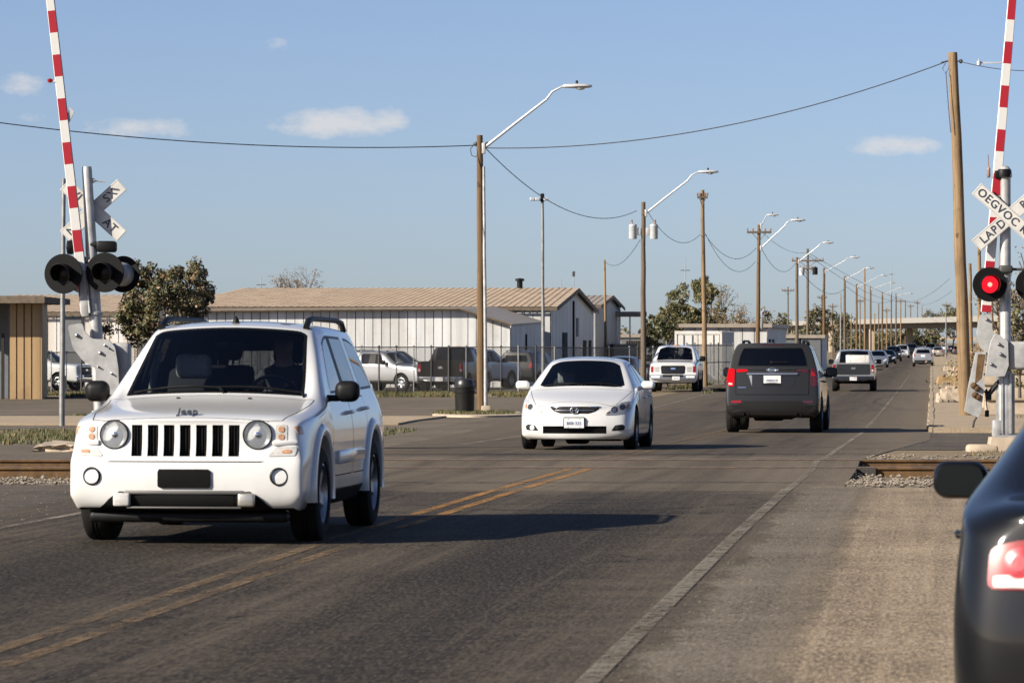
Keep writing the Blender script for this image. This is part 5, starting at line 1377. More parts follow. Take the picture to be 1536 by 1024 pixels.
def building(label, cat='building', name='warehouse', loc=None):
    e = empty(name, loc); tag(e, label, cat); return e
def part(mb, name, mats, root, smooth=None):
    o = mb.build(name, mats, None, smooth, fix=False); o.parent = root; o.matrix_parent_inverse = Matrix.Translation(root.location).inverted(); return o

def shed_front():
    D = 185; zb = gz(D); d = 15.5
    P = lambda px, z: Vector((xpx(px, D), D, z))
    zl, zr = zpy(467.5, D), zpy(464, D); ze = zpy(488, D)
    root = building('long low white ribbed metal shed whose roof edge slopes down at its right end', 'shed', 'metal_shed', (xpx(500, D), D, zb))
    mb = MB()
    ribbed(mb, P(248, zb), P(690, zb), P(690, zr), P(248, zl), .40, .045, .035, 0, 1)
    ribbed(mb, P(690, zb), P(765, zb), P(765, ze), P(690, zr), .40, .045, .035, 0, 1)
    A, B = P(765, zb), back(P(765, zb), d); ribbed(mb, A, B, B + Vector((0, 0, ze - zb + .25)), A + Vector((0, 0, ze - zb)), .80, .05, .05, 0, 1)
    A, B = P(248, zb), back(P(248, zb), d); ribbed(mb, B, A, A + Vector((0, 0, zl - zb)), B + Vector((0, 0, zl - zb)), .80, .05, .05, 0, 1)
    part(mb, 'wall', [M['wallwhite'], M['wallgroove']], root)
    mb = MB(); o = Vector((0, -.35, .06))
    q = [P(245, zl) + o, P(690, zr) + o, back(P(690, zr), d) + Vector((0, 0, .25)), back(P(245, zl), d) + Vector((0, 0, .25))]
    mb.add(q + [p - Vector((0, 0, .10)) for p in q], [(0, 1, 2, 3), (7, 6, 5, 4), (0, 4, 5, 1), (1, 5, 6, 2), (2, 6, 7, 3), (3, 7, 4, 0)])
    q = [P(690, zr) + o, P(768, ze) + o, back(P(768, ze), d + .2) + Vector((0, 0, .25)), back(P(690, zr), d) + Vector((0, 0, .25))]
    mb.add(q + [p - Vector((0, 0, .10)) for p in q], [(0, 1, 2, 3), (7, 6, 5, 4), (0, 4, 5, 1), (1, 5, 6, 2), (2, 6, 7, 3)], 1)
    part(mb, 'roof', [M['roofgrey'], M['roofgrey']], root)
    mb = MB(); mb.tube([P(245, zl) + Vector((0, -.38, .02)), P(690, zr) + Vector((0, -.38, .02)), P(768, ze) + Vector((0, -.38, .02))], .06, 6); part(mb, 'gutter', M['fascia'], root)
    mb = MB(); c = back(P(765, zpy(515, D)), 7); mb.box(c + Vector((.06, 0, 0)), (.06, .9, .9)); part(mb, 'window', M['opening'], root)
M['wallgroove'] = plain('sheet_joint', (.07, .06, .05), .8, var=.3)

def gable(pxl, pxr, D, py_eave, py_ridge, depth, wallm, roofm, root, over=.35, roof_l=None, ribs=.36, pxl_ridge=None):
    """a long shed across the view: front eave, ridge behind it, gable on the right"""
    zb = gz(D); ze = zpy(py_eave, D); P = lambda px, z: Vector((xpx(px, D), D, z))
    zr = zpy(py_ridge, D + depth / 2)
    up = lambda p, z: Vector((p[0], p[1], z))
    FL, FR = P(pxl, zb), P(pxr, zb); BL, BR = back(FL, depth / ca), back(FR, depth / ca); ML, MR = back(FL, depth / 2 / ca), back(FR, depth / 2 / ca)
    mb = MB(); ribbed(mb, FL, FR, up(FR, ze), up(FL, ze), .42, .05, .035, 0, 1)
    for a, b, m in ((FR, BR, MR), (BL, FL, ML))[:1 if pxl_ridge else 2]:
        lo, hi = (a, b)
        ribbed(mb, lo, m, up(m, zr), up(lo, ze), .85, .04, .05, 0, 1); ribbed(mb, m, hi, up(hi, ze), up(m, zr), .85, .04, .05, 0, 1)
    ribbed(mb, BR, BL, up(BL, ze), up(BR, ze), .85, .05, .05, 0, 1)
    part(mb, 'wall', [wallm, M['wallgroove']], root)
    mb = MB(); sl = (zr - ze) / (depth / 2)
    o = Vector((0, -over, -over * sl + .10)); ex = Vector((over, 0, 0))
    a0, a1 = up(FL, ze) + o - ex, up(FR, ze) + o + ex; r0, r1 = up(ML, zr) + Vector((0, 0, .10)) - ex, up(MR, zr) + Vector((0, 0, .10)) + ex
    b0, b1 = up(BL, ze) + Vector((0, over, -over * sl + .1)) - ex, up(BR, ze) + Vector((0, over, -over * sl + .1)) + ex
    if pxl_ridge:
        r0 = at(pxl_ridge, 512, D + depth / 2); r0.z = zr + .10
        mb.add([a0, r0, b0], [(0, 1, 2)], 0)
    ribbed(mb, a0, a1, r1, r0, ribs, .035, .08, 0); ribbed(mb, b1, b0, r0, r1, ribs, .035, .08, 0)
    for (p, q, r) in ((a1, r1, b1), (a0, r0, b0))[:1 if pxl_ridge else 2]:
        for s, e in ((p, r1 if r is b1 else r0), (r, r1 if r is b1 else r0)):
            mb.add([s, e, e - Vector((0, 0, .2)), s - Vector((0, 0, .2))], [(0, 1, 2, 3)], 1)
    mb.add([a0, a1, a1 - Vector((0, 0, .16)), a0 - Vector((0, 0, .16))], [(0, 1, 2, 3)], 1)
    part(mb, 'roof', [roofm, M['fascia']], root)
    return FR, MR, BR, ze, zr, zb
def wall_fixture(root, FR, d, z, w, h, name, mat, t=.06):
    """a door or window on the right-hand gable, d metres behind its front corner"""
    p = back(FR, d); mb = MB(); T = Matrix.Translation((p.x, p.y, z)) @ Matrix.Rotation(-math.atan(KX), 4, 'Z'); mb.box((t, 0, 0), (.08, w, h), 0, T); return part(mb, name, mat, root)

def big_shed():
    D = 201.5; root = building('long white metal warehouse with a brown ribbed roof and a shaded gable end', 'warehouse', 'warehouse', (xpx(700, D), D, gz(D)))
    FR, MR, BR, ze, zr, zb = gable(262, 825, D, 463, 435.5, 25.5, M['wallwhite'], M['roofbrown'], root, pxl_ridge=366)
    wall_fixture(root, FR, 7.5, zb + 1.8, 2.4, 1.6, 'window', M['opening']); wall_fixture(root, FR, 12.5, zb + 2.2, .35, 4.2, 'downpipe', M['trimgrey'], .09)
    wall_fixture(root, FR, 15, zb + 2.9, 1.0, 1.0, 'louvre', M['doorgrey']); wall_fixture(root, FR, 19.5, zb + 1.1, 1.6, 2.2, 'door', M['opening']); wall_fixture(root, FR, 23, zb + 1.1, 1.3, 2.2, 'door', M['opening'])
    mb = MB(); p = back(Vector((xpx(741, D), D, 0)), 12.7); mb.lathe([(.15, 0), (.15, .5), (.24, .5), (.24, .62), (.001, .66)], 12, 0, Matrix.Translation((p.x, p.y, zr))); part(mb, 'roof_vent', M['trim'], root, 40)
def far_shed():
    D = 240; root = building('grey gabled shed just behind the brown-roofed warehouse, dark lean-to below', 'shed', 'metal_shed', (xpx(900, D), D, gz(D)))
    FR, MR, BR, ze, zr, zb = gable(800, 893, D, 460, 446, 19, M['wallgrey'], M['roofgrey'], root)
    mb = MB(); p = back(FR, 12); mb.box((p.x + .7, p.y, zb + 1.0), (1.4, 12, 2.0)); part(mb, 'lean_to', M['doorgrey'], root)
    mb = MB()
    for q in range(7): pp = back(FR, 6.5 + q * 2); mb.box((pp.x + 1.42, pp.y, zb + 1.1), (.12, .2, 2.2))
    part(mb, 'lean_to_post', M['walltan'], root)
def left_shed():
    D = 143; zb = gz(D); ze = zpy(455, D); d = 7
    root = building('tan ribbed shed with a dark bay at the left edge of the picture', 'shed', 'metal_shed', (xpx(20, D), D, zb))
    P = lambda px, z: Vector((xpx(px, D), D, z)); up = lambda p, z: Vector((p[0], p[1], z))
    mb = MB(); ribbed(mb, P(15, zb), P(60, zb), P(60, ze), P(15, ze), .26, .035, .05, 0, 1)
    A = P(62, zb); B = Vector((A.x * (D + d) / D + .2, D + d, zb)); ribbed(mb, A, B, up(B, ze), up(A, ze), .8, .03, .05, 0, 1)
    mb.box((xpx(61, D), D + .1, (zb + ze) / 2), (.10, .25, ze - zb - .01))
    part(mb, 'wall', [M['walltan'], M['wallgroovetan']], root)
    mb = MB(); mb.box((xpx(-60, D), D + 3.5, (zb + ze) / 2), (xpx(15, D) - xpx(-135, D) - .05, .2, ze - zb)); mb.box((xpx(14, D), D + 1.8, (zb + ze) / 2), (.1, 3.4, ze - zb - .02)); part(mb, 'back_wall', M['doorgrey'], root)
    mb = MB(); mb.box((xpx(4, D), D + .05, (zb + zpy(500, D)) / 2), (.10, .12, zpy(500, D) - zb)); part(mb, 'post', M['opening'], root)
    mb = MB(); q = xpx(72, D); l = xpx(-140, D); mb.box(((q + l) / 2, D + d / 2 - .5, ze + .12), (q - l, d + 1.4, .22)); part(mb, 'roof', M['fascia'], root)
    mb = MB(); mb.box(((q + l) / 2, D - 1.22, ze + .13), (q - l + .04, .05, .26)); part(mb, 'fascia', M['fascia'], root)
M['wallgroovetan'] = plain('tan_sheet_joint', (.16, .10, .05), .8, var=.3)
def mid_shed():
    D = 190; root = building('brown-roofed shed with patched white and tan walls behind the left signal', 'shed', 'metal_shed', (xpx(150, D), D, gz(D)))
    FR, MR, BR, ze, zr, zb = gable(-60, 205, D, 471, 446, 26, M['wallpatch'], M['roofbrown'], root)
    mb = MB(); mb.box((xpx(108, D), D - .1, (ze + zb) / 2), (.9, .12, ze - zb)); part(mb, 'door', M['doorgrey'], root)
M['wallpatch'] = metal_wall('patched_sheet_metal', (.52, .50, .47), (.46, .40, .33), (.36, .22, .13))
shed_front(); big_shed(); far_shed(); left_shed(); mid_shed()

def container():
    D = 215; zb = gz(D); zt = zpy(496.5, D); a, b = xpx(1012, D), xpx(1083, D)
    root = building('white shipping container end with double doors beyond the fence', 'container', 'shipping_container', ((a + b) / 2, D, zb))
    P = lambda x, z: Vector((x, D, z)); up = lambda p, z: Vector((p[0], p[1], z)); L = 12.5
    mb = MB(); FR, FL = P(b, zb + .1), P(a, zb + .1)
    ribbed(mb, FR, back(FR, L), up(back(FR, L), zt), up(FR, zt), .3, .035, .14, 0); ribbed(mb, back(FL, L), FL, up(FL, zt), up(back(FL, L), zt), .3, .035, .14, 0)
    mb.add([up(FL, zt), up(FR, zt), up(back(FR, L), zt), up(back(FL, L), zt)], [(0, 1, 2, 3)]); mb.add([back(FL, L), back(FR, L), up(back(FR, L), zt), up(back(FL, L), zt)], [(3, 2, 1, 0)])
    mb.box(((a + b) / 2, D + .03, zt - .08), (b - a, .14, .18)); mb.box(((a + b) / 2, D + .03, zb + .16), (b - a, .14, .16))
    for x in (a + .06, b - .06): mb.box((x, D + .03, (zt + zb) / 2), (.12, .15, zt - zb - .35))
    part(mb, 'shell', M['container'], root)
    for s in (-1, 1):
        w = (b - a) / 2 - .16; mb = MB(); mb.rbox(((a + b) / 2 + s * (w / 2 + .015), D + .02, (zt + zb) / 2 + .03), (w, .06, zt - zb - .42), .02)
        d = part(mb, 'door', M['container'], root); mb = MB()
        for q in (.3, .72): mb.tube([((a + b) / 2 + s * w * q, D - .04, zb + .3), ((a + b) / 2 + s * w * q, D - .04, zt - .2)], .02, 6)
        part(mb, 'locking_bar', M['worn'], root)
container()
def low_building():
    D = 236; root = building('long low white flat-roofed building behind the container and grey off-roader', 'building', 'flat_roofed_building', (xpx(1090, D), D, gz(D)))
    zb = gz(D); zt = zpy(488, D); a, b = xpx(1025, D), xpx(1150, D)
    P = lambda x, z: Vector((x, D, z)); up = lambda p, z: Vector((p[0], p[1], z)); L = 30
    mb = MB(); FR, FL = P(b, zb), P(a, zb)
    ribbed(mb, FL, FR, up(FR, zt), up(FL, zt), .7, .04, .05, 0, 1); ribbed(mb, FR, back(FR, L), up(back(FR, L), zt), up(FR, zt), .7, .04, .05, 0, 1); ribbed(mb, back(FL, L), FL, up(FL, zt), up(back(FL, L), zt), .7, .04, .05, 0, 1)
    part(mb, 'wall', [M['wallwhite'], M['wallgroove']], root)
    mb = MB(); q = [up(FL, zt) + Vector((-.3, -.3, .1)), up(FR, zt) + Vector((.3, -.3, .1)), up(back(FR, L), zt) + Vector((.3, .3, .1)), up(back(FL, L), zt) + Vector((-.3, .3, .1))]
    mb.add(q + [p - Vector((0, 0, .22)) for p in q], [(0, 1, 2, 3), (7, 6, 5, 4), (0, 4, 5, 1), (1, 5, 6, 2), (2, 6, 7, 3), (3, 7, 4, 0)]); part(mb, 'roof', M['roofgrey'], root)
    mb = MB()
    for q in (3, 8): pp = back(FR, q); mb.box((pp.x + .05, pp.y, zb + 1.2), (.08, 1.6, 2.2))
    part(mb, 'door', M['doorgrey'], root)
    mb = MB(); p = Vector((xpx(1142, D), D - .3, 0)); mb.tube([(p.x, p.y, zt - .2), (p.x, p.y, zt + .75), (p.x + .15, p.y, zt + .9), (p.x + .3, p.y, zt + .75)], .05, 6); part(mb, 'vent_pipe', M['worn'], root)
low_building()
def far_white(pxa, pxb, D, pyt, label, mat='wallwhite', depth=14, name='flat_roofed_building', doors=2):
    zb = gz(D); zt = zpy(pyt, D); a, b = xpx(pxa, D), xpx(pxb, D)
    root = building(label, 'building', name, ((a + b) / 2, D, zb)); P = lambda x, z: Vector((x, D, z)); up = lambda p, z: Vector((p[0], p[1], z))
    mb = MB(); FR, FL = P(b, zb), P(a, zb); BR, BL = back(FR, depth), back(FL, depth)
    for p, q in ((FL, FR), (FR, BR), (BR, BL), (BL, FL)): ribbed(mb, p, q, up(q, zt), up(p, zt), 1.0, .05, .08, 0, 1)
    part(mb, 'wall', [M[mat], M['wallgroove']], root)
    mb = MB(); o = .25; q = [up(FL, zt) + Vector((-o, -o, .1)), up(FR, zt) + Vector((o, -o, .1)), up(BR, zt) + Vector((o, o, .1)), up(BL, zt) + Vector((-o, o, .1))]
    mb.add(q + [p - Vector((0, 0, .25)) for p in q], [(0, 1, 2, 3), (7, 6, 5, 4), (0, 4, 5, 1), (1, 5, 6, 2), (2, 6, 7, 3), (3, 7, 4, 0)]); part(mb, 'roof', M['roofgrey'], root)
    for k in range(doors):
        mb = MB(); x = a + (b - a) * (k + .6) / (doors + .2); mb.box((x, D - .07, zb + 1.3), (1.6, .08, 2.4)); part(mb, 'door', M['doorgrey'], root)
far_white(1168, 1232, 300, 504, 'small white shed between the grey off-roader and the utility poles')
far_white(1150, 1172, 330, 489, 'narrow tan block of a building under the left end of the bridge', 'concrete', 10)
far_white(314, 348, 230, 443, 'small tan rooftop building peeping over behind the dark tree', 'concrete', 10, doors=0)
far_white(928, 1000, 300, 503, 'low pale building behind the rubble yard and its dark trees', 'wallgrey', 10)

def canopy():
    D = 255; a, b = xpx(927, D), xpx(963, D); zb = gz(D); zt = zpy(471, D)
    root = building('open flat canopy on posts over tan stacked goods beside the gabled grey shed', 'canopy', 'yard_canopy', ((a + b) / 2, D, zb))
    mb = MB(); mb.rbox(((a + b) / 2, D + 2, zt), (b - a + .6, 4.4, .32), .04); part(mb, 'roof', M['darkblue'], root)
    for x in (a, (a + b) / 2, b):
        mb = MB(); mb.box((x, D + .2, (zt + zb) / 2 - .08), (.10, .10, zt - zb - .17)); part(mb, 'post', M['worn'], root)
    rng = random.Random(5); k = 0
    for x0, h in ((a + .35, 1.5), (a + .95, 1.2), (b - .35, .9)):
        for q in range(int(h / .38)):
            mb = MB(); mb.rbox((x0, D + 1, zb + .19 + q * .38), (.5 + rng.uniform(-.04, .04), .9, .34), .03)
            mb.box((x0, D + .535, zb + .19 + q * .38), (.12, .03, .25), 1)
            o = mb.build('pallet_load', [M['walltan'], M['concrete']])
            tag(o, 'tan strapped bale stacked under the flat yard canopy', 'bale', 'bales under the yard canopy')
canopy()

# ------------------------------------------------------------------ bridge over the road
def bridge():
    root = building('pale concrete road bridge crossing the far end of the street', 'bridge', 'road_bridge', (55, 640, gz(640)))
    A = Vector((xpx(1096, 900), 900, 0)); B = Vector((xpx(1520, 590), 590, 0)); N = 30
    def q(t): return A.lerp(B, t)
    def ztop(t): return CAMZ + (512 - (483.5 - 11 * t ** 1.5)) / F * q(t).y
    mb = MB(); w = Vector((.997, .08, 0)) * 11
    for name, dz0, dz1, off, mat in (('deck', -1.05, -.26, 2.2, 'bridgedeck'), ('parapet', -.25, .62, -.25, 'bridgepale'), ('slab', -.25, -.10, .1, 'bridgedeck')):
        mb = MB(); vs = []
        for i in range(N + 1):
            t = i / N; p = q(t); z = ztop(t) - .62
            o = w * (off / 11)
            e = w * .03 if name == 'parapet' else w * (.75 if name == 'deck' else .95)
            vs += [p + o + Vector((0, 0, z + dz0)), p + o + Vector((0, 0, z + dz1)), p + o + e + Vector((0, 0, z + dz1)), p + o + e + Vector((0, 0, z + dz0))]
        fs = []
        for i in range(N):
            for k in range(4): fs.append((i * 4 + k, i * 4 + (k + 1) % 4, i * 4 + 4 + (k + 1) % 4, i * 4 + 4 + k))
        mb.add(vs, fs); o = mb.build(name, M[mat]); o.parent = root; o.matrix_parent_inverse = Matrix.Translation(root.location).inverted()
    for px in (1176, 1232, 1292, 1476):
        t = (px - 1096) / (1520 - 1096); D = q(t).y * .999
        # parametrise by picture position
        for _ in range(30):
            p = q(t); e = px - (768 + p.x / p.y * F); t += e / 600
        for s in (.18, .8):
            mb = MB(); p = q(t) + w * s; mb.rbox((p.x, p.y, (gz(p.y) + ztop(t) - 1.6) / 2), (1.1, 1.1, ztop(t) - 1.62 - gz(p.y)), .2, seg=3); part(mb, 'pier', M['concrete'], root, 40)
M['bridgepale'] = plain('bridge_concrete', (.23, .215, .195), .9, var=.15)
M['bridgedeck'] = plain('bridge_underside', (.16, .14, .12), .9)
bridge()
def bridge2():
    root = building('second smaller pale bridge glimpsed farther down the road', 'bridge', 'road_bridge', (95, 1000, gz(1000)))
    mb = MB(); mb.box((xpx(1420, 1000), 1000, zpy(508, 1000)), (14, 8, .9)); part(mb, 'deck', M['concrete'], root)
    for px in (1385, 1452):
        mb = MB(); mb.box((xpx(px, 1000), 1000, (zpy(508, 1000) + gz(1000)) / 2 - .24), (1.2, 5, zpy(508, 1000) - gz(1000) - .5)); part(mb, 'pier', M['concrete'], root)
bridge2()

# ------------------------------------------------------------------ fences
M['galv'] = plain('galvanised_steel', (.20, .20, .195), .5, .6, var=.2)
M['galvdark'] = plain('weathered_fence_pipe', (.05, .048, .045), .6, .3, var=.2)
def _mesh():
    t = NT('chain_link'); o = t.uv(); u, v, _ = t.sep(o)
    a = t.math('ADD', u, v); b = t.math('SUBTRACT', u, v)
    f = lambda s: t.math('LESS_THAN', t.math('ABSOLUTE', t.math('SUBTRACT', t.math('FRACT', t.math('MULTIPLY', s, 9.0)), .5)), .085)
    m = t.math('MAXIMUM', f(a), f(b)); bs = t.bsdf((.06, .058, .055), .55, .5, .4); t.l(m, bs.inputs['Alpha']); return t.mat
M['chain'] = _mesh()
def fence(pts, h, n, label, rails=(1.0,), pickets=False):
    root = empty('wire_fence', (pts[0][0], pts[0][1], gz(pts[0][1]))); tag(root, label, 'fence')
    P = [Vector((p[0], p[1], 0)) for p in pts]; L = [(b - a).length for a, b in zip(P, P[1:])]; T = sum(L)
    def at_(d):
        for a, b, l in zip(P, P[1:], L):
            if d <= l: return a.lerp(b, d / l)
            d -= l
        return P[-1]
    for k in range(n + 1):
        p = at_(T * k / n); z = gz(p.y); mb = MB(); mb.tube([(p.x, p.y, z - .1), (p.x, p.y, z + h + .03)], .022 if k % 4 else .035, 8); mb.lathe([(.05, 0), (.03, .05), (.001, .06)], 8, 0, Matrix.Translation((p.x, p.y, z + h + .02)))
        part(mb, 'post', M['galvdark'] if k % 3 else M['galv'], root, 60)
    for r in rails:
        mb = MB(); pp = [at_(T * k / (n * 1)) for k in range(n + 1)]; mb.tube([(p.x, p.y, gz(p.y) + h * r) for p in pp], .024, 6); part(mb, 'rail', M['galvdark'], root, 60)
    if pickets:
        mb = MB(); m = int(T / .14)
        for k in range(m): p = at_(T * k / m); z = gz(p.y); mb.box((p.x, p.y, z + h * .5), (.022, .022, h))
        o = part(mb, 'picket', M['galv'], root); o['kind'] = 'stuff'
    else:
        me = bpy.data.meshes.new('chain_link'); vs = []; fs = []; uv = []
        for k in range(n + 1):
            p = at_(T * k / n); z = gz(p.y); vs += [(p.x, p.y + .03, z + .03), (p.x, p.y + .03, z + h)]; uv += [(T * k / n, 0), (T * k / n, h)]
            if k: b = 2 * k; fs.append((b - 2, b, b + 1, b - 1))
        me.from_pydata(vs, [], fs); ul = me.uv_layers.new(name='UVMap')
        for lp in me.loops: ul.data[lp.index].uv = uv[lp.vertex_index]
        me.materials.append(M['chain']); o = link_mesh('chain_link', me); o.parent = root; o.matrix_parent_inverse = Matrix.Translation(root.location).inverted()
    return root
fence([(xpx(-60, 158), 158), (xpx(122, 160), 160)], 1.66, 8, 'chain link fence in front of the parked cars at the far left edge')
fence([(xpx(150, 160), 160), (xpx(830, 160), 160)], 1.87, 26, 'long chain link fence in front of the long white ribbed shed', (1.0,))
fence([(xpx(832, 161), 161), (xpx(940, 168), 168), (xpx(1012, 186), 186)], 1.85, 9, 'chain link fence section behind the white saloon running to the container', (1.0,))
fence([(xpx(1030, 192), 192), (xpx(1100, 203), 203)], 2.0, 6, 'steel picket fence in front of the white shipping container', (.97, .55), pickets=True)

# ------------------------------------------------------------------ poles, lamps, wires
def _wood(name, a, b):
    t = NT(name); o = t.obj(); g = t.noise(t.mapped(o, (14, 14, .7)), 1.0, 6, .7); s = t.noise(o, 2.0, 5); k = t.noise(t.mapped(o, (6, 6, 2.5)), 1.0, 3)
    col = t.mix(t.ramp(g, [(.35, 0), (.65, 1)]), a, b); col = t.mix(t.math('MULTIPLY', t.ramp(s, [(.5, 0), (.75, 1)]), .4), col, tuple(x * .6 for x in a))
    col = t.mix(t.math('MULTIPLY', t.ramp(k, [(.66, 0), (.72, 1)]), .7), col, tuple(x * .3 for x in a))
    t.bsdf(col, .9, 0, .2, bump=g, bump_s=.5, bump_d=.02); return t.mat
M['woodA'] = _wood('pole_timber_brown', (.085, .052, .026), (.145, .092, .048))
M['woodB'] = _wood('pole_timber_pale', (.12, .078, .042), (.24, .165, .095))
M['woodC'] = _wood('pole_timber_grey', (.085, .066, .048), (.13, .10, .073))
M['lampwhite'] = plain('lamp_arm_white', (.44, .44, .44), .35, .2, var=.06)
M['xfmr'] = plain('transformer_grey', (.36, .37, .38), .4, .1, var=.1)
M['wire'] = plain('black_cable', (.018, .018, .02), .6)
M['porcelain'] = plain('insulator', (.22, .13, .09), .25)
def pole(px, py, D, dia, mat, label, px_base=None, name='utility_pole', cat='utility pole', group=None, arms=(), base_z=None, extras=None):
    """a timber or steel pole by its top in the picture; returns its Empty and top point"""
    X = xpx(px_base if px_base is not None else px, D); zb = gz(D) if base_z is None else base_z; zt = zpy(py, D); xt = xpx(px, D) - X
    root = empty(name, (X, D, zb)); tag(root, label, cat, group)
    H = zt - zb; mb = MB(); rng = random.Random(px * 7 + py)
    n = 9; mb.tube([(xt * i / n + rng.uniform(-.01, .01) * dia * 4, 0, -.3 + (H + .3) * i / n) for i in range(n + 1)], [dia / 2 * (1 - .32 * i / n) for i in range(n + 1)], 14)
    mb.build('shaft', M[mat], root, smooth=40)
    top = Vector((xt, 0, H))
    for (dz, w) in arms:
        mb = MB(); mb.rbox((xt, -dia * .4, H - dz), (w, .10, .12), .015); mb.tube([(xt - w * .3, -dia * .3, H - dz), (xt, -dia * .3, H - dz - .5), (xt + w * .3, -dia * .3, H - dz)], .02, 5)
        ca_ = mb.build('crossarm', M['woodC'], root)
        for f in (-.47, -.25, .25, .47):
            mb = MB(); mb.lathe([(.02, 0), (.05, .05), (.03, .08), (.05, .11), (.03, .15), (.001, .17)], 10, 0, Matrix.Translation((xt + w * f, -dia * .4, H - dz + .06))); mb.build('insulator', M['porcelain'], ca_, smooth=50)
    return root, top
def lamp(root, top, dz, hx, hz, hy=0.0, size=1.0):
    """a davit arm from dz below the pole's top to a cobra-head lamp at (hx, hz) from the top"""
    a = top + Vector((.10, 0, -dz)); b = top + Vector((hx - .42 * size, hy, hz - .02)); k = a.lerp(b, .86) + Vector((-.02, 0, .06))
    mb = MB(); mb.tube([a, a.lerp(b, .4) + Vector((-.01, 0, .0)), a.lerp(b, .8), k + Vector((.05, 0, .05)) * size, b + Vector((.0, 0, .015)), b + Vector((.2, 0, .02)) * size], [.045 * size, .04 * size, .034 * size, .03 * size, .028 * size, .028 * size], 8)
    mb.rbox(a, (.10, .16, .3), .02); arm = mb.build('lamp_arm', M['lampwhite'], root, smooth=60)
    mb = MB(); c = top + Vector((hx, hy, hz)); prof = [(-.40, .05, .045), (-.33, .10, .06), (-.05, .15, .075), (.2, .15, .07), (.36, .09, .045), (.40, .03, .02)]
    vs = []; n = 12
    for (x, w, h) in prof:
        for q in range(n):
            t = 2 * PI * q / n; vs.append(c + Vector((x, w * math.cos(t), h * math.sin(t) * (1 if math.sin(t) > 0 else .8))) * size)
    fs = [(i * n + q, i * n + (q + 1) % n, (i + 1) * n + (q + 1) % n, (i + 1) * n + q) for i in range(len(prof) - 1) for q in range(n)] + [tuple(range(n))[::-1], tuple(range((len(prof) - 1) * n, len(prof) * n))]
    mb.add(vs, fs); hd = mb.build('lamp_head', M['lampwhite'], root, smooth=50)
    mb = MB(); mb.lathe([(.035, 0), (.035, .07), (.02, .09), (.001, .095)], 10, 0, Matrix.Translation(c + Vector((-.02, 0, .07)) * size)); mb.build('photocell', M['trim'], hd, smooth=50)
    mb = MB(); mb.lathe([(.13, 0), (.11, -.03), (.06, -.05), (.001, -.055)], 14, 0, Matrix.Translation(c + Vector((.08, 0, -.05)) * size)); mb.build('diffuser', M['lens2'], hd, smooth=50)
M['lens2'] = plain('lamp_glass', (.55, .56, .56), .15, 0, coat=.5)
def wire(pts, sag, r, label, name='overhead_cable', sags=None):
    mb = MB()
    for i, (a, b) in enumerate(zip(pts, pts[1:])):
        a, b = Vector(a), Vector(b); s = sags[i] if sags else sag; n = 28
        mb.tube([a.lerp(b, k / n) - Vector((0, 0, 4 * s * (k / n) * (1 - k / n))) for k in range(n + 1)], r, 5)
    o = mb.build(name, M['wire'], smooth=60); tag(o, label, 'cable'); return o

M['mastgalv'] = plain('signal_mast_galvanised', (.33, .33, .325), .45, .35, var=.28, scale=5)
LG = 'timber lamp posts along the left kerb'
p1, t1 = pole(720, 203, 110, .25, 'woodA', 'nearest timber lamp post, standing by the black litter bin', 722, 'street_lamp', 'street lamp', LG)
lamp(p1, t1, .36, xpx(866, 110) - xpx(720, 110), zpy(131, 110) - zpy(203, 110), -.4)
mb = MB(); mb.tube([(-.12, 0, t1.z - .22), (-.22, 0, t1.z - .24)], .02, 6)
for q in (-1, 1): mb.lathe([(.02, 0), (.05, .03), (.05, .09), (.02, .12)], 10, 0, Matrix.Translation((q * .15, 0, t1.z - .30)))
mb.tube([(-.2, 0, t1.z - .25), (-.3, 0, t1.z - .38), (-.27, 0, t1.z - .55), (-.15, 0, t1.z - .6), (-.1, 0, t1.z - .5)], .012, 5); mb.build('cable_bracket', M['galvdark'], p1, smooth=50)
pole(725.5, 250, 109.5, .11, 'mastgalv', 'slim white steel conduit pole touching the back of the nearest timber lamp post', 729, 'steel_pole', 'pole')
mb = MB(); mb.rbox((xpx(729, 109.5), 109.5, gz(109.5) + .11), (.26, .26, .26), .03); tag(mb.build('pole_footing', M['concrete'], smooth=40), 'small concrete footing of the slim white pole by the litter bin', 'footing')
p2, t2 = pole(965, 303, 160, .25, 'woodC', 'timber lamp post with two white transformers beside the white pickup', 965, 'street_lamp', 'street lamp', LG)
lamp(p2, t2, .45, xpx(1062, 160) - xpx(965, 160), zpy(258.5, 160) - zpy(303, 160), -.4)
for s in (-1, 1):
    mb = MB(); T = Matrix.Translation((s * .42, -.05, t2.z - 1.48)); mb.lathe([(.001, 0), (.15, .0), (.16, .03), (.16, .50), (.17, .52), (.15, .58), (.001, .62)], 20, 0, T); mb.rbox((-s * .25, 0, .3), (.14, .1, .3), .02, 0, T)
    tr = mb.build('transformer', M['xfmr'], p2, smooth=40); mb = MB(); mb.lathe([(.03, 0), (.05, .06), (.03, .10), (.05, .14), (.015, .2)], 10, 0, T @ Matrix.Translation((s * .05, 0, .58))); mb.build('bushing', M['porcelain'], tr, smooth=50)
p3, t3 = pole(1138.5, 337, 221, .27, 'woodA', 'timber lamp post with a crossarm and two lamps above the grey off-roader', 1136, 'street_lamp', 'street lamp', LG, arms=((.42, 1.35),))
lamp(p3, t3, 1.3, xpx(1196, 221) - xpx(1138, 221), zpy(330.5, 221) - zpy(337, 221), -.4); lamp(p3, t3, .1, xpx(1160, 221) - xpx(1138.5, 221), zpy(322, 221) - zpy(337, 221), .4, .8)
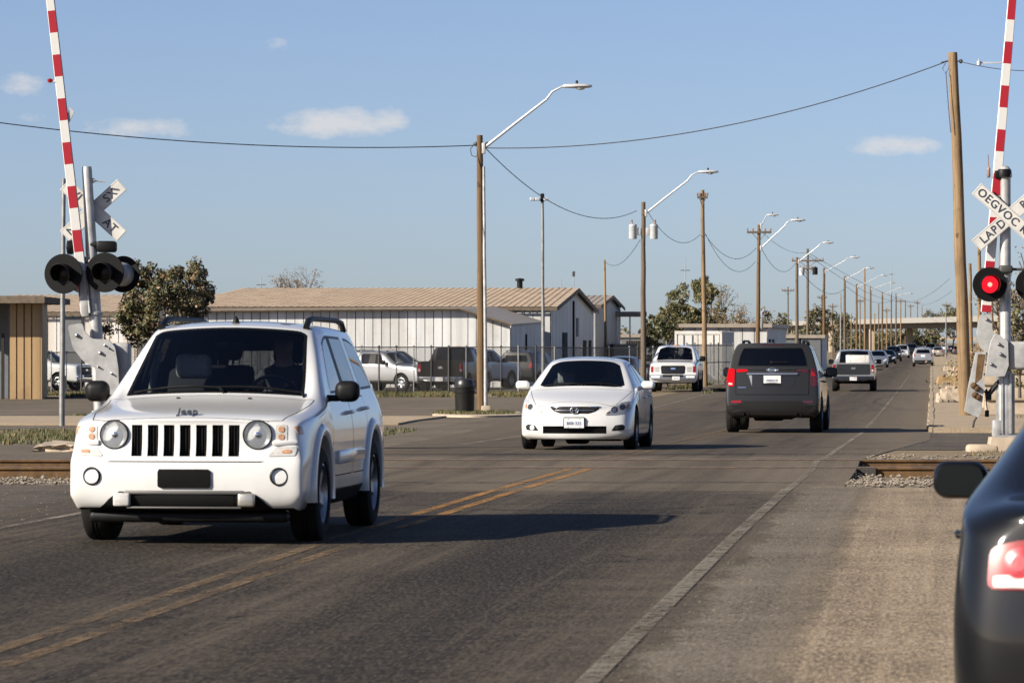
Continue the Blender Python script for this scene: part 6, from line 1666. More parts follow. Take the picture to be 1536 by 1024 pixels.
for i, (px, py, D, hx, hy, lab) in enumerate([(1195.5, 386, 272, 1242, 364, 'timber lamp post rising behind the grey off-roader, fourth along the kerb'),
        (1236, 402, 319, 1282, 386, 'timber lamp post directly left of the silver pickup, fifth along the kerb'),
        (1267, 414, 365, 1305, 402, 'timber lamp post above the cab of the silver pickup, sixth along the kerb'),
        (1285, 426, 415, 1326, 413, 'timber lamp post just right of the silver pickup cab, seventh along the kerb'),
        (1306, 430, 470, 1338, 424, 'timber lamp post in front of the bridge, eighth along the kerb'),
        (1323.5, 438, 520, 1352, 432, 'far timber lamp post against the bridge, ninth along the kerb'),
        (1344, 440, 585, 1366, 440, 'last small timber lamp post at the bridge, tenth along the kerb')]):
    r_, t_ = pole(px, py, D, .27, 'woodA' if i % 2 else 'woodC', lab, None, 'street_lamp', 'street lamp', LG); lamp(r_, t_, .3, xpx(hx, D) - xpx(px, D), zpy(hy, D) - zpy(py, D), -.4, .9)
# other poles
pr, tr_ = pole(1429.5, 79, 102, .345, 'woodB', 'tall pale timber pole leaning beside the right-hand crossing signal', 1450)
mb = MB(); mb.tube([(tr_.x - .14, 0, tr_.z - .22), (tr_.x - .30, 0, tr_.z - .26)], .025, 6); mb.tube([(tr_.x + .08, 0, tr_.z - .22), (tr_.x + .2, 0, tr_.z - .22)], .02, 6); mb.lathe([(.02, 0), (.05, .03), (.05, .08), (.02, .11)], 10, 0, Matrix.Translation((tr_.x + .2, 0, tr_.z - .28)))
mb.tube([(tr_.x - .2, -.1, tr_.z - .28), (tr_.x - .28, -.1, tr_.z - .42), (tr_.x - .2, -.1, tr_.z - .55), (tr_.x - .12, -.1, tr_.z - .40)], .010, 5)
mb.tube([(tr_.x - .2, -.16, tr_.z - .5), (tr_.x - .16, -.17, tr_.z - 1.1), (tr_.x - .12, -.19, tr_.z - 1.6), (tr_.x - .08, -.19, tr_.z - 2.05)], .012, 5)
mb.build('cable_bracket', M['galvdark'], pr, smooth=50)
fp, ft = pole(813.5, 293, 165, .17, 'galv', 'slim grey steel pole with small floodlights on top, left of the white saloon', 815, 'floodlight_pole', 'light pole')
mb = MB(); mb.tube([(ft.x - .45, 0, ft.z - .2), (ft.x + .18, 0, ft.z - .2)], .03, 6)
mb.build('bracket', M['galvdark'], fp)
for dx in (-.42, -.2, .15): mb = MB(); mb.rbox((ft.x + dx, -.1, ft.z - .16), (.2, .16, .13), .03); mb.build('floodlight', M['xfmr'], fp)
mb = MB(); mb.rbox((ft.x, 0, ft.z - .1), (.16, .16, .35), .03); mb.build('pole_cap', M['trim'], fp)
pole(1053.5, 285, 190, .26, 'woodB', 'tall pale timber pole behind the white pickup, above the container', 1058, arms=((.35, .5),))
pole(907, 390, 228, .17, 'woodB', 'short pale post with wire brackets in front of the gabled grey shed', 909)
M['pole_thin'] = M['galv']
def mast(px, py, D, label, r=.05, dish=False):
    X = xpx(px, D); root = empty('antenna_mast', (X, D, gz(D))); tag(root, label, 'antenna'); H = zpy(py, D) - gz(D)
    mb = MB(); mb.tube([(0, 0, 0), (0, 0, H * .7), (0, 0, H)], [r, r * .8, r * .4], 6); mb.build('mast', M['galv'], root)
    mb = MB(); mb.rbox((0, 0, H * .93), (r * 3.2, r * 2, r * 6), r * .4) if dish else mb.tube([(-.3, 0, H * .9), (.3, 0, H * .9)], r * .5, 5); mb.build('aerial', M['galvdark'], root)
mast(860.5, 399, 236, 'thin antenna mast with a small box above the warehouse gable', .05, True)
mast(842, 417, 240, 'thin grey antenna mast left of the warehouse gable')
mast(392, 412, 260, 'faint thin mast above the warehouse roof left of the bare tree')
mast(1028, 388, 260, 'thin mast sticking out above the big olive tree')
mast(1337, 398, 700, 'tall distant communications mast above the bridge', .13)
UG = 'distant utility poles along the street'
for i, (px, py, D, dia, mat, arms, lab) in enumerate([
        (1211.5, 373, 300, .25, 'woodC', ((.9, 2.4), (1.5, 1.2)), 'utility pole with wide crossarms and transformers behind the grey off-roader'),
        (1297, 403, 430, .22, 'woodB', (), 'leaning pale utility pole in front of the bridge right of the silver pickup'),
        (1233, 442, 420, .26, 'woodC', ((.3, 1.0),), 'short utility pole with a crossarm close beside the fifth lamp post'),
        (1337, 441, 540, .24, 'woodC', (), 'thin dark pole before the bridge between two far lamp posts'),
        (1351, 448, 640, .24, 'woodB', ((.4, 1.2),), 'far pale utility pole with one crossarm standing over the bridge'),
        (1358, 450, 700, .24, 'woodC', (), 'far plain utility pole standing just left of the silver far car'),
        (1376, 451, 800, .28, 'woodB', ((.4, 1.2),), 'distant pale utility pole with crossarm over the silver far car'),
        (1390, 463, 900, .26, 'woodC', (), 'most distant thin utility pole seen beyond the bridge'),
        (1261, 440, 380, .18, 'galv', (), 'short grey post behind the silver pickup, below the sixth lamp'),
        (1312, 470, 480, .18, 'woodB', (), 'low pale post between the silver saloon and the bridge'),
        (1277, 470, 420, .16, 'woodB', (), 'low pale post against the bridge just right of the sixth lamp post'),
        (1290, 448, 500, .20, 'woodB', ((.3, .9),), 'thin pale pole with a small crossarm left of the leaning utility pole'),
        (1318, 455, 600, .22, 'woodC', (), 'thin pole against the bridge between the eighth and ninth lamp posts'),
        (1330, 462, 650, .24, 'woodB', ((.4, 1.1),), 'thin far pole with crossarm just left of the plain dark one'),
        (1366, 456, 780, .24, 'woodC', ((.4, 1.3),), 'far pole with crossarm directly above the grey distant estate car'),
        (1383, 458, 850, .24, 'woodB', (), 'very thin far pole over the silver high-roofed estate car'),
        (1398, 468, 950, .24, 'woodC', ((.4, 1.4),), 'tiny far pole with crossarm beyond the right part of the bridge'),
        (1408, 470, 980, .24, 'woodC', (), 'tiny far pole beyond the bridge left of the leaning pole'),
        (1419, 452, 520, .20, 'galv', ((.5, 1.0),), 'thin grey pole close left of the tall leaning pole'),
        (1441, 430, 330, .22, 'woodB', (), 'pale pole hugging the right side of the tall leaning pole'),
        (1249, 455, 520, .22, 'woodC', ((.4, 1.2),), 'far pole with crossarm left of the silver pickup cab'),
        (1182, 430, 420, .20, 'woodC', ((.4, 1.3),), 'far pole with crossarm left of the fourth lamp post')]):
    q, tq = pole(px, py, D, dia, mat, lab, None, arms=arms, group=UG)
    if i == 0:
        for dx, dz in ((-.45, 1.4), (.55, 1.35)):
            mb = MB(); mb.lathe([(.001, 0), (.2, 0), (.2, .55), (.001, .6)], 12, 0, Matrix.Translation((dx, -.05, tq.z - dz - .6))); mb.build('transformer', M['xfmr'] if dx < 0 else M['trim'], q, smooth=40)
RG = 'timber poles behind the right-hand signal'
pole(1468.5, 356, 190, .24, 'woodB', 'thin pale timber pole seen just left of the lit red lamp', 1470, group=RG)
pole(1455, 395, 230, .26, 'woodB', 'timber pole half hidden by the tall leaning pole', 1457, group=RG)
pole(1501, 365, 215, .22, 'woodB', 'pale timber pole seen between gate arm and signal mast', 1497, group=RG)
pole(1488, 440, 260, .24, 'woodB', 'short timber pole showing below the lit red lamp', 1488, group=RG)
# wires
P = lambda px, py, D: at(px, py, D)
wire([P(716, 218, 110), P(-420, 112, 96)], .62, .014, 'long black cable running from the nearest lamp post off to the left')
wire([P(726, 222, 110), P(1424, 91, 102)], .62, .014, 'long black cable sagging from the nearest lamp post to the tall leaning pole')
wire([P(728, 222, 110), P(955, 316, 160)], .95, .013, 'black cable dipping between the first and second lamp posts')
wire([P(972, 318, 160), P(1050, 352, 190)], .75, .012, 'short slack cable from the transformer lamp post to the next tall pole')
wire([P(1058, 352, 190), P(1134, 372, 221)], .85, .013, 'slack cable between the tall pale pole and the two-lamp post')
wire([P(1058, 350, 190), P(1133, 392, 221)], 1.1, .012, 'lower slack cable between the tall pale pole and the two-lamp post')
wire([P(1142, 372, 221), P(1193, 395, 272)], .9, .014, 'slack cable right of the two-lamp post to the next lamp post')
wire([P(960, 360, 160), P(909, 394, 228)], .5, .012, 'thin cable from the transformers down to the short pale post')
wire([P(1431, 90, 102), P(1700, 80, 96)], .35, .010, 'thin cable leaving the tall leaning pole to the right')
for i, (pp, s, lab) in enumerate([([(1200, 404, 272), (1270, 430, 365), (1345, 446, 585)], 1.1, 'distant wire along the lamp posts towards the bridge'), ([(1214, 384, 300), (1352, 452, 640), (1424, 418, 420)], .9, 'distant high wire ending at the tall leaning pole'),
                               ([(1214, 380, 300), (1377, 455, 800), (1428, 436, 420)], .7, 'lower distant wire ending at the tall leaning pole'), ([(1140, 345, 221), (1212, 378, 300)], .5, 'thin wire from the two-lamp crossarm to the wide crossarms')]):
    wire([P(*q) for q in pp], s, .018 if i < 3 else .012, lab)

# ------------------------------------------------------------------ crossing signals
def _stripe():
    t = NT('gate_arm_stripes'); o = t.uv(); u = t.sep(o)[0]; n = t.noise(o, 8, 4)
    f = t.math('LESS_THAN', t.math('FRACT', t.math('ADD', u, .0)), .50)
    c = t.mix(f, t.mix(n, (.44, .435, .42), (.52, .51, .49)), t.mix(n, (.24, .008, .016), (.30, .010, .02)))
    t.bsdf(c, .45, 0, .4); return t.mat
M['stripes'] = _stripe()
M['armwhite'] = plain('gate_arm_edge', (.48, .47, .45), .5)
M['cast'] = plain('signal_casting_grey', (.29, .29, .285), .6, .1, var=.22, scale=6, bump=.15)
M['sigblack'] = plain('signal_black', (.004, .004, .0045), .5, spec=.25)
M['sigblackface'] = plain('signal_black_face', (.005, .005, .0053), .65, spec=.12)
M['signwhite'] = plain('crossbuck_white', (.48, .47, .44), .5, var=.14, scale=4)
M['siglit'] = emit('lit_red_signal', (.85, .010, .022), .75)
M['sigcore'] = emit('lit_red_signal_core', (.9, .40, .30), .8)
M['lensdark'] = plain('unlit_red_lens', (.004, .0008, .0008), .35, spec=.2)

def gate_arm(root, base, top, w, phase, period, over=2.2):
    base, top = Vector(base), Vector(top); d = (top - base); L = d.length * over; d.normalize()
    side = d.cross(Vector((0, 1, 0))).normalized(); t = .045
    vs = []; uv = []; N = 40; taper = lambda f: w * (1 - .35 * f)
    mb = MB(); fs = []
    for i in range(N + 1):
        f = i / N; p = base + d * L * f; h = taper(f) / 2
        vs += [p - side * h + Vector((0, -t, 0)), p + side * h + Vector((0, -t, 0)), p + side * h + Vector((0, t, 0)), p - side * h + Vector((0, t, 0))]
        uv += [(L * f / period + phase, k) for k in range(4)]
    for i in range(N):
        for k in range(4): fs.append((i * 4 + k, i * 4 + (k + 1) % 4, i * 4 + 4 + (k + 1) % 4, i * 4 + 4 + k))
    fs += [(3, 2, 1, 0), (N * 4, N * 4 + 1, N * 4 + 2, N * 4 + 3)]
    me = bpy.data.meshes.new('gate_arm'); me.from_pydata([tuple(v) for v in vs], [], fs); ul = me.uv_layers.new(name='UVMap')
    for lp in me.loops: ul.data[lp.index].uv = uv[lp.vertex_index]
    me.materials.append(M['stripes']); arm = link_mesh('gate_arm', me, root)
    mb = MB()
    for s in (-1, 1): mb.tube([base + side * s * w / 2, base + d * L + side * s * w * .65 / 2], .012, 6)
    mb.build('edge_strip', M['armwhite'], arm)
    return arm, (lambda dist: base + d * dist), side
def signal_lamp(root, c, r, lit=False, facing=-1, yaw=0.0, body=True):
    T = Matrix.Translation(c) @ Matrix.Rotation(yaw, 4, 'Z') @ Matrix.Rotation(R(90 if facing < 0 else -90), 4, 'X')     # local z towards the viewer
    mb = MB(); mb.lathe([(.13, -.002), (r, -.002), (r + .006, .006), (r, .014), (.13, .012)], 48, 0, T); plate_ = mb.build('backplate', M['sigblackface'], root, smooth=40)
    mb = MB(); mb.lathe([(.001, -.26), (.10, -.25), (.17, -.20), (.185, -.05), (.185, .0)], 28, 0, T); mb.build('lamp_housing', M['mastgalv'] if not lit else M['sigblack'], plate_, smooth=40)
    # hood: a sleeve cut away at the bottom
    mb = MB(); n = 30; vs = []; fs = []; ro = .150
    for i in range(n + 1):
        a = R(-45 + 270 * i / n); ln = .26 * (1 if 15 < i < 0 else 1) * (1 - .55 * abs((i - n / 2) / (n / 2)) ** 2)
        for (rr, h) in ((ro, .0), (ro, ln), (ro - .01, ln), (ro - .01, 0)): vs.append(T @ Vector((rr * math.cos(a), rr * math.sin(a), h)))
    for i in range(n):
        for k in range(3): fs.append((i * 4 + k, i * 4 + k + 1, i * 4 + 5 + k, i * 4 + 4 + k))
    mb.add(vs, fs); mb.build('hood', M['sigblack'], plate_, smooth=50)
    mb = MB(); mb.lathe([(.145, .004), (.145, .02), (.128, .02), (.126, .004)], 40, 0, T); mb.build('lens_ring', M['sigblack'], plate_, smooth=40)
    mb = MB(); mb.lathe([(.127, .006), (.08, .018), (.035, .024)], 36, 0, T); mb.lathe([(.035, .024), (.001, .026)], 24, 1, T); mb.build('lens', [M['siglit'], M['sigcore']] if lit else M['lensdark'], plate_, smooth=60)
def crossbuck(root, c, L, w, ang, words, rev=False):
    for k, (a, txt) in enumerate(((ang, words[1]), (-ang, words[0]))):
        T = Matrix.Translation(Vector(c) + Vector((0, -.016 * k, 0))) @ Matrix.Rotation(-R(a), 4, 'Y')
        mb = MB(); mb.rbox((0, 0, 0), (L, .012, w), .004, 0, T); b = mb.build('crossbuck_blade', M['signwhite'], root)
        mb = MB(); q = .012
        for s in (-1, 1): mb.box((0, -.0072, s * (w / 2 - .012)), (L - .02, .001, .008), 0, T); mb.box((s * (L / 2 - .012), -.0072, 0), (.008, .001, w - .03), 0, T)
        mb.build('border', M['signgrey'], b)
        for (s, x) in txt:
            t = text_mesh(s, w * .80, 'lettering', M['ink'], b, ext=.0012, bold=.003, space=1.12)
            t.matrix_local = T @ Matrix.Translation((x, -.0085, -.003)) @ Matrix.Rotation(R(90), 4, 'X')
M['signgrey'] = plain('sign_border', (.33, .32, .30), .6)
def bolt(mb, x, y, z, r=.02): mb.lathe([(r * 1.3, 0), (r * 1.3, .012), (r, .014), (r, .035), (.001, .045)], 10, 0, Matrix.Translation((x, y, z)) @ Matrix.Rotation(R(90), 4, 'X'))

def right_signal():
    D = 60; s = F / D; bx = 1508; zb = gz(D); X = xpx(bx, D)
    root = empty('crossing_signal', (X, D, zb)); tag(root, 'right-hand railway crossing signal with one lit red lamp and a white crossbuck', 'crossing signal', 'railway crossing signals')
    L = lambda px, py, y=0.0: Vector(((px - bx) / s, y, CAMZ - zb + (512 - py) / s))
    Q = lambda *pp: [((px - bx) / s, CAMZ - zb + (512 - py) / s) for px, py in pp]
    mb = MB(); zt = L(0, 655).z; mb.box((.0, .0, zt / 2 - .08), (.56, .5, zt + .16), 0, None, None, .82); mb.rbox((-.36, -.05, .03), (.45, .4, .16), .05); mb.build('concrete_base', M['concrete'], root, smooth=35)
    mb = MB(); zm = L(0, 253).z; mb.lathe([(.085, zt), (.085, zt + .02), (.105, zt + .02), (.11, zt + .95), (.085, zt + 1.0), (.080, zm - .15), (.085, zm - .12), (.095, zm - .10), (.095, zm - .03), (.05, zm + .03), (.001, zm + .05)], 24)
    for a in range(6): mb.box((.125 * math.cos(a * PI / 3), .125 * math.sin(a * PI / 3), zt + .5), (.03, .03, .9))
    mb.rbox((-.14, -.05, zt + .13), (.13, .12, .26), .03); mb.box((0, 0, zt + .015), (.36, .36, .03))
    for q in (zm - 1.52, zm - 1.72, zm - .1): mb.lathe([(.07, q - .04), (.10, q - .03), (.10, q + .03), (.07, q + .04)], 16, 0)
    mb.build('mast', M['mastgalv'], root, smooth=40)
    mb = MB(); mb.lathe([(.10, 0), (.11, .08), (.09, .12)], 16, 0, Matrix.Translation((-.02, -.02, zm - .13))); mb.rbox((-.12, -.02, zm - .09), (.09, .1, .12), .02); mb.build('junction_box', M['trim'], root, smooth=40)
    crossbuck(root, L(1512, 326, -.14), 1.30, .215, 41, ([('OEGVOC', -.22), ('KE', .34)], [('LAP', -.40), ('D', -.16), ('RP', .34)]))
    mb = MB(); z = L(0, 404).z; mb.tube([L(1470, 404, -.05), L(1565, 404, -.05)], .022, 8); mb.rbox((0, -.05, z), (.2, .16, .12), .03); mb.build('lamp_crossarm', M['galvdark'], root, smooth=50)
    signal_lamp(root, L(1482, 427, -.22), .252, True); signal_lamp(root, L(1546, 427, -.22), .252, False)
    for px in (1482, 1546): mb = MB(); mb.tube([L(px, 404, -.05), L(px, 416, -.05)], .02, 6); mb.build('hanger', M['galvdark'], root)
    arm, pt, sd = gate_arm(root, L(1479, 468, .02), L(1515, 40, .02), .135, .34, .66, 2.0)
    # small gate lamps on stalks
    for dist, dx, col in ((3.75, -.42, 'trim'), (4.95, .26, 'trim')):
        p = pt(dist); mb = MB(); mb.tube([p, p + Vector((dx, -.02, .0)), p + Vector((dx, -.02, .06))], .012, 6); mb.lathe([(.03, 0), (.035, .06), (.001, .08)], 12, 0, Matrix.Translation(p + Vector((dx, -.02, -.04)))); mb.build('gate_lamp', M['xfmr'] if dx < 0 else M['trim'], arm, smooth=50)
    p = pt(2.05); mb = MB(); mb.rbox(p + Vector((-.13, 0, .05)), (.05, .08, .16), .02); mb.tube([p + Vector((-.13, 0, .1)), p + Vector((-.14, 0, .32))], .01, 6); mb.build('gate_lamp', M['porcelain'], arm, smooth=50)
    # mechanism
    def plate_(pts, y0, y1, name, r=.03, par=root):
        mb = MB(); mb.prism(rounded(Q(*pts), r), -y1, -y0, 0, AXY); return mb.build(name, M['cast'], par, smooth=35)
    br = plate_([(1469, 472), (1486, 471), (1488, 496), (1499, 511), (1482, 533), (1470, 522), (1464, 500)], -.08, -.03, 'arm_bracket')
    plate_([(1490, 500), (1498, 503), (1509, 512), (1510, 548), (1504, 564), (1476, 564), (1480, 530), (1484, 512)], -.24, -.14, 'crank_cover', .02)
    mb = MB(); mb.rbox(L(1527, 533, .0), (.36, .36, .42), .05, seg=3); mb.build('gate_mechanism', M['cast'], root, smooth=40)
    cw = plate_([(1463, 528), (1478, 527), (1474, 562), (1476, 580), (1470, 618), (1466, 626), (1446, 617), (1452, 578)], -.10, -.02, 'counterweight_arm', .02)
    mb = MB(); mb.prism(rounded(Q((1465.5, 531), (1476, 531), (1471, 566), (1461, 575)), .01), .101, .106, 0, AXY); mb.build('slot', M['rust'], cw)
    mb = MB()
    for px, py in ((1459, 578), (1464, 582), (1461, 592), (1466, 595)): mb.lathe([(.04, 0), (.05, .02), (.03, .06), (.001, .07)], 9, 0, Matrix.Translation(L(px, py, -.10)) @ Matrix.Rotation(R(90), 4, 'X'))
    mb.build('weight_bolt', M['rust'], cw, smooth=40)
    mb = MB(); bolt(mb, *L(1479, 479, -.085)); bolt(mb, *L(1495, 516, -.245)); bolt(mb, *L(1498, 531, -.245), r=.022); bolt(mb, *L(1484, 546, -.245), r=.02); mb.build('bolt', M['worn'], root, smooth=40)
    mb = MB(); mb.tube([L(1466, 622, -.06), L(1460, 632, -.06), L(1459, 641, -.06)], .018, 6); mb.tube([L(1478, 585, .0), L(1484, 590, 0), L(1500, 570, 0), L(1505, 560, 0)], .04, 8); mb.tube([L(1478, 588, .02), L(1482, 624, .02)], .008, 5); mb.rbox(L(1483, 594, 0), (.08, .08, .12), .01); mb.rbox(L(1481, 620, .05), (.06, .06, .1), .01); mb.build('linkage', M['sigblack'], root, smooth=40)
right_signal()

def left_signal():
    D = 60; s = F / D; bx = 152; zb = gz(D); X = xpx(bx, D)
    root = empty('crossing_signal', (X, D, zb)); tag(root, 'left-hand railway crossing signal with dark hooded lamps behind the boxy white off-roader', 'crossing signal', 'railway crossing signals')
    L = lambda px, py, y=0.0: Vector(((px - bx) / s, y, CAMZ - zb + (512 - py) / s))
    Q = lambda *pp: [((px - bx) / s, CAMZ - zb + (512 - py) / s) for px, py in pp]
    mb = MB(); mb.box((0, 0, .08), (.6, .55, .5), 0, None, None, .85); mb.build('concrete_base', M['concrete'], root)
    mb = MB(); mb.tube([L(152, 672), L(148, 600), L(145.5, 520), L(140, 430), L(134, 320), L(130.5, 256), L(130.3, 250)], [.085, .08, .095, .095, .08, .075, .068], 20)
    mb.tube([L(131, 271), L(142, 271)], .035, 10); mb.tube([L(140, 271), L(158, 273)], .012, 6)
    for py, px in ((470, 143), (392, 138), (618, 149)): mb.lathe([(.09, -.03), (.115, -.02), (.115, .02), (.09, .03)], 16, 0, Matrix.Translation(L(px, py)))
    mb.build('mast', M['mastgalv'], root, smooth=40)
    c = L(139, 315, .12)
    crossbuck(root, c, 1.16, .215, 42, ([('VI', -.34), ('AT', .34)], [('NI', -.42), ('SX', .33)]))
    mb = MB(); z = L(0, 399).z; mb.tube([L(98, 399, -.05), L(182, 398, -.05)], .02, 8); mb.rbox(L(137, 399, -.05), (.3, .12, .08), .02); mb.build('lamp_crossarm', M['mastgalv'], root, smooth=50)
    signal_lamp(root, L(98, 411, -.24), .292, yaw=R(-12)); signal_lamp(root, L(160, 409, -.24), .292, yaw=R(-12))
    signal_lamp(root, L(183, 411, .16), .27, facing=1, yaw=R(-20)); signal_lamp(root, L(122, 412, .16), .27, facing=1, yaw=R(-20))
    mb = MB(); mb.rbox(L(160, 370, .0), (.30, .22, .17), .04); mb.rbox(L(150, 367, .0), (.32, .18, .08), .03); mb.build('relay_box', M['trim'], root, smooth=40); mb = MB(); mb.lathe([(.001, 0), (.09, .01), (.11, .06), (.10, .12), (.001, .14)], 18, 0, Matrix.Translation(L(113, 371, .0)) @ Matrix.Rotation(R(-90), 4, 'Y')); mb.build('warning_bell', M['trim'], root, smooth=40)
    arm, pt, sd = gate_arm(root, L(130, 470, -.10), L(84.5, 70, -.10), .135, .60, .66, 2.1)
    p = pt(3.50); mb = MB(); mb.tube([p + Vector((.0, 0, 0)), p + Vector((-.14, -.02, -.02))], .014, 6); mb.build('lamp_stalk', M['armwhite'], arm); mb = MB(); mb.lathe([(.001, 0), (.04, .01), (.045, .05), (.001, .07)], 12, 0, Matrix.Translation(p + Vector((-.14, 0, -.03)))); mb.build('gate_lamp', M['red'], arm, smooth=50)
    p = pt(2.85); mb = MB(); mb.prism([(0, 0), (.09, .18), (.02, .26), (-.02, .1)], -.02, .02, 0, Matrix.Translation(p + Vector((.06, 0, 0))) @ AXY); mb.build('lamp_bracket', M['xfmr'], arm)
    mb = MB(); mb.rbox(L(127, 440, -.10), (.12, .10, .7), .02, 0, None, Matrix.Rotation(R(-4), 4, 'Y')); mb.build('arm_adapter', M['cast'], root, smooth=40)
    mb = MB(); mb.prism(rounded(Q((104, 488), (126, 484), (129, 497), (140, 508), (165, 509), (175, 520), (180, 552), (181, 598), (146, 598), (146, 552), (127, 541), (112, 522)), .05), .16, .25, 0, AXY); mb.build('counterweight_plate', M['cast'], root, smooth=35)
    mb = MB(); mb.rbox(L(181, 545, .03), (.30, .34, .62), .06, seg=3); mb.build('gate_mechanism', M['cast'], root, smooth=40)
    mb = MB(); bolt(mb, *L(118, 503, -.255), r=.022); bolt(mb, *L(153, 529, -.255), r=.022)
    for px, py in ((160, 518), (166, 522), (170, 560), (150, 550)): bolt(mb, *L(px, py, -.255), r=.012)
    mb.build('bolt', M['worn'], root, smooth=40)
left_signal()
# the slim post behind the left-hand signal
pole(95.5, 268, 91.5, .14, 'galv', 'slim weathered steel post standing left of the left-hand crossing signal', 92.5, 'steel_pole', 'pole', base_z=gz(91.5))

# ------------------------------------------------------------------ litter bin and its island
def bin_():
    D = 107.5; X = xpx(697, D); root = empty('litter_bin', (X, D, gz(D) + .06)); tag(root, 'black round litter bin with a domed top standing against the timber lamp post', 'litter bin')
    s = F / D; h = (619 - 567) / s; r = 15 / s
    mb = MB(); mb.lathe([(.001, 0), (r * .92, 0), (r * .95, .03), (r, h * .74), (r * 1.02, h * .75)], 32); mb.build('drum', M['binblack'], root, smooth=40)
    mb = MB(); mb.lathe([(r * 1.02, h * .755), (r * 1.07, h * .76), (r * 1.07, h * .80), (r * .97, h * .82), (r * .95, h * .90), (r * .80, h * .97), (r * .5, h), (.001, h * 1.01)], 32); mb.build('lid', M['binblack'], root, smooth=30)
    mb = MB(); mb.lathe([(r * 1.01, h * .60), (r * 1.035, h * .61), (r * 1.035, h * .64), (r * 1.01, h * .65)], 32); mb.build('band', M['trimgrey'], root, smooth=30)
M['binblack'] = plain('bin_black', (.011, .0105, .010), .4, var=.25, scale=6)
bin_()
def island():
    mb = MB(); n = 40; cx, cy = xpx(712, 106), 107.3; vs = []; fs = []
    ring = [(cx + 1.15 * math.cos(a * 2 * PI / n) + (.35 if math.cos(a * 2 * PI / n) > 0 else 0) * math.cos(a * 2 * PI / n), cy + 3.4 * math.sin(a * 2 * PI / n)) for a in range(n)]
    for f, h in ((1.0, -.05), (1.0, .05), (.93, .075), (.86, .05), (0, .06)):
        for x, y in ring: vs.append((cx + (x - cx) * f, cy + (y - cy) * f, gz(y) + .008 + h))
    for k in range(4):
        for a in range(n): fs.append((k * n + a, k * n + (a + 1) % n, (k + 1) * n + (a + 1) % n, (k + 1) * n + a))
    mb.add(vs[:4 * n], [f for f in fs if max(f) < 4 * n][:3 * n], 0); mb.add(vs[3 * n:], [(a, (a + 1) % n, n + (a + 1) % n, n + a) for a in range(n)], 1)
    o = mb.build('kerbed_island', [M['concrete'], M['darkdirt']], smooth=50); tag(o, kind='structure')
    rng = random.Random(11)
    grass(lambda X, Y: ((X - cx) / 1.1) ** 2 + ((Y - cy) / 3.0) ** 2 < 1, lambda Y: cx - 1.2, lambda Y: cx + 1.5, 103.6, 111, 900, .09, 12, .4, .06)
island()

# ------------------------------------------------------------------ trees
tree(244, 150, 384, 3.9, 'dense dark bushy tree rising behind the left-hand crossing signal', 17000, .075, ('leafD', 'leafM', 'leafR'), seed=3, trunk_h=.34, weights=(.42, .34, .24))
tree(446, 235, 400, 2.9, 'bare twiggy tree peeping over the brown warehouse roof', 6000, .042, ('leafR', 'leafR', 'leafL'), (.5, .3, .2), seed=8, bare=True, trunk_h=.60)
tree(1030, 245, 412, 3.7, 'broad olive green tree above the white container', 16000, .085, ('leafM', 'leafD', 'leafL'), (.55, .25, .2), seed=5, trunk_h=.30)
tree(1003, 262, 458, 2.6, 'dark low tree left of the broad olive tree', 5000, .12, seed=15, trunk_h=.25)
tree(985, 225, 470, 1.9, 'small dark tree at the edge of the rubble yard', 3800, .10, ('leafD', 'leafD', 'leafM'), seed=6, trunk_h=.3)
tree(1103, 300, 428, 4.4, 'bare brown tree left of the two-lamp post', 4500, .07, ('leafR', 'leafL', 'leafM'), (.4, .3, .3), seed=9, bare=True, trunk_h=.32)
tree(1072, 310, 455, 2.0, 'bushy mid green tree between the olive tree and the bare brown one', 4200, .12, ('leafM', 'leafD', 'leafL'), (.5, .3, .2), seed=10, trunk_h=.3)
tree(1522, 128, 380, 2.6, 'bare greyish tree behind the right-hand signal mast', 1300, .05, ('leafR', 'leafL', 'leafM'), (.5, .3, .2), seed=12, bare=True, trunk_h=.35)
tree(1530, 110, 452, 1.5, 'green bush below the bare tree at the right edge', 2600, .06, ('leafM', 'leafL', 'leafD'), (.5, .3, .2), seed=13, trunk_h=.2, name='bush')
TG = 'small far trees beside the bridge'
for i, (px, D, py, w, nl, lab) in enumerate([(1165, 460, 462, 4.6, 1600, 'low far tree left of the bridge behind the two-lamp post'), (1222, 420, 452, 3.0, 1400, 'small ragged far tree behind the wide crossarms'), (1252, 480, 463, 3.6, 1400, 'round far tree over the silver pickup'), (1272, 560, 468, 4.2, 1300, 'low far tree behind the sixth lamp post'),
                              (1405, 950, 462, 9.0, 1500, 'far wooded clump rising over the right end of the bridge'), (1382, 760, 492, 8.5, 2600, 'dark far tree standing under the bridge by the road'), (1350, 800, 494, 9.0, 2200, 'dark brushy far tree left of the road under the bridge'), (1428, 720, 455, 5.5, 1500, 'far tree beside the tall leaning pole')]):
    tree(px, D, py, w, lab, nl, .16 if D < 600 else .26, ('leafD', 'leafM', 'leafR'), (.45, .35, .2), seed=20 + i, trunk_h=.3, group=TG)
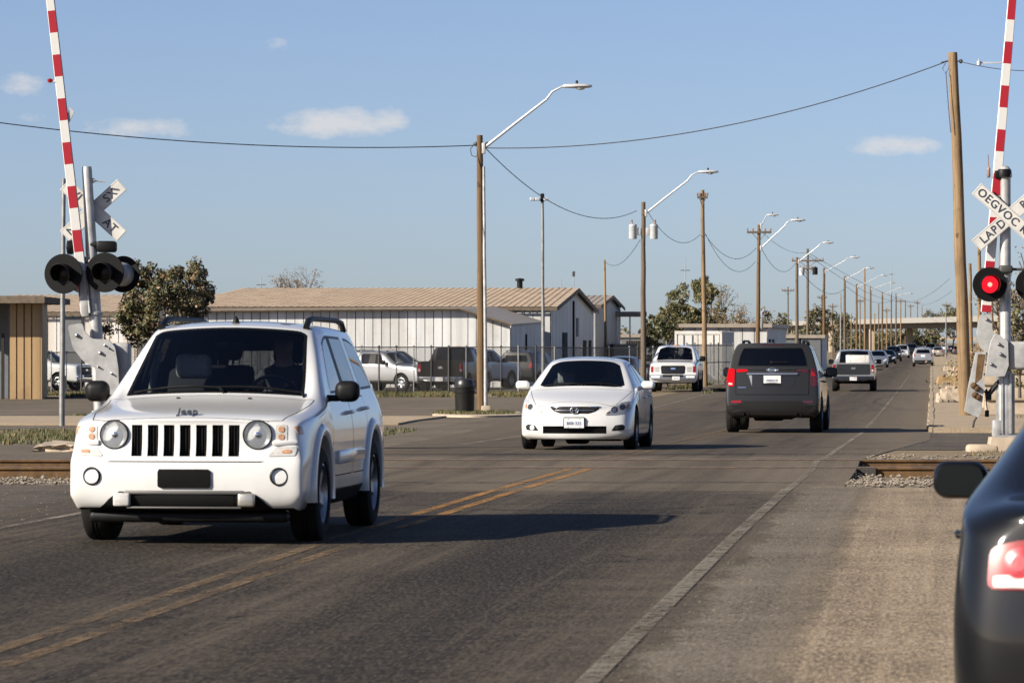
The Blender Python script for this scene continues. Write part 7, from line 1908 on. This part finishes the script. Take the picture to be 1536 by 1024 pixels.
def thicket(pxa, pxb, D0, D1, h0, h1, n, size, seed, mats, weights, name='woods', zoff=0):
    rng = random.Random(seed); mb = MB(); blobs = []
    for _ in range(70):
        D = rng.uniform(D0, D1); px = rng.uniform(pxa, pxb); blobs.append((xpx(px, D), D, rng.uniform(h0, h1)))
    for _ in range(n):
        X, Y, h = rng.choice(blobs); r = h * .55
        v = Vector((rng.gauss(0, .45) * r * 1.3, rng.gauss(0, .45) * r, abs(rng.gauss(.45, .3)) * h)); p = Vector((X, Y, gz(Y) + zoff)) + v; s = size * rng.uniform(.5, 1.4)
        nrm = Vector((rng.gauss(0, 1), rng.gauss(0, 1), rng.gauss(.4, .8))).normalized(); u = nrm.orthogonal().normalized(); w = nrm.cross(u)
        mb.add([p - u * s, p + w * s * .6, p + u * s, p - w * s * .6], [(0, 1, 2, 3)], rng.choices(range(len(mats)), weights)[0])
    o = mb.build(name, [M[m] for m in mats], fix=False); tag(o, kind='stuff')
thicket(1172, 1345, 900, 1000, 3.0, 5.2, 9000, .38, 31, ('leafD', 'leafD', 'leafM'), (.6, .3, .1))  # leaves chosen dark to carry the shade under the bridge
thicket(1000, 1180, 480, 560, 1.5, 3.4, 4000, .22, 32, ('leafD', 'leafM', 'leafR'), (.5, .3, .2))
thicket(1440, 1600, 150, 240, .5, 2.0, 7000, .07, 33, ('leafR', 'leafL', 'leafM'), (.45, .4, .15), 'undergrowth')
thicket(940, 1010, 215, 235, .4, 1.0, 2500, .06, 34, ('leafR', 'leafL', 'leafD'), (.4, .3, .3), 'undergrowth')
thicket(1085, 1125, 196, 206, .3, .9, 1500, .05, 35, ('leafR', 'leafL', 'leafM'), (.5, .3, .2), 'undergrowth')
thicket(-300, 1100, 1300, 1600, 3, 6.0, 9000, .8, 36, ('leafD', 'leafM', 'leafR'), (.5, .3, .2))

# ------------------------------------------------------------------ right-hand clutter: low walls, rubble, blocks
def low_wall(px0, px1, D, h, label, t=.35):
    a, b = xpx(px0, D), xpx(px1, D); root = empty('low_wall', ((a + b) / 2, D, gz(D))); tag(root, label, 'low wall')
    mb = MB(); mb.rbox(((a + b) / 2, D, gz(D) + h / 2), (b - a, t, h), .02); part(mb, 'wall', M['concrete'], root)
    mb = MB(); mb.rbox(((a + b) / 2, D - .02, gz(D) + h + .03), (b - a + .06, t + .1, .06), .015); part(mb, 'coping', M['walk'], root)
low_wall(1478, 1680, 104, .45, 'low tan concrete wall behind the signal mast, nearest of four')
low_wall(1474, 1700, 116, .75, 'low tan concrete wall behind the signal mast, second of four')
low_wall(1470, 1700, 130, 1.0, 'low tan concrete wall behind the signal mast, third of four')
low_wall(1466, 1720, 146, 1.25, 'low tan concrete wall behind the signal mast, farthest of four')
BG = 'pale blocks and rubble on the right pavement'
rng = random.Random(77)
for i, (px, py, D, w, h, lab) in enumerate([(1412, 599, 128, .30, .28, 'small pale round-topped stone on the pavement left of the leaning pole'), (1427, 592, 128, .75, .42, 'pale rough block on the pavement left of the leaning pole'), (1434, 575, 160, .9, .20, 'flat white slab lying on the pavement'),
        (1421, 563, 190, 1.0, .38, 'tan slatted crate at the kerb beyond the white slab'), (1438, 562, 195, .6, .45, 'square tan crate touching the leaning pole'), (1432, 552, 230, .9, .32, 'tan rubble heap farther up the kerb'), (1424, 545, 280, .8, .35, 'pale rubble heap just below the far cars'), (1438, 545, 270, .7, .4, 'tan block pile behind the leaning pole')]):
    X = xpx(px, D); z = gz(D) + .10; root = empty('rubble_block', (X, D, z)); tag(root, lab, 'block', BG)
    bm = bmesh.new(); bmesh.ops.create_cube(bm, size=1); bmesh.ops.subdivide_edges(bm, edges=bm.edges[:], cuts=3, use_grid_fill=True)
    for v in bm.verts:
        k = 1 - .18 * max(0, v.co.z + .2); v.co = Vector((v.co.x * w * k, v.co.y * .5 * k, v.co.z * h + h / 2)) + Vector((rng.uniform(-1, 1), rng.uniform(-1, 1), rng.uniform(-1, 1))) * .03
    me = bpy.data.meshes.new('block'); bm.to_mesh(me); bm.free(); me.materials.append(M['concrete'] if i != 3 else M['walltan']); link_mesh('block', me, root)
    for q in range(3):
        mb = MB(); mb.rbox((rng.uniform(-.5, .5) * w, -.3, .05), (.16, .14, .10), .03, 0, None, Matrix.Rotation(rng.uniform(0, 3), 4, 'Z')); mb.build('fragment', M['stone'], root)
mb = MB(); mb.rbox((xpx(1407, 190), 190, gz(190) + .05), (.45, .3, .10), .04); mb.rbox((xpx(1405, 190), 190.1, gz(190) + .1), (.2, .2, .09), .04); tag(mb.build('tyre_scrap', M['trim']), 'small black scrap of tyre lying by the right kerb', 'scrap')
# kerb stop and slab on the left
mb = MB(); mb.rbox((xpx(1080, 168), 168, gz(168) + .07), (.8, .25, .14), .03); tag(mb.build('parking_block', M['trimgrey'], smooth=40), 'dark parking block between the white pickup and the grey off-roader', 'parking block')
bm = bmesh.new(); bmesh.ops.create_cube(bm, size=1); bmesh.ops.subdivide_edges(bm, edges=bm.edges[:], cuts=4, use_grid_fill=True)
for v in bm.verts: v.co = Vector((v.co.x * .7, v.co.y * 2.2, v.co.z * .16 + .04)) + Vector((rng.uniform(-1, 1) * .06, rng.uniform(-1, 1) * .1, rng.uniform(-1, 1) * .02))
me = bpy.data.meshes.new('broken_slab'); bm.to_mesh(me); bm.free(); me.materials.append(M['concrete']); o = link_mesh('broken_slab', me); o.location = (xpx(100, 60.5), 60.5, gz(60.5)); tag(o, 'broken pale concrete slab in the dirt beside the boxy white off-roader', 'slab')
# ------------------------------------------------------------------ traffic
def own(car, label, cat, group=None): tag(car['root'], label, cat, group); return car
cJ = own(jeep(), 'boxy white off-roader with seven black grille slots leading the oncoming traffic', 'car')
set_car(cJ['root'], xpx(276, 28.8), 28.8, False, 4.41, 1.0, R(-.2), (.87, 3.5))
cS = own(sedan(M['white'], 'white_saloon'), 'white saloon with silver grille emblem just past the railway crossing', 'car')
set_car(cS['root'], xpx(861, 60.6), 60.6, False, 4.8, .99, R(-.6), (.95, 3.69))
cG = own(grey_suv(), 'dark grey off-roader driving away with its left brake lamp lit', 'car')
set_car(cG['root'], xpx(1158, 82), 82, True, 4.78, 1.04, R(-1.0), (.95, 3.8))
cP = own(pickup(M['white2'], 'white_pickup'), 'oncoming white pickup truck with a black grille', 'pickup')
set_car(cP['root'], xpx(1009.5, 166), 166, False, 5.62, 1.03, R(.5), (1.0, 4.55))
cT = own(pickup(M['silver'], 'silver_pickup', 'rear'), 'silver pickup truck driving away with white sheets in its bed', 'pickup')
set_car(cT['root'], xpx(1280, 168), 168, True, 5.72, .93, 0, (1.0, 4.55))
for s in cT['root'].children_recursive: pass
# load in the silver pickup's bed: things of their own
def on(root, local): bpy.context.view_layer.update(); return root.matrix_world @ Vector(local)
def load(local, size, mat, name, label, cat, rot=(0, 0, 0)):
    mb = MB(); mb.rbox((0, 0, 0), size, .02)
    for q in (-.3, .3): mb.box((q * size[0], size[1] / 2 + .004, 0), (.03, .012, size[2] * .96), 0)
    o = mb.build(name, mat, smooth=40); o.location = on(cT['root'], local); o.rotation_euler = cT['root'].rotation_euler; o.scale = cT['root'].scale
    tag(o, label, cat)
load((-.18, 5.30, 1.40), (1.05, .06, .50), M['armwhite'], 'white_board', 'flat white board standing in the bed of the silver pickup', 'board')
load((.12, 4.6, 1.26), (.34, .5, .95), M['trim'], 'tool_box', 'dark tool box behind the white board in the silver pickup', 'tool box')
# black saloon at the right edge
cB = own(sedan(M['black'], 'black_saloon', front=False), 'black saloon cut off by the right edge of the picture', 'car')
cB['root'].name = 'black_saloon'
set_car(cB['root'], 2.20, 12.6, True, 4.8, .95, R(-3.6), (.95, 3.69))
# drivers
def driver(car, x, y, z, label, long_=False, cap=False):
    p = make_person('person', label, (0, 0, 0), 0, long_, cap)
    r = car['root']; bpy.context.view_layer.update(); p.rotation_euler = r.rotation_euler; p.location = r.matrix_world @ Vector((x, y, z)); p.scale = [r.scale[0] * .95] * 3
driver(cJ, .36, 2.13, .74, 'driver in dark clothes holding the steering wheel of the boxy white off-roader', False, True)
driver(cS, .36, 2.30, .58, 'long-haired driver in dark clothes holding the wheel of the white saloon', True)
driver(cG, -.38, 2.62, .88, 'driver seen from behind through the rear window of the grey off-roader')
driver(cP, .42, 2.62, 1.02, 'driver in dark clothes at the wheel of the oncoming white pickup')
# far traffic: copies of three simple cars
def simple_suv(paintm, name='far_car'):
    g = None
    return g
fs = sedan(M['silver'], 'far_saloon', 2, True, False)
GF = 'distant cars on the road'
def far(src, X, Y, away, L, sc, label, new=None, old=None, first=False, grp=GF, yaw=0.0, cat='car'):
    r = src['root'] if first else copy_tree(src['root'])
    tag(r, label, cat, grp)
    if new: repaint(r, old, new)
    set_car(r, X, Y, away, L, sc, yaw)
    return r
far(fs, xpx(1316, 335), 335, False, 4.8, 1.0, 'silver saloon coming on just behind the silver pickup', first=True)
far(fs, xpx(1407, 560), 560, True, 4.8, 1.0, 'tan saloon far off in the right lane under the bridge', M['tan'], M['silver'])
far(fs, xpx(1331, 390), 390, False, 4.8, .95, 'dark saloon half hidden behind the oncoming silver saloon', M['black'], M['silver'])
far(fs, xpx(1427, 800), 800, True, 4.8, 1.0, 'dark distant saloon nearest the leaning pole', M['darkblue'], M['silver'])
far(fs, xpx(1416, 900), 900, True, 4.8, 1.0, 'small pale distant saloon in the right lane', M['white2'], M['silver'])
def plain_suv():
    low = [(.90, .86), (.91, .62), (.90, .38), (.82, .28)]
    st = [S(.03, (.62, .95, .93), (.74, .91), (.82, .87), back=.12, low=[(.84, .72, -.02), (.86, .54, -.05), (.86, .36, -.05), (.78, .26, 0)]),
          S(.55, (.69, 1.04, 1.02), (.80, .99), (.88, .94), back=.03), S(1.3, (.73, 1.11, 1.08), (.83, 1.05), (.89, 1.0), bow=.12),
          S(1.5, (.62, 1.64, 1.60), (.69, 1.56), (.888, 1.06), yt=2.0, yb=1.58, bow=.08, yc=1.97), S(1.75, (.63, 1.68, 1.64), (.70, 1.58), (.89, 1.07), yt=2.2, yb=1.8),
          S(2.55, (.635, 1.70, 1.66), (.71, 1.60), (.89, 1.08)), S(2.66, (.635, 1.70, 1.66), (.71, 1.60), (.89, 1.08)), S(3.40, (.63, 1.69, 1.65), (.705, 1.59), (.89, 1.10)), S(3.55, (.63, 1.69, 1.65), (.705, 1.59), (.89, 1.10)),
          S(4.25, (.62, 1.66, 1.62), (.69, 1.57), (.88, 1.12), yt=4.15), S(4.55, (.60, 1.63, 1.59), (.67, 1.55), (.83, 1.16), yt=4.32, yb=4.48, back=-.05, k=.95)]
    sp = dict(name='far_wagon', paint=M['silver'], stations=st, low=low, lev=2, halfw=.91, L=4.6, clad=True, floor=.3, wind=(2,), side=(4, 6), side_privacy=(8,), rearcap=True, capx=.88, pillars=(5,), panes=[(1.4, 2.6), (2.6, 3.5), (3.5, 4.6)],
              crease=[('ring', 2, 0, 2, .8), ('ring', 3, 0, 2, .6), ('long', 4, 2, 10, .3), ('long', 3, 4, 9, .4), ('ring', 10, 0, 8, .35), ('long', 8, 0, 10, .6)], arches=[(.92, .41), (3.65, .41)], wheel_r=.36, rim_r=.22, track=.79, tyre_w=.23, spokes=6,
              doors=[], handles=[], mirror=(.91, 1.8, 1.13, .2, .16), cabin=(1.35, 4.5), cabin_detail=True, seats=[(-.36, 2.6, .74), (.36, 2.6, .74)], dash=(1.72, 1.1, 1.3), wheelpos=(.36, 2.0, 1.1), seal=.02)
    car = make_car(sp); root = car['root']
    for s in (-1, 1):
        patch(car, [(s * .52, .76), (s * .80, .78), (s * .82, .88), (s * .58, .88)][::s], 'front', 'headlight', M['reflector'], root, r=.02)
        patch(car, [(s * .66, .92), (s * .80, .92), (s * .82, 1.14), (s * .70, 1.14)][::s], 'rear', 'tail_light', M['red'], root, r=.02)
        mb = MB(); mb.tube([(s * .57, 2.2, 1.66), (s * .56, 2.4, 1.71), (s * .56, 3.9, 1.70), (s * .57, 4.1, 1.64)], .022, 8); mb.build('roof_rail', M['trim'], root, smooth=60)
    patch(car, [(-.42, .86), (.42, .86), (.38, .70), (-.38, .70)], 'front', 'grille', M['pocket'], root, r=.03)
    patch(car, rect(0, .50, 1.2, .14), 'front', 'lower_grille', M['pocket'], root, r=.03)
    patch(car, rect(0, .95, .36, .17), 'rear', 'number_plate', M['plate'], root, r=.01)
    patch(car, rect(0, .50, 1.5, .16), 'rear', 'bumper_lower', M['trimgrey'], root, r=.04)
    return car
fw = plain_suv()
far(fw, xpx(1384.5, 345), 345, True, 4.6, 1.0, 'silver high-roofed estate car alone in the right lane, driving away', first=True)
far(fw, xpx(1353, 520), 520, False, 4.6, 1.05, 'white estate car coming on left of the centre line', M['white2'], M['silver'])
far(fw, xpx(1396, 700), 700, False, 4.6, 1.1, 'white distant estate car beyond the silver one', M['white2'], M['silver'])
far(fw, xpx(1340, 440), 440, False, 4.6, 1.0, 'dark estate car queuing behind the oncoming saloons', M['grey'], M['silver'])
far(fw, xpx(1367, 640), 640, False, 4.6, 1.1, 'grey distant estate car coming on under the bridge', M['grey'], M['silver'])
far(fw, xpx(1378, 820), 820, False, 4.6, 1.15, 'pale distant estate car farthest along the oncoming lane', M['tan'], M['silver'])
far(fs, xpx(1437, 640), 640, True, 4.8, 1.0, 'dark saloon parked at the far right kerb beside the leaning pole', M['darkblue'], M['silver'])
# parked behind the fence
GP = 'cars parked behind the chain link fence'
pw = pickup(M['white2'], 'parked_pickup', 'rear', 2, False)
A8 = R(-52)
def parkd(src, px, D, label, rz, first=False, new=None, old=None, sc=1.0, cat='car', grp=GP):
    r = src['root'] if first else copy_tree(src['root'])
    tag(r, label, cat, grp)
    if new: repaint(r, old, new)
    r.rotation_euler = (0, 0, rz); r.location = (xpx(px, D), D, gz(D) + .012); r.scale = (sc, sc, sc); return r
# local -y is the nose; rz turns it
parkd(pw, 655, 178, 'white pickup parked behind the fence with its nose towards the black pickup', R(62), True, cat='pickup', sc=.92)
parkd(fw, 611, 172, 'white estate car parked behind the fence, mostly hidden by the boxy off-roader', R(52), False, M['white2'], M['silver'])
parkd(pw, 645, 169, 'old silver-white pickup parked between two white ones behind the fence', R(58), False, M['silver'], M['white2'], .9, 'pickup')
kb = pickup(M['black'], 'parked_pickup', 'dark', 2, False)
parkd(kb, 706, 166, 'black pickup parked behind the fence, tailgate facing the road', R(168), True, cat='pickup', sc=1.0)
parkd(pw, 757, 181, 'white pickup parked right of the black one, behind the nearest lamp post', R(150), False, cat='pickup', sc=.95)
parkd(fw, 822, 186, 'grey estate car parked behind the white saloon and the fence', R(160), False, M['grey'], M['silver'])
parkd(fs, 948, 185, 'dark blue saloon parked in the rubble yard behind the fence', R(170), False, M['darkblue'], M['silver'])
parkd(pw, 62, 168, 'weathered silver pickup parked in shade beside the tan shed', R(80), False, M['silver'], M['white2'], .95, 'pickup')
parkd(pw, 131, 171, 'white pickup parked behind the slim steel post', R(70), False, cat='pickup', sc=.93)
parkd(fw, 22, 160, 'dark estate car parked in front of the tan shed at the left edge', R(75), False, M['black'], M['silver'], .9)

# ------------------------------------------------------------------ camera, sky, sun
cam = bpy.data.cameras.new('camera'); co = bpy.data.objects.new('camera', cam); COL.objects.link(co)
cam.sensor_width = 36; cam.lens = 36 * F / 1536; cam.clip_start = .5; cam.clip_end = 12000
co.location = (0, 0, CAMZ); co.rotation_euler = (R(90), 0, 0)
cam.dof.use_dof = True; cam.dof.focus_distance = 60; cam.dof.aperture_fstop = 11
scene.camera = co
SUN_EL = 27.0; SD = Vector((-.86, -.51, 0)).normalized()
su = bpy.data.lights.new('sun', 'SUN'); su.energy = 5.0; su.angle = R(.5); su.color = (1.0, .92, .79)
so = bpy.data.objects.new('sun', su); COL.objects.link(so)
sv = Vector((SD.x * math.cos(R(SUN_EL)), SD.y * math.cos(R(SUN_EL)), math.sin(R(SUN_EL))))
so.rotation_euler = (-sv).to_track_quat('-Z', 'Y').to_euler(); so.location = (-30, -20, 30)
w = bpy.data.worlds.new('World'); scene.world = w; w.use_nodes = True
nt = w.node_tree; nt.nodes.clear()
def wn(t, **k):
    n = nt.nodes.new(t)
    for a, b in k.items(): setattr(n, a, b)
    return n
out = wn('ShaderNodeOutputWorld'); bg = wn('ShaderNodeBackground'); sky = wn('ShaderNodeTexSky'); sky.sky_type = 'NISHITA'; sky.sun_disc = False
sky.sun_elevation = R(SUN_EL); sky.sun_rotation = math.atan2(SD.x, SD.y); sky.air_density = .7; sky.dust_density = .9; sky.ozone_density = 3.0; sky.altitude = 0
bg.inputs[1].default_value = .058
tc = wn('ShaderNodeTexCoord'); sp_ = wn('ShaderNodeSeparateXYZ'); nt.links.new(tc.outputs['Generated'], sp_.inputs[0])
def wm(op, a, b=0.0, c=0.0):
    n = wn('ShaderNodeMath', operation=op)
    for i, v in enumerate((a, b, c)):
        if isinstance(v, (int, float)): n.inputs[i].default_value = v
        else: nt.links.new(v, n.inputs[i])
    return n.outputs[0]
# a handful of small fair-weather clouds low over the horizon (azimuth and elevation of the sky itself)
az = wm('ARCTAN2', sp_.outputs[0], sp_.outputs[1]); el = wm('ARCSINE', sp_.outputs[2])
cv = wn('ShaderNodeCombineXYZ'); nt.links.new(wm('MULTIPLY', az, 1.0), cv.inputs[0]); nt.links.new(wm('MULTIPLY', el, 1.9), cv.inputs[1])
nz1 = wn('ShaderNodeTexNoise'); nz1.inputs['Scale'].default_value = 110; nz1.inputs['Detail'].default_value = 10; nz1.inputs['Roughness'].default_value = .68; nt.links.new(cv.outputs[0], nz1.inputs['Vector'])
total = None
for (px, py, wx, wy, amt) in [(505, 188, 118, 34, 1.25), (582, 182, 40, 32, 1.0), (1340, 222, 84, 24, 1.15), (215, 196, 120, 24, .85), (35, 135, 52, 32, .75), (412, 70, 32, 18, .7), (40, 180, 60, 16, .35), (-500, 60, 300, 40, .8), (2300, 20, 260, 40, .8), (1900, 160, 200, 26, .7)]:
    a0 = math.atan((px - 768) / F); e0 = math.atan((512 - py) / F)
    dx = wm('MULTIPLY', wm('SUBTRACT', az, a0), F / wx); dy = wm('MULTIPLY', wm('SUBTRACT', el, e0), F / wy)
    below = wm('MULTIPLY', wm('MAXIMUM', wm('MULTIPLY', dy, -1.0), 0.0), .9)          # flatter undersides
    d2 = wm('ADD', wm('ADD', wm('MULTIPLY', dx, dx), wm('MULTIPLY', dy, dy)), wm('MULTIPLY', below, below))
    g = wm('MULTIPLY', wm('MAXIMUM', wm('SUBTRACT', 1.0, d2), 0.0), amt)
    total = g if total is None else wm('MAXIMUM', total, g)
cl = wm('SUBTRACT', wm('ADD', wm('MULTIPLY', total, .95), wm('MULTIPLY', wm('SUBTRACT', nz1.outputs['Fac'], .5), 1.9)), .34)
cl = wm('MINIMUM', wm('MAXIMUM', wm('MULTIPLY', cl, 1.25), 0.0), 1.0); cl = wm('MULTIPLY', cl, wm('MINIMUM', wm('MULTIPLY', total, 3.0), 1.0))
mx = wn('ShaderNodeMix', data_type='RGBA'); nt.links.new(wm('MULTIPLY', cl, .72), mx.inputs[0])
tint = wn('ShaderNodeMix', data_type='RGBA', blend_type='MULTIPLY'); tint.inputs[0].default_value = 1.0; nt.links.new(sky.outputs[0], tint.inputs[6]); tint.inputs[7].default_value = (1.06, .98, 1.03, 1)
lift = wn('ShaderNodeVectorMath', operation='ADD'); lift.inputs[1].default_value = (0, 0, .016); nt.links.new(tc.outputs['Generated'], lift.inputs[0]); nt.links.new(lift.outputs[0], sky.inputs[0])
nt.links.new(tint.outputs[2], mx.inputs[6]); mx.inputs[7].default_value = (6.2, 6.0, 5.9, 1)
nt.links.new(mx.outputs[2], bg.inputs[0]); nt.links.new(bg.outputs[0], out.inputs[0])
scene.view_settings.view_transform = 'Standard'; scene.view_settings.look = 'None'; scene.view_settings.exposure = 1.1; scene.view_settings.gamma = 1.0
scene.cycles.max_bounces = 8; scene.cycles.transparent_max_bounces = 24; scene.cycles.use_denoising = True
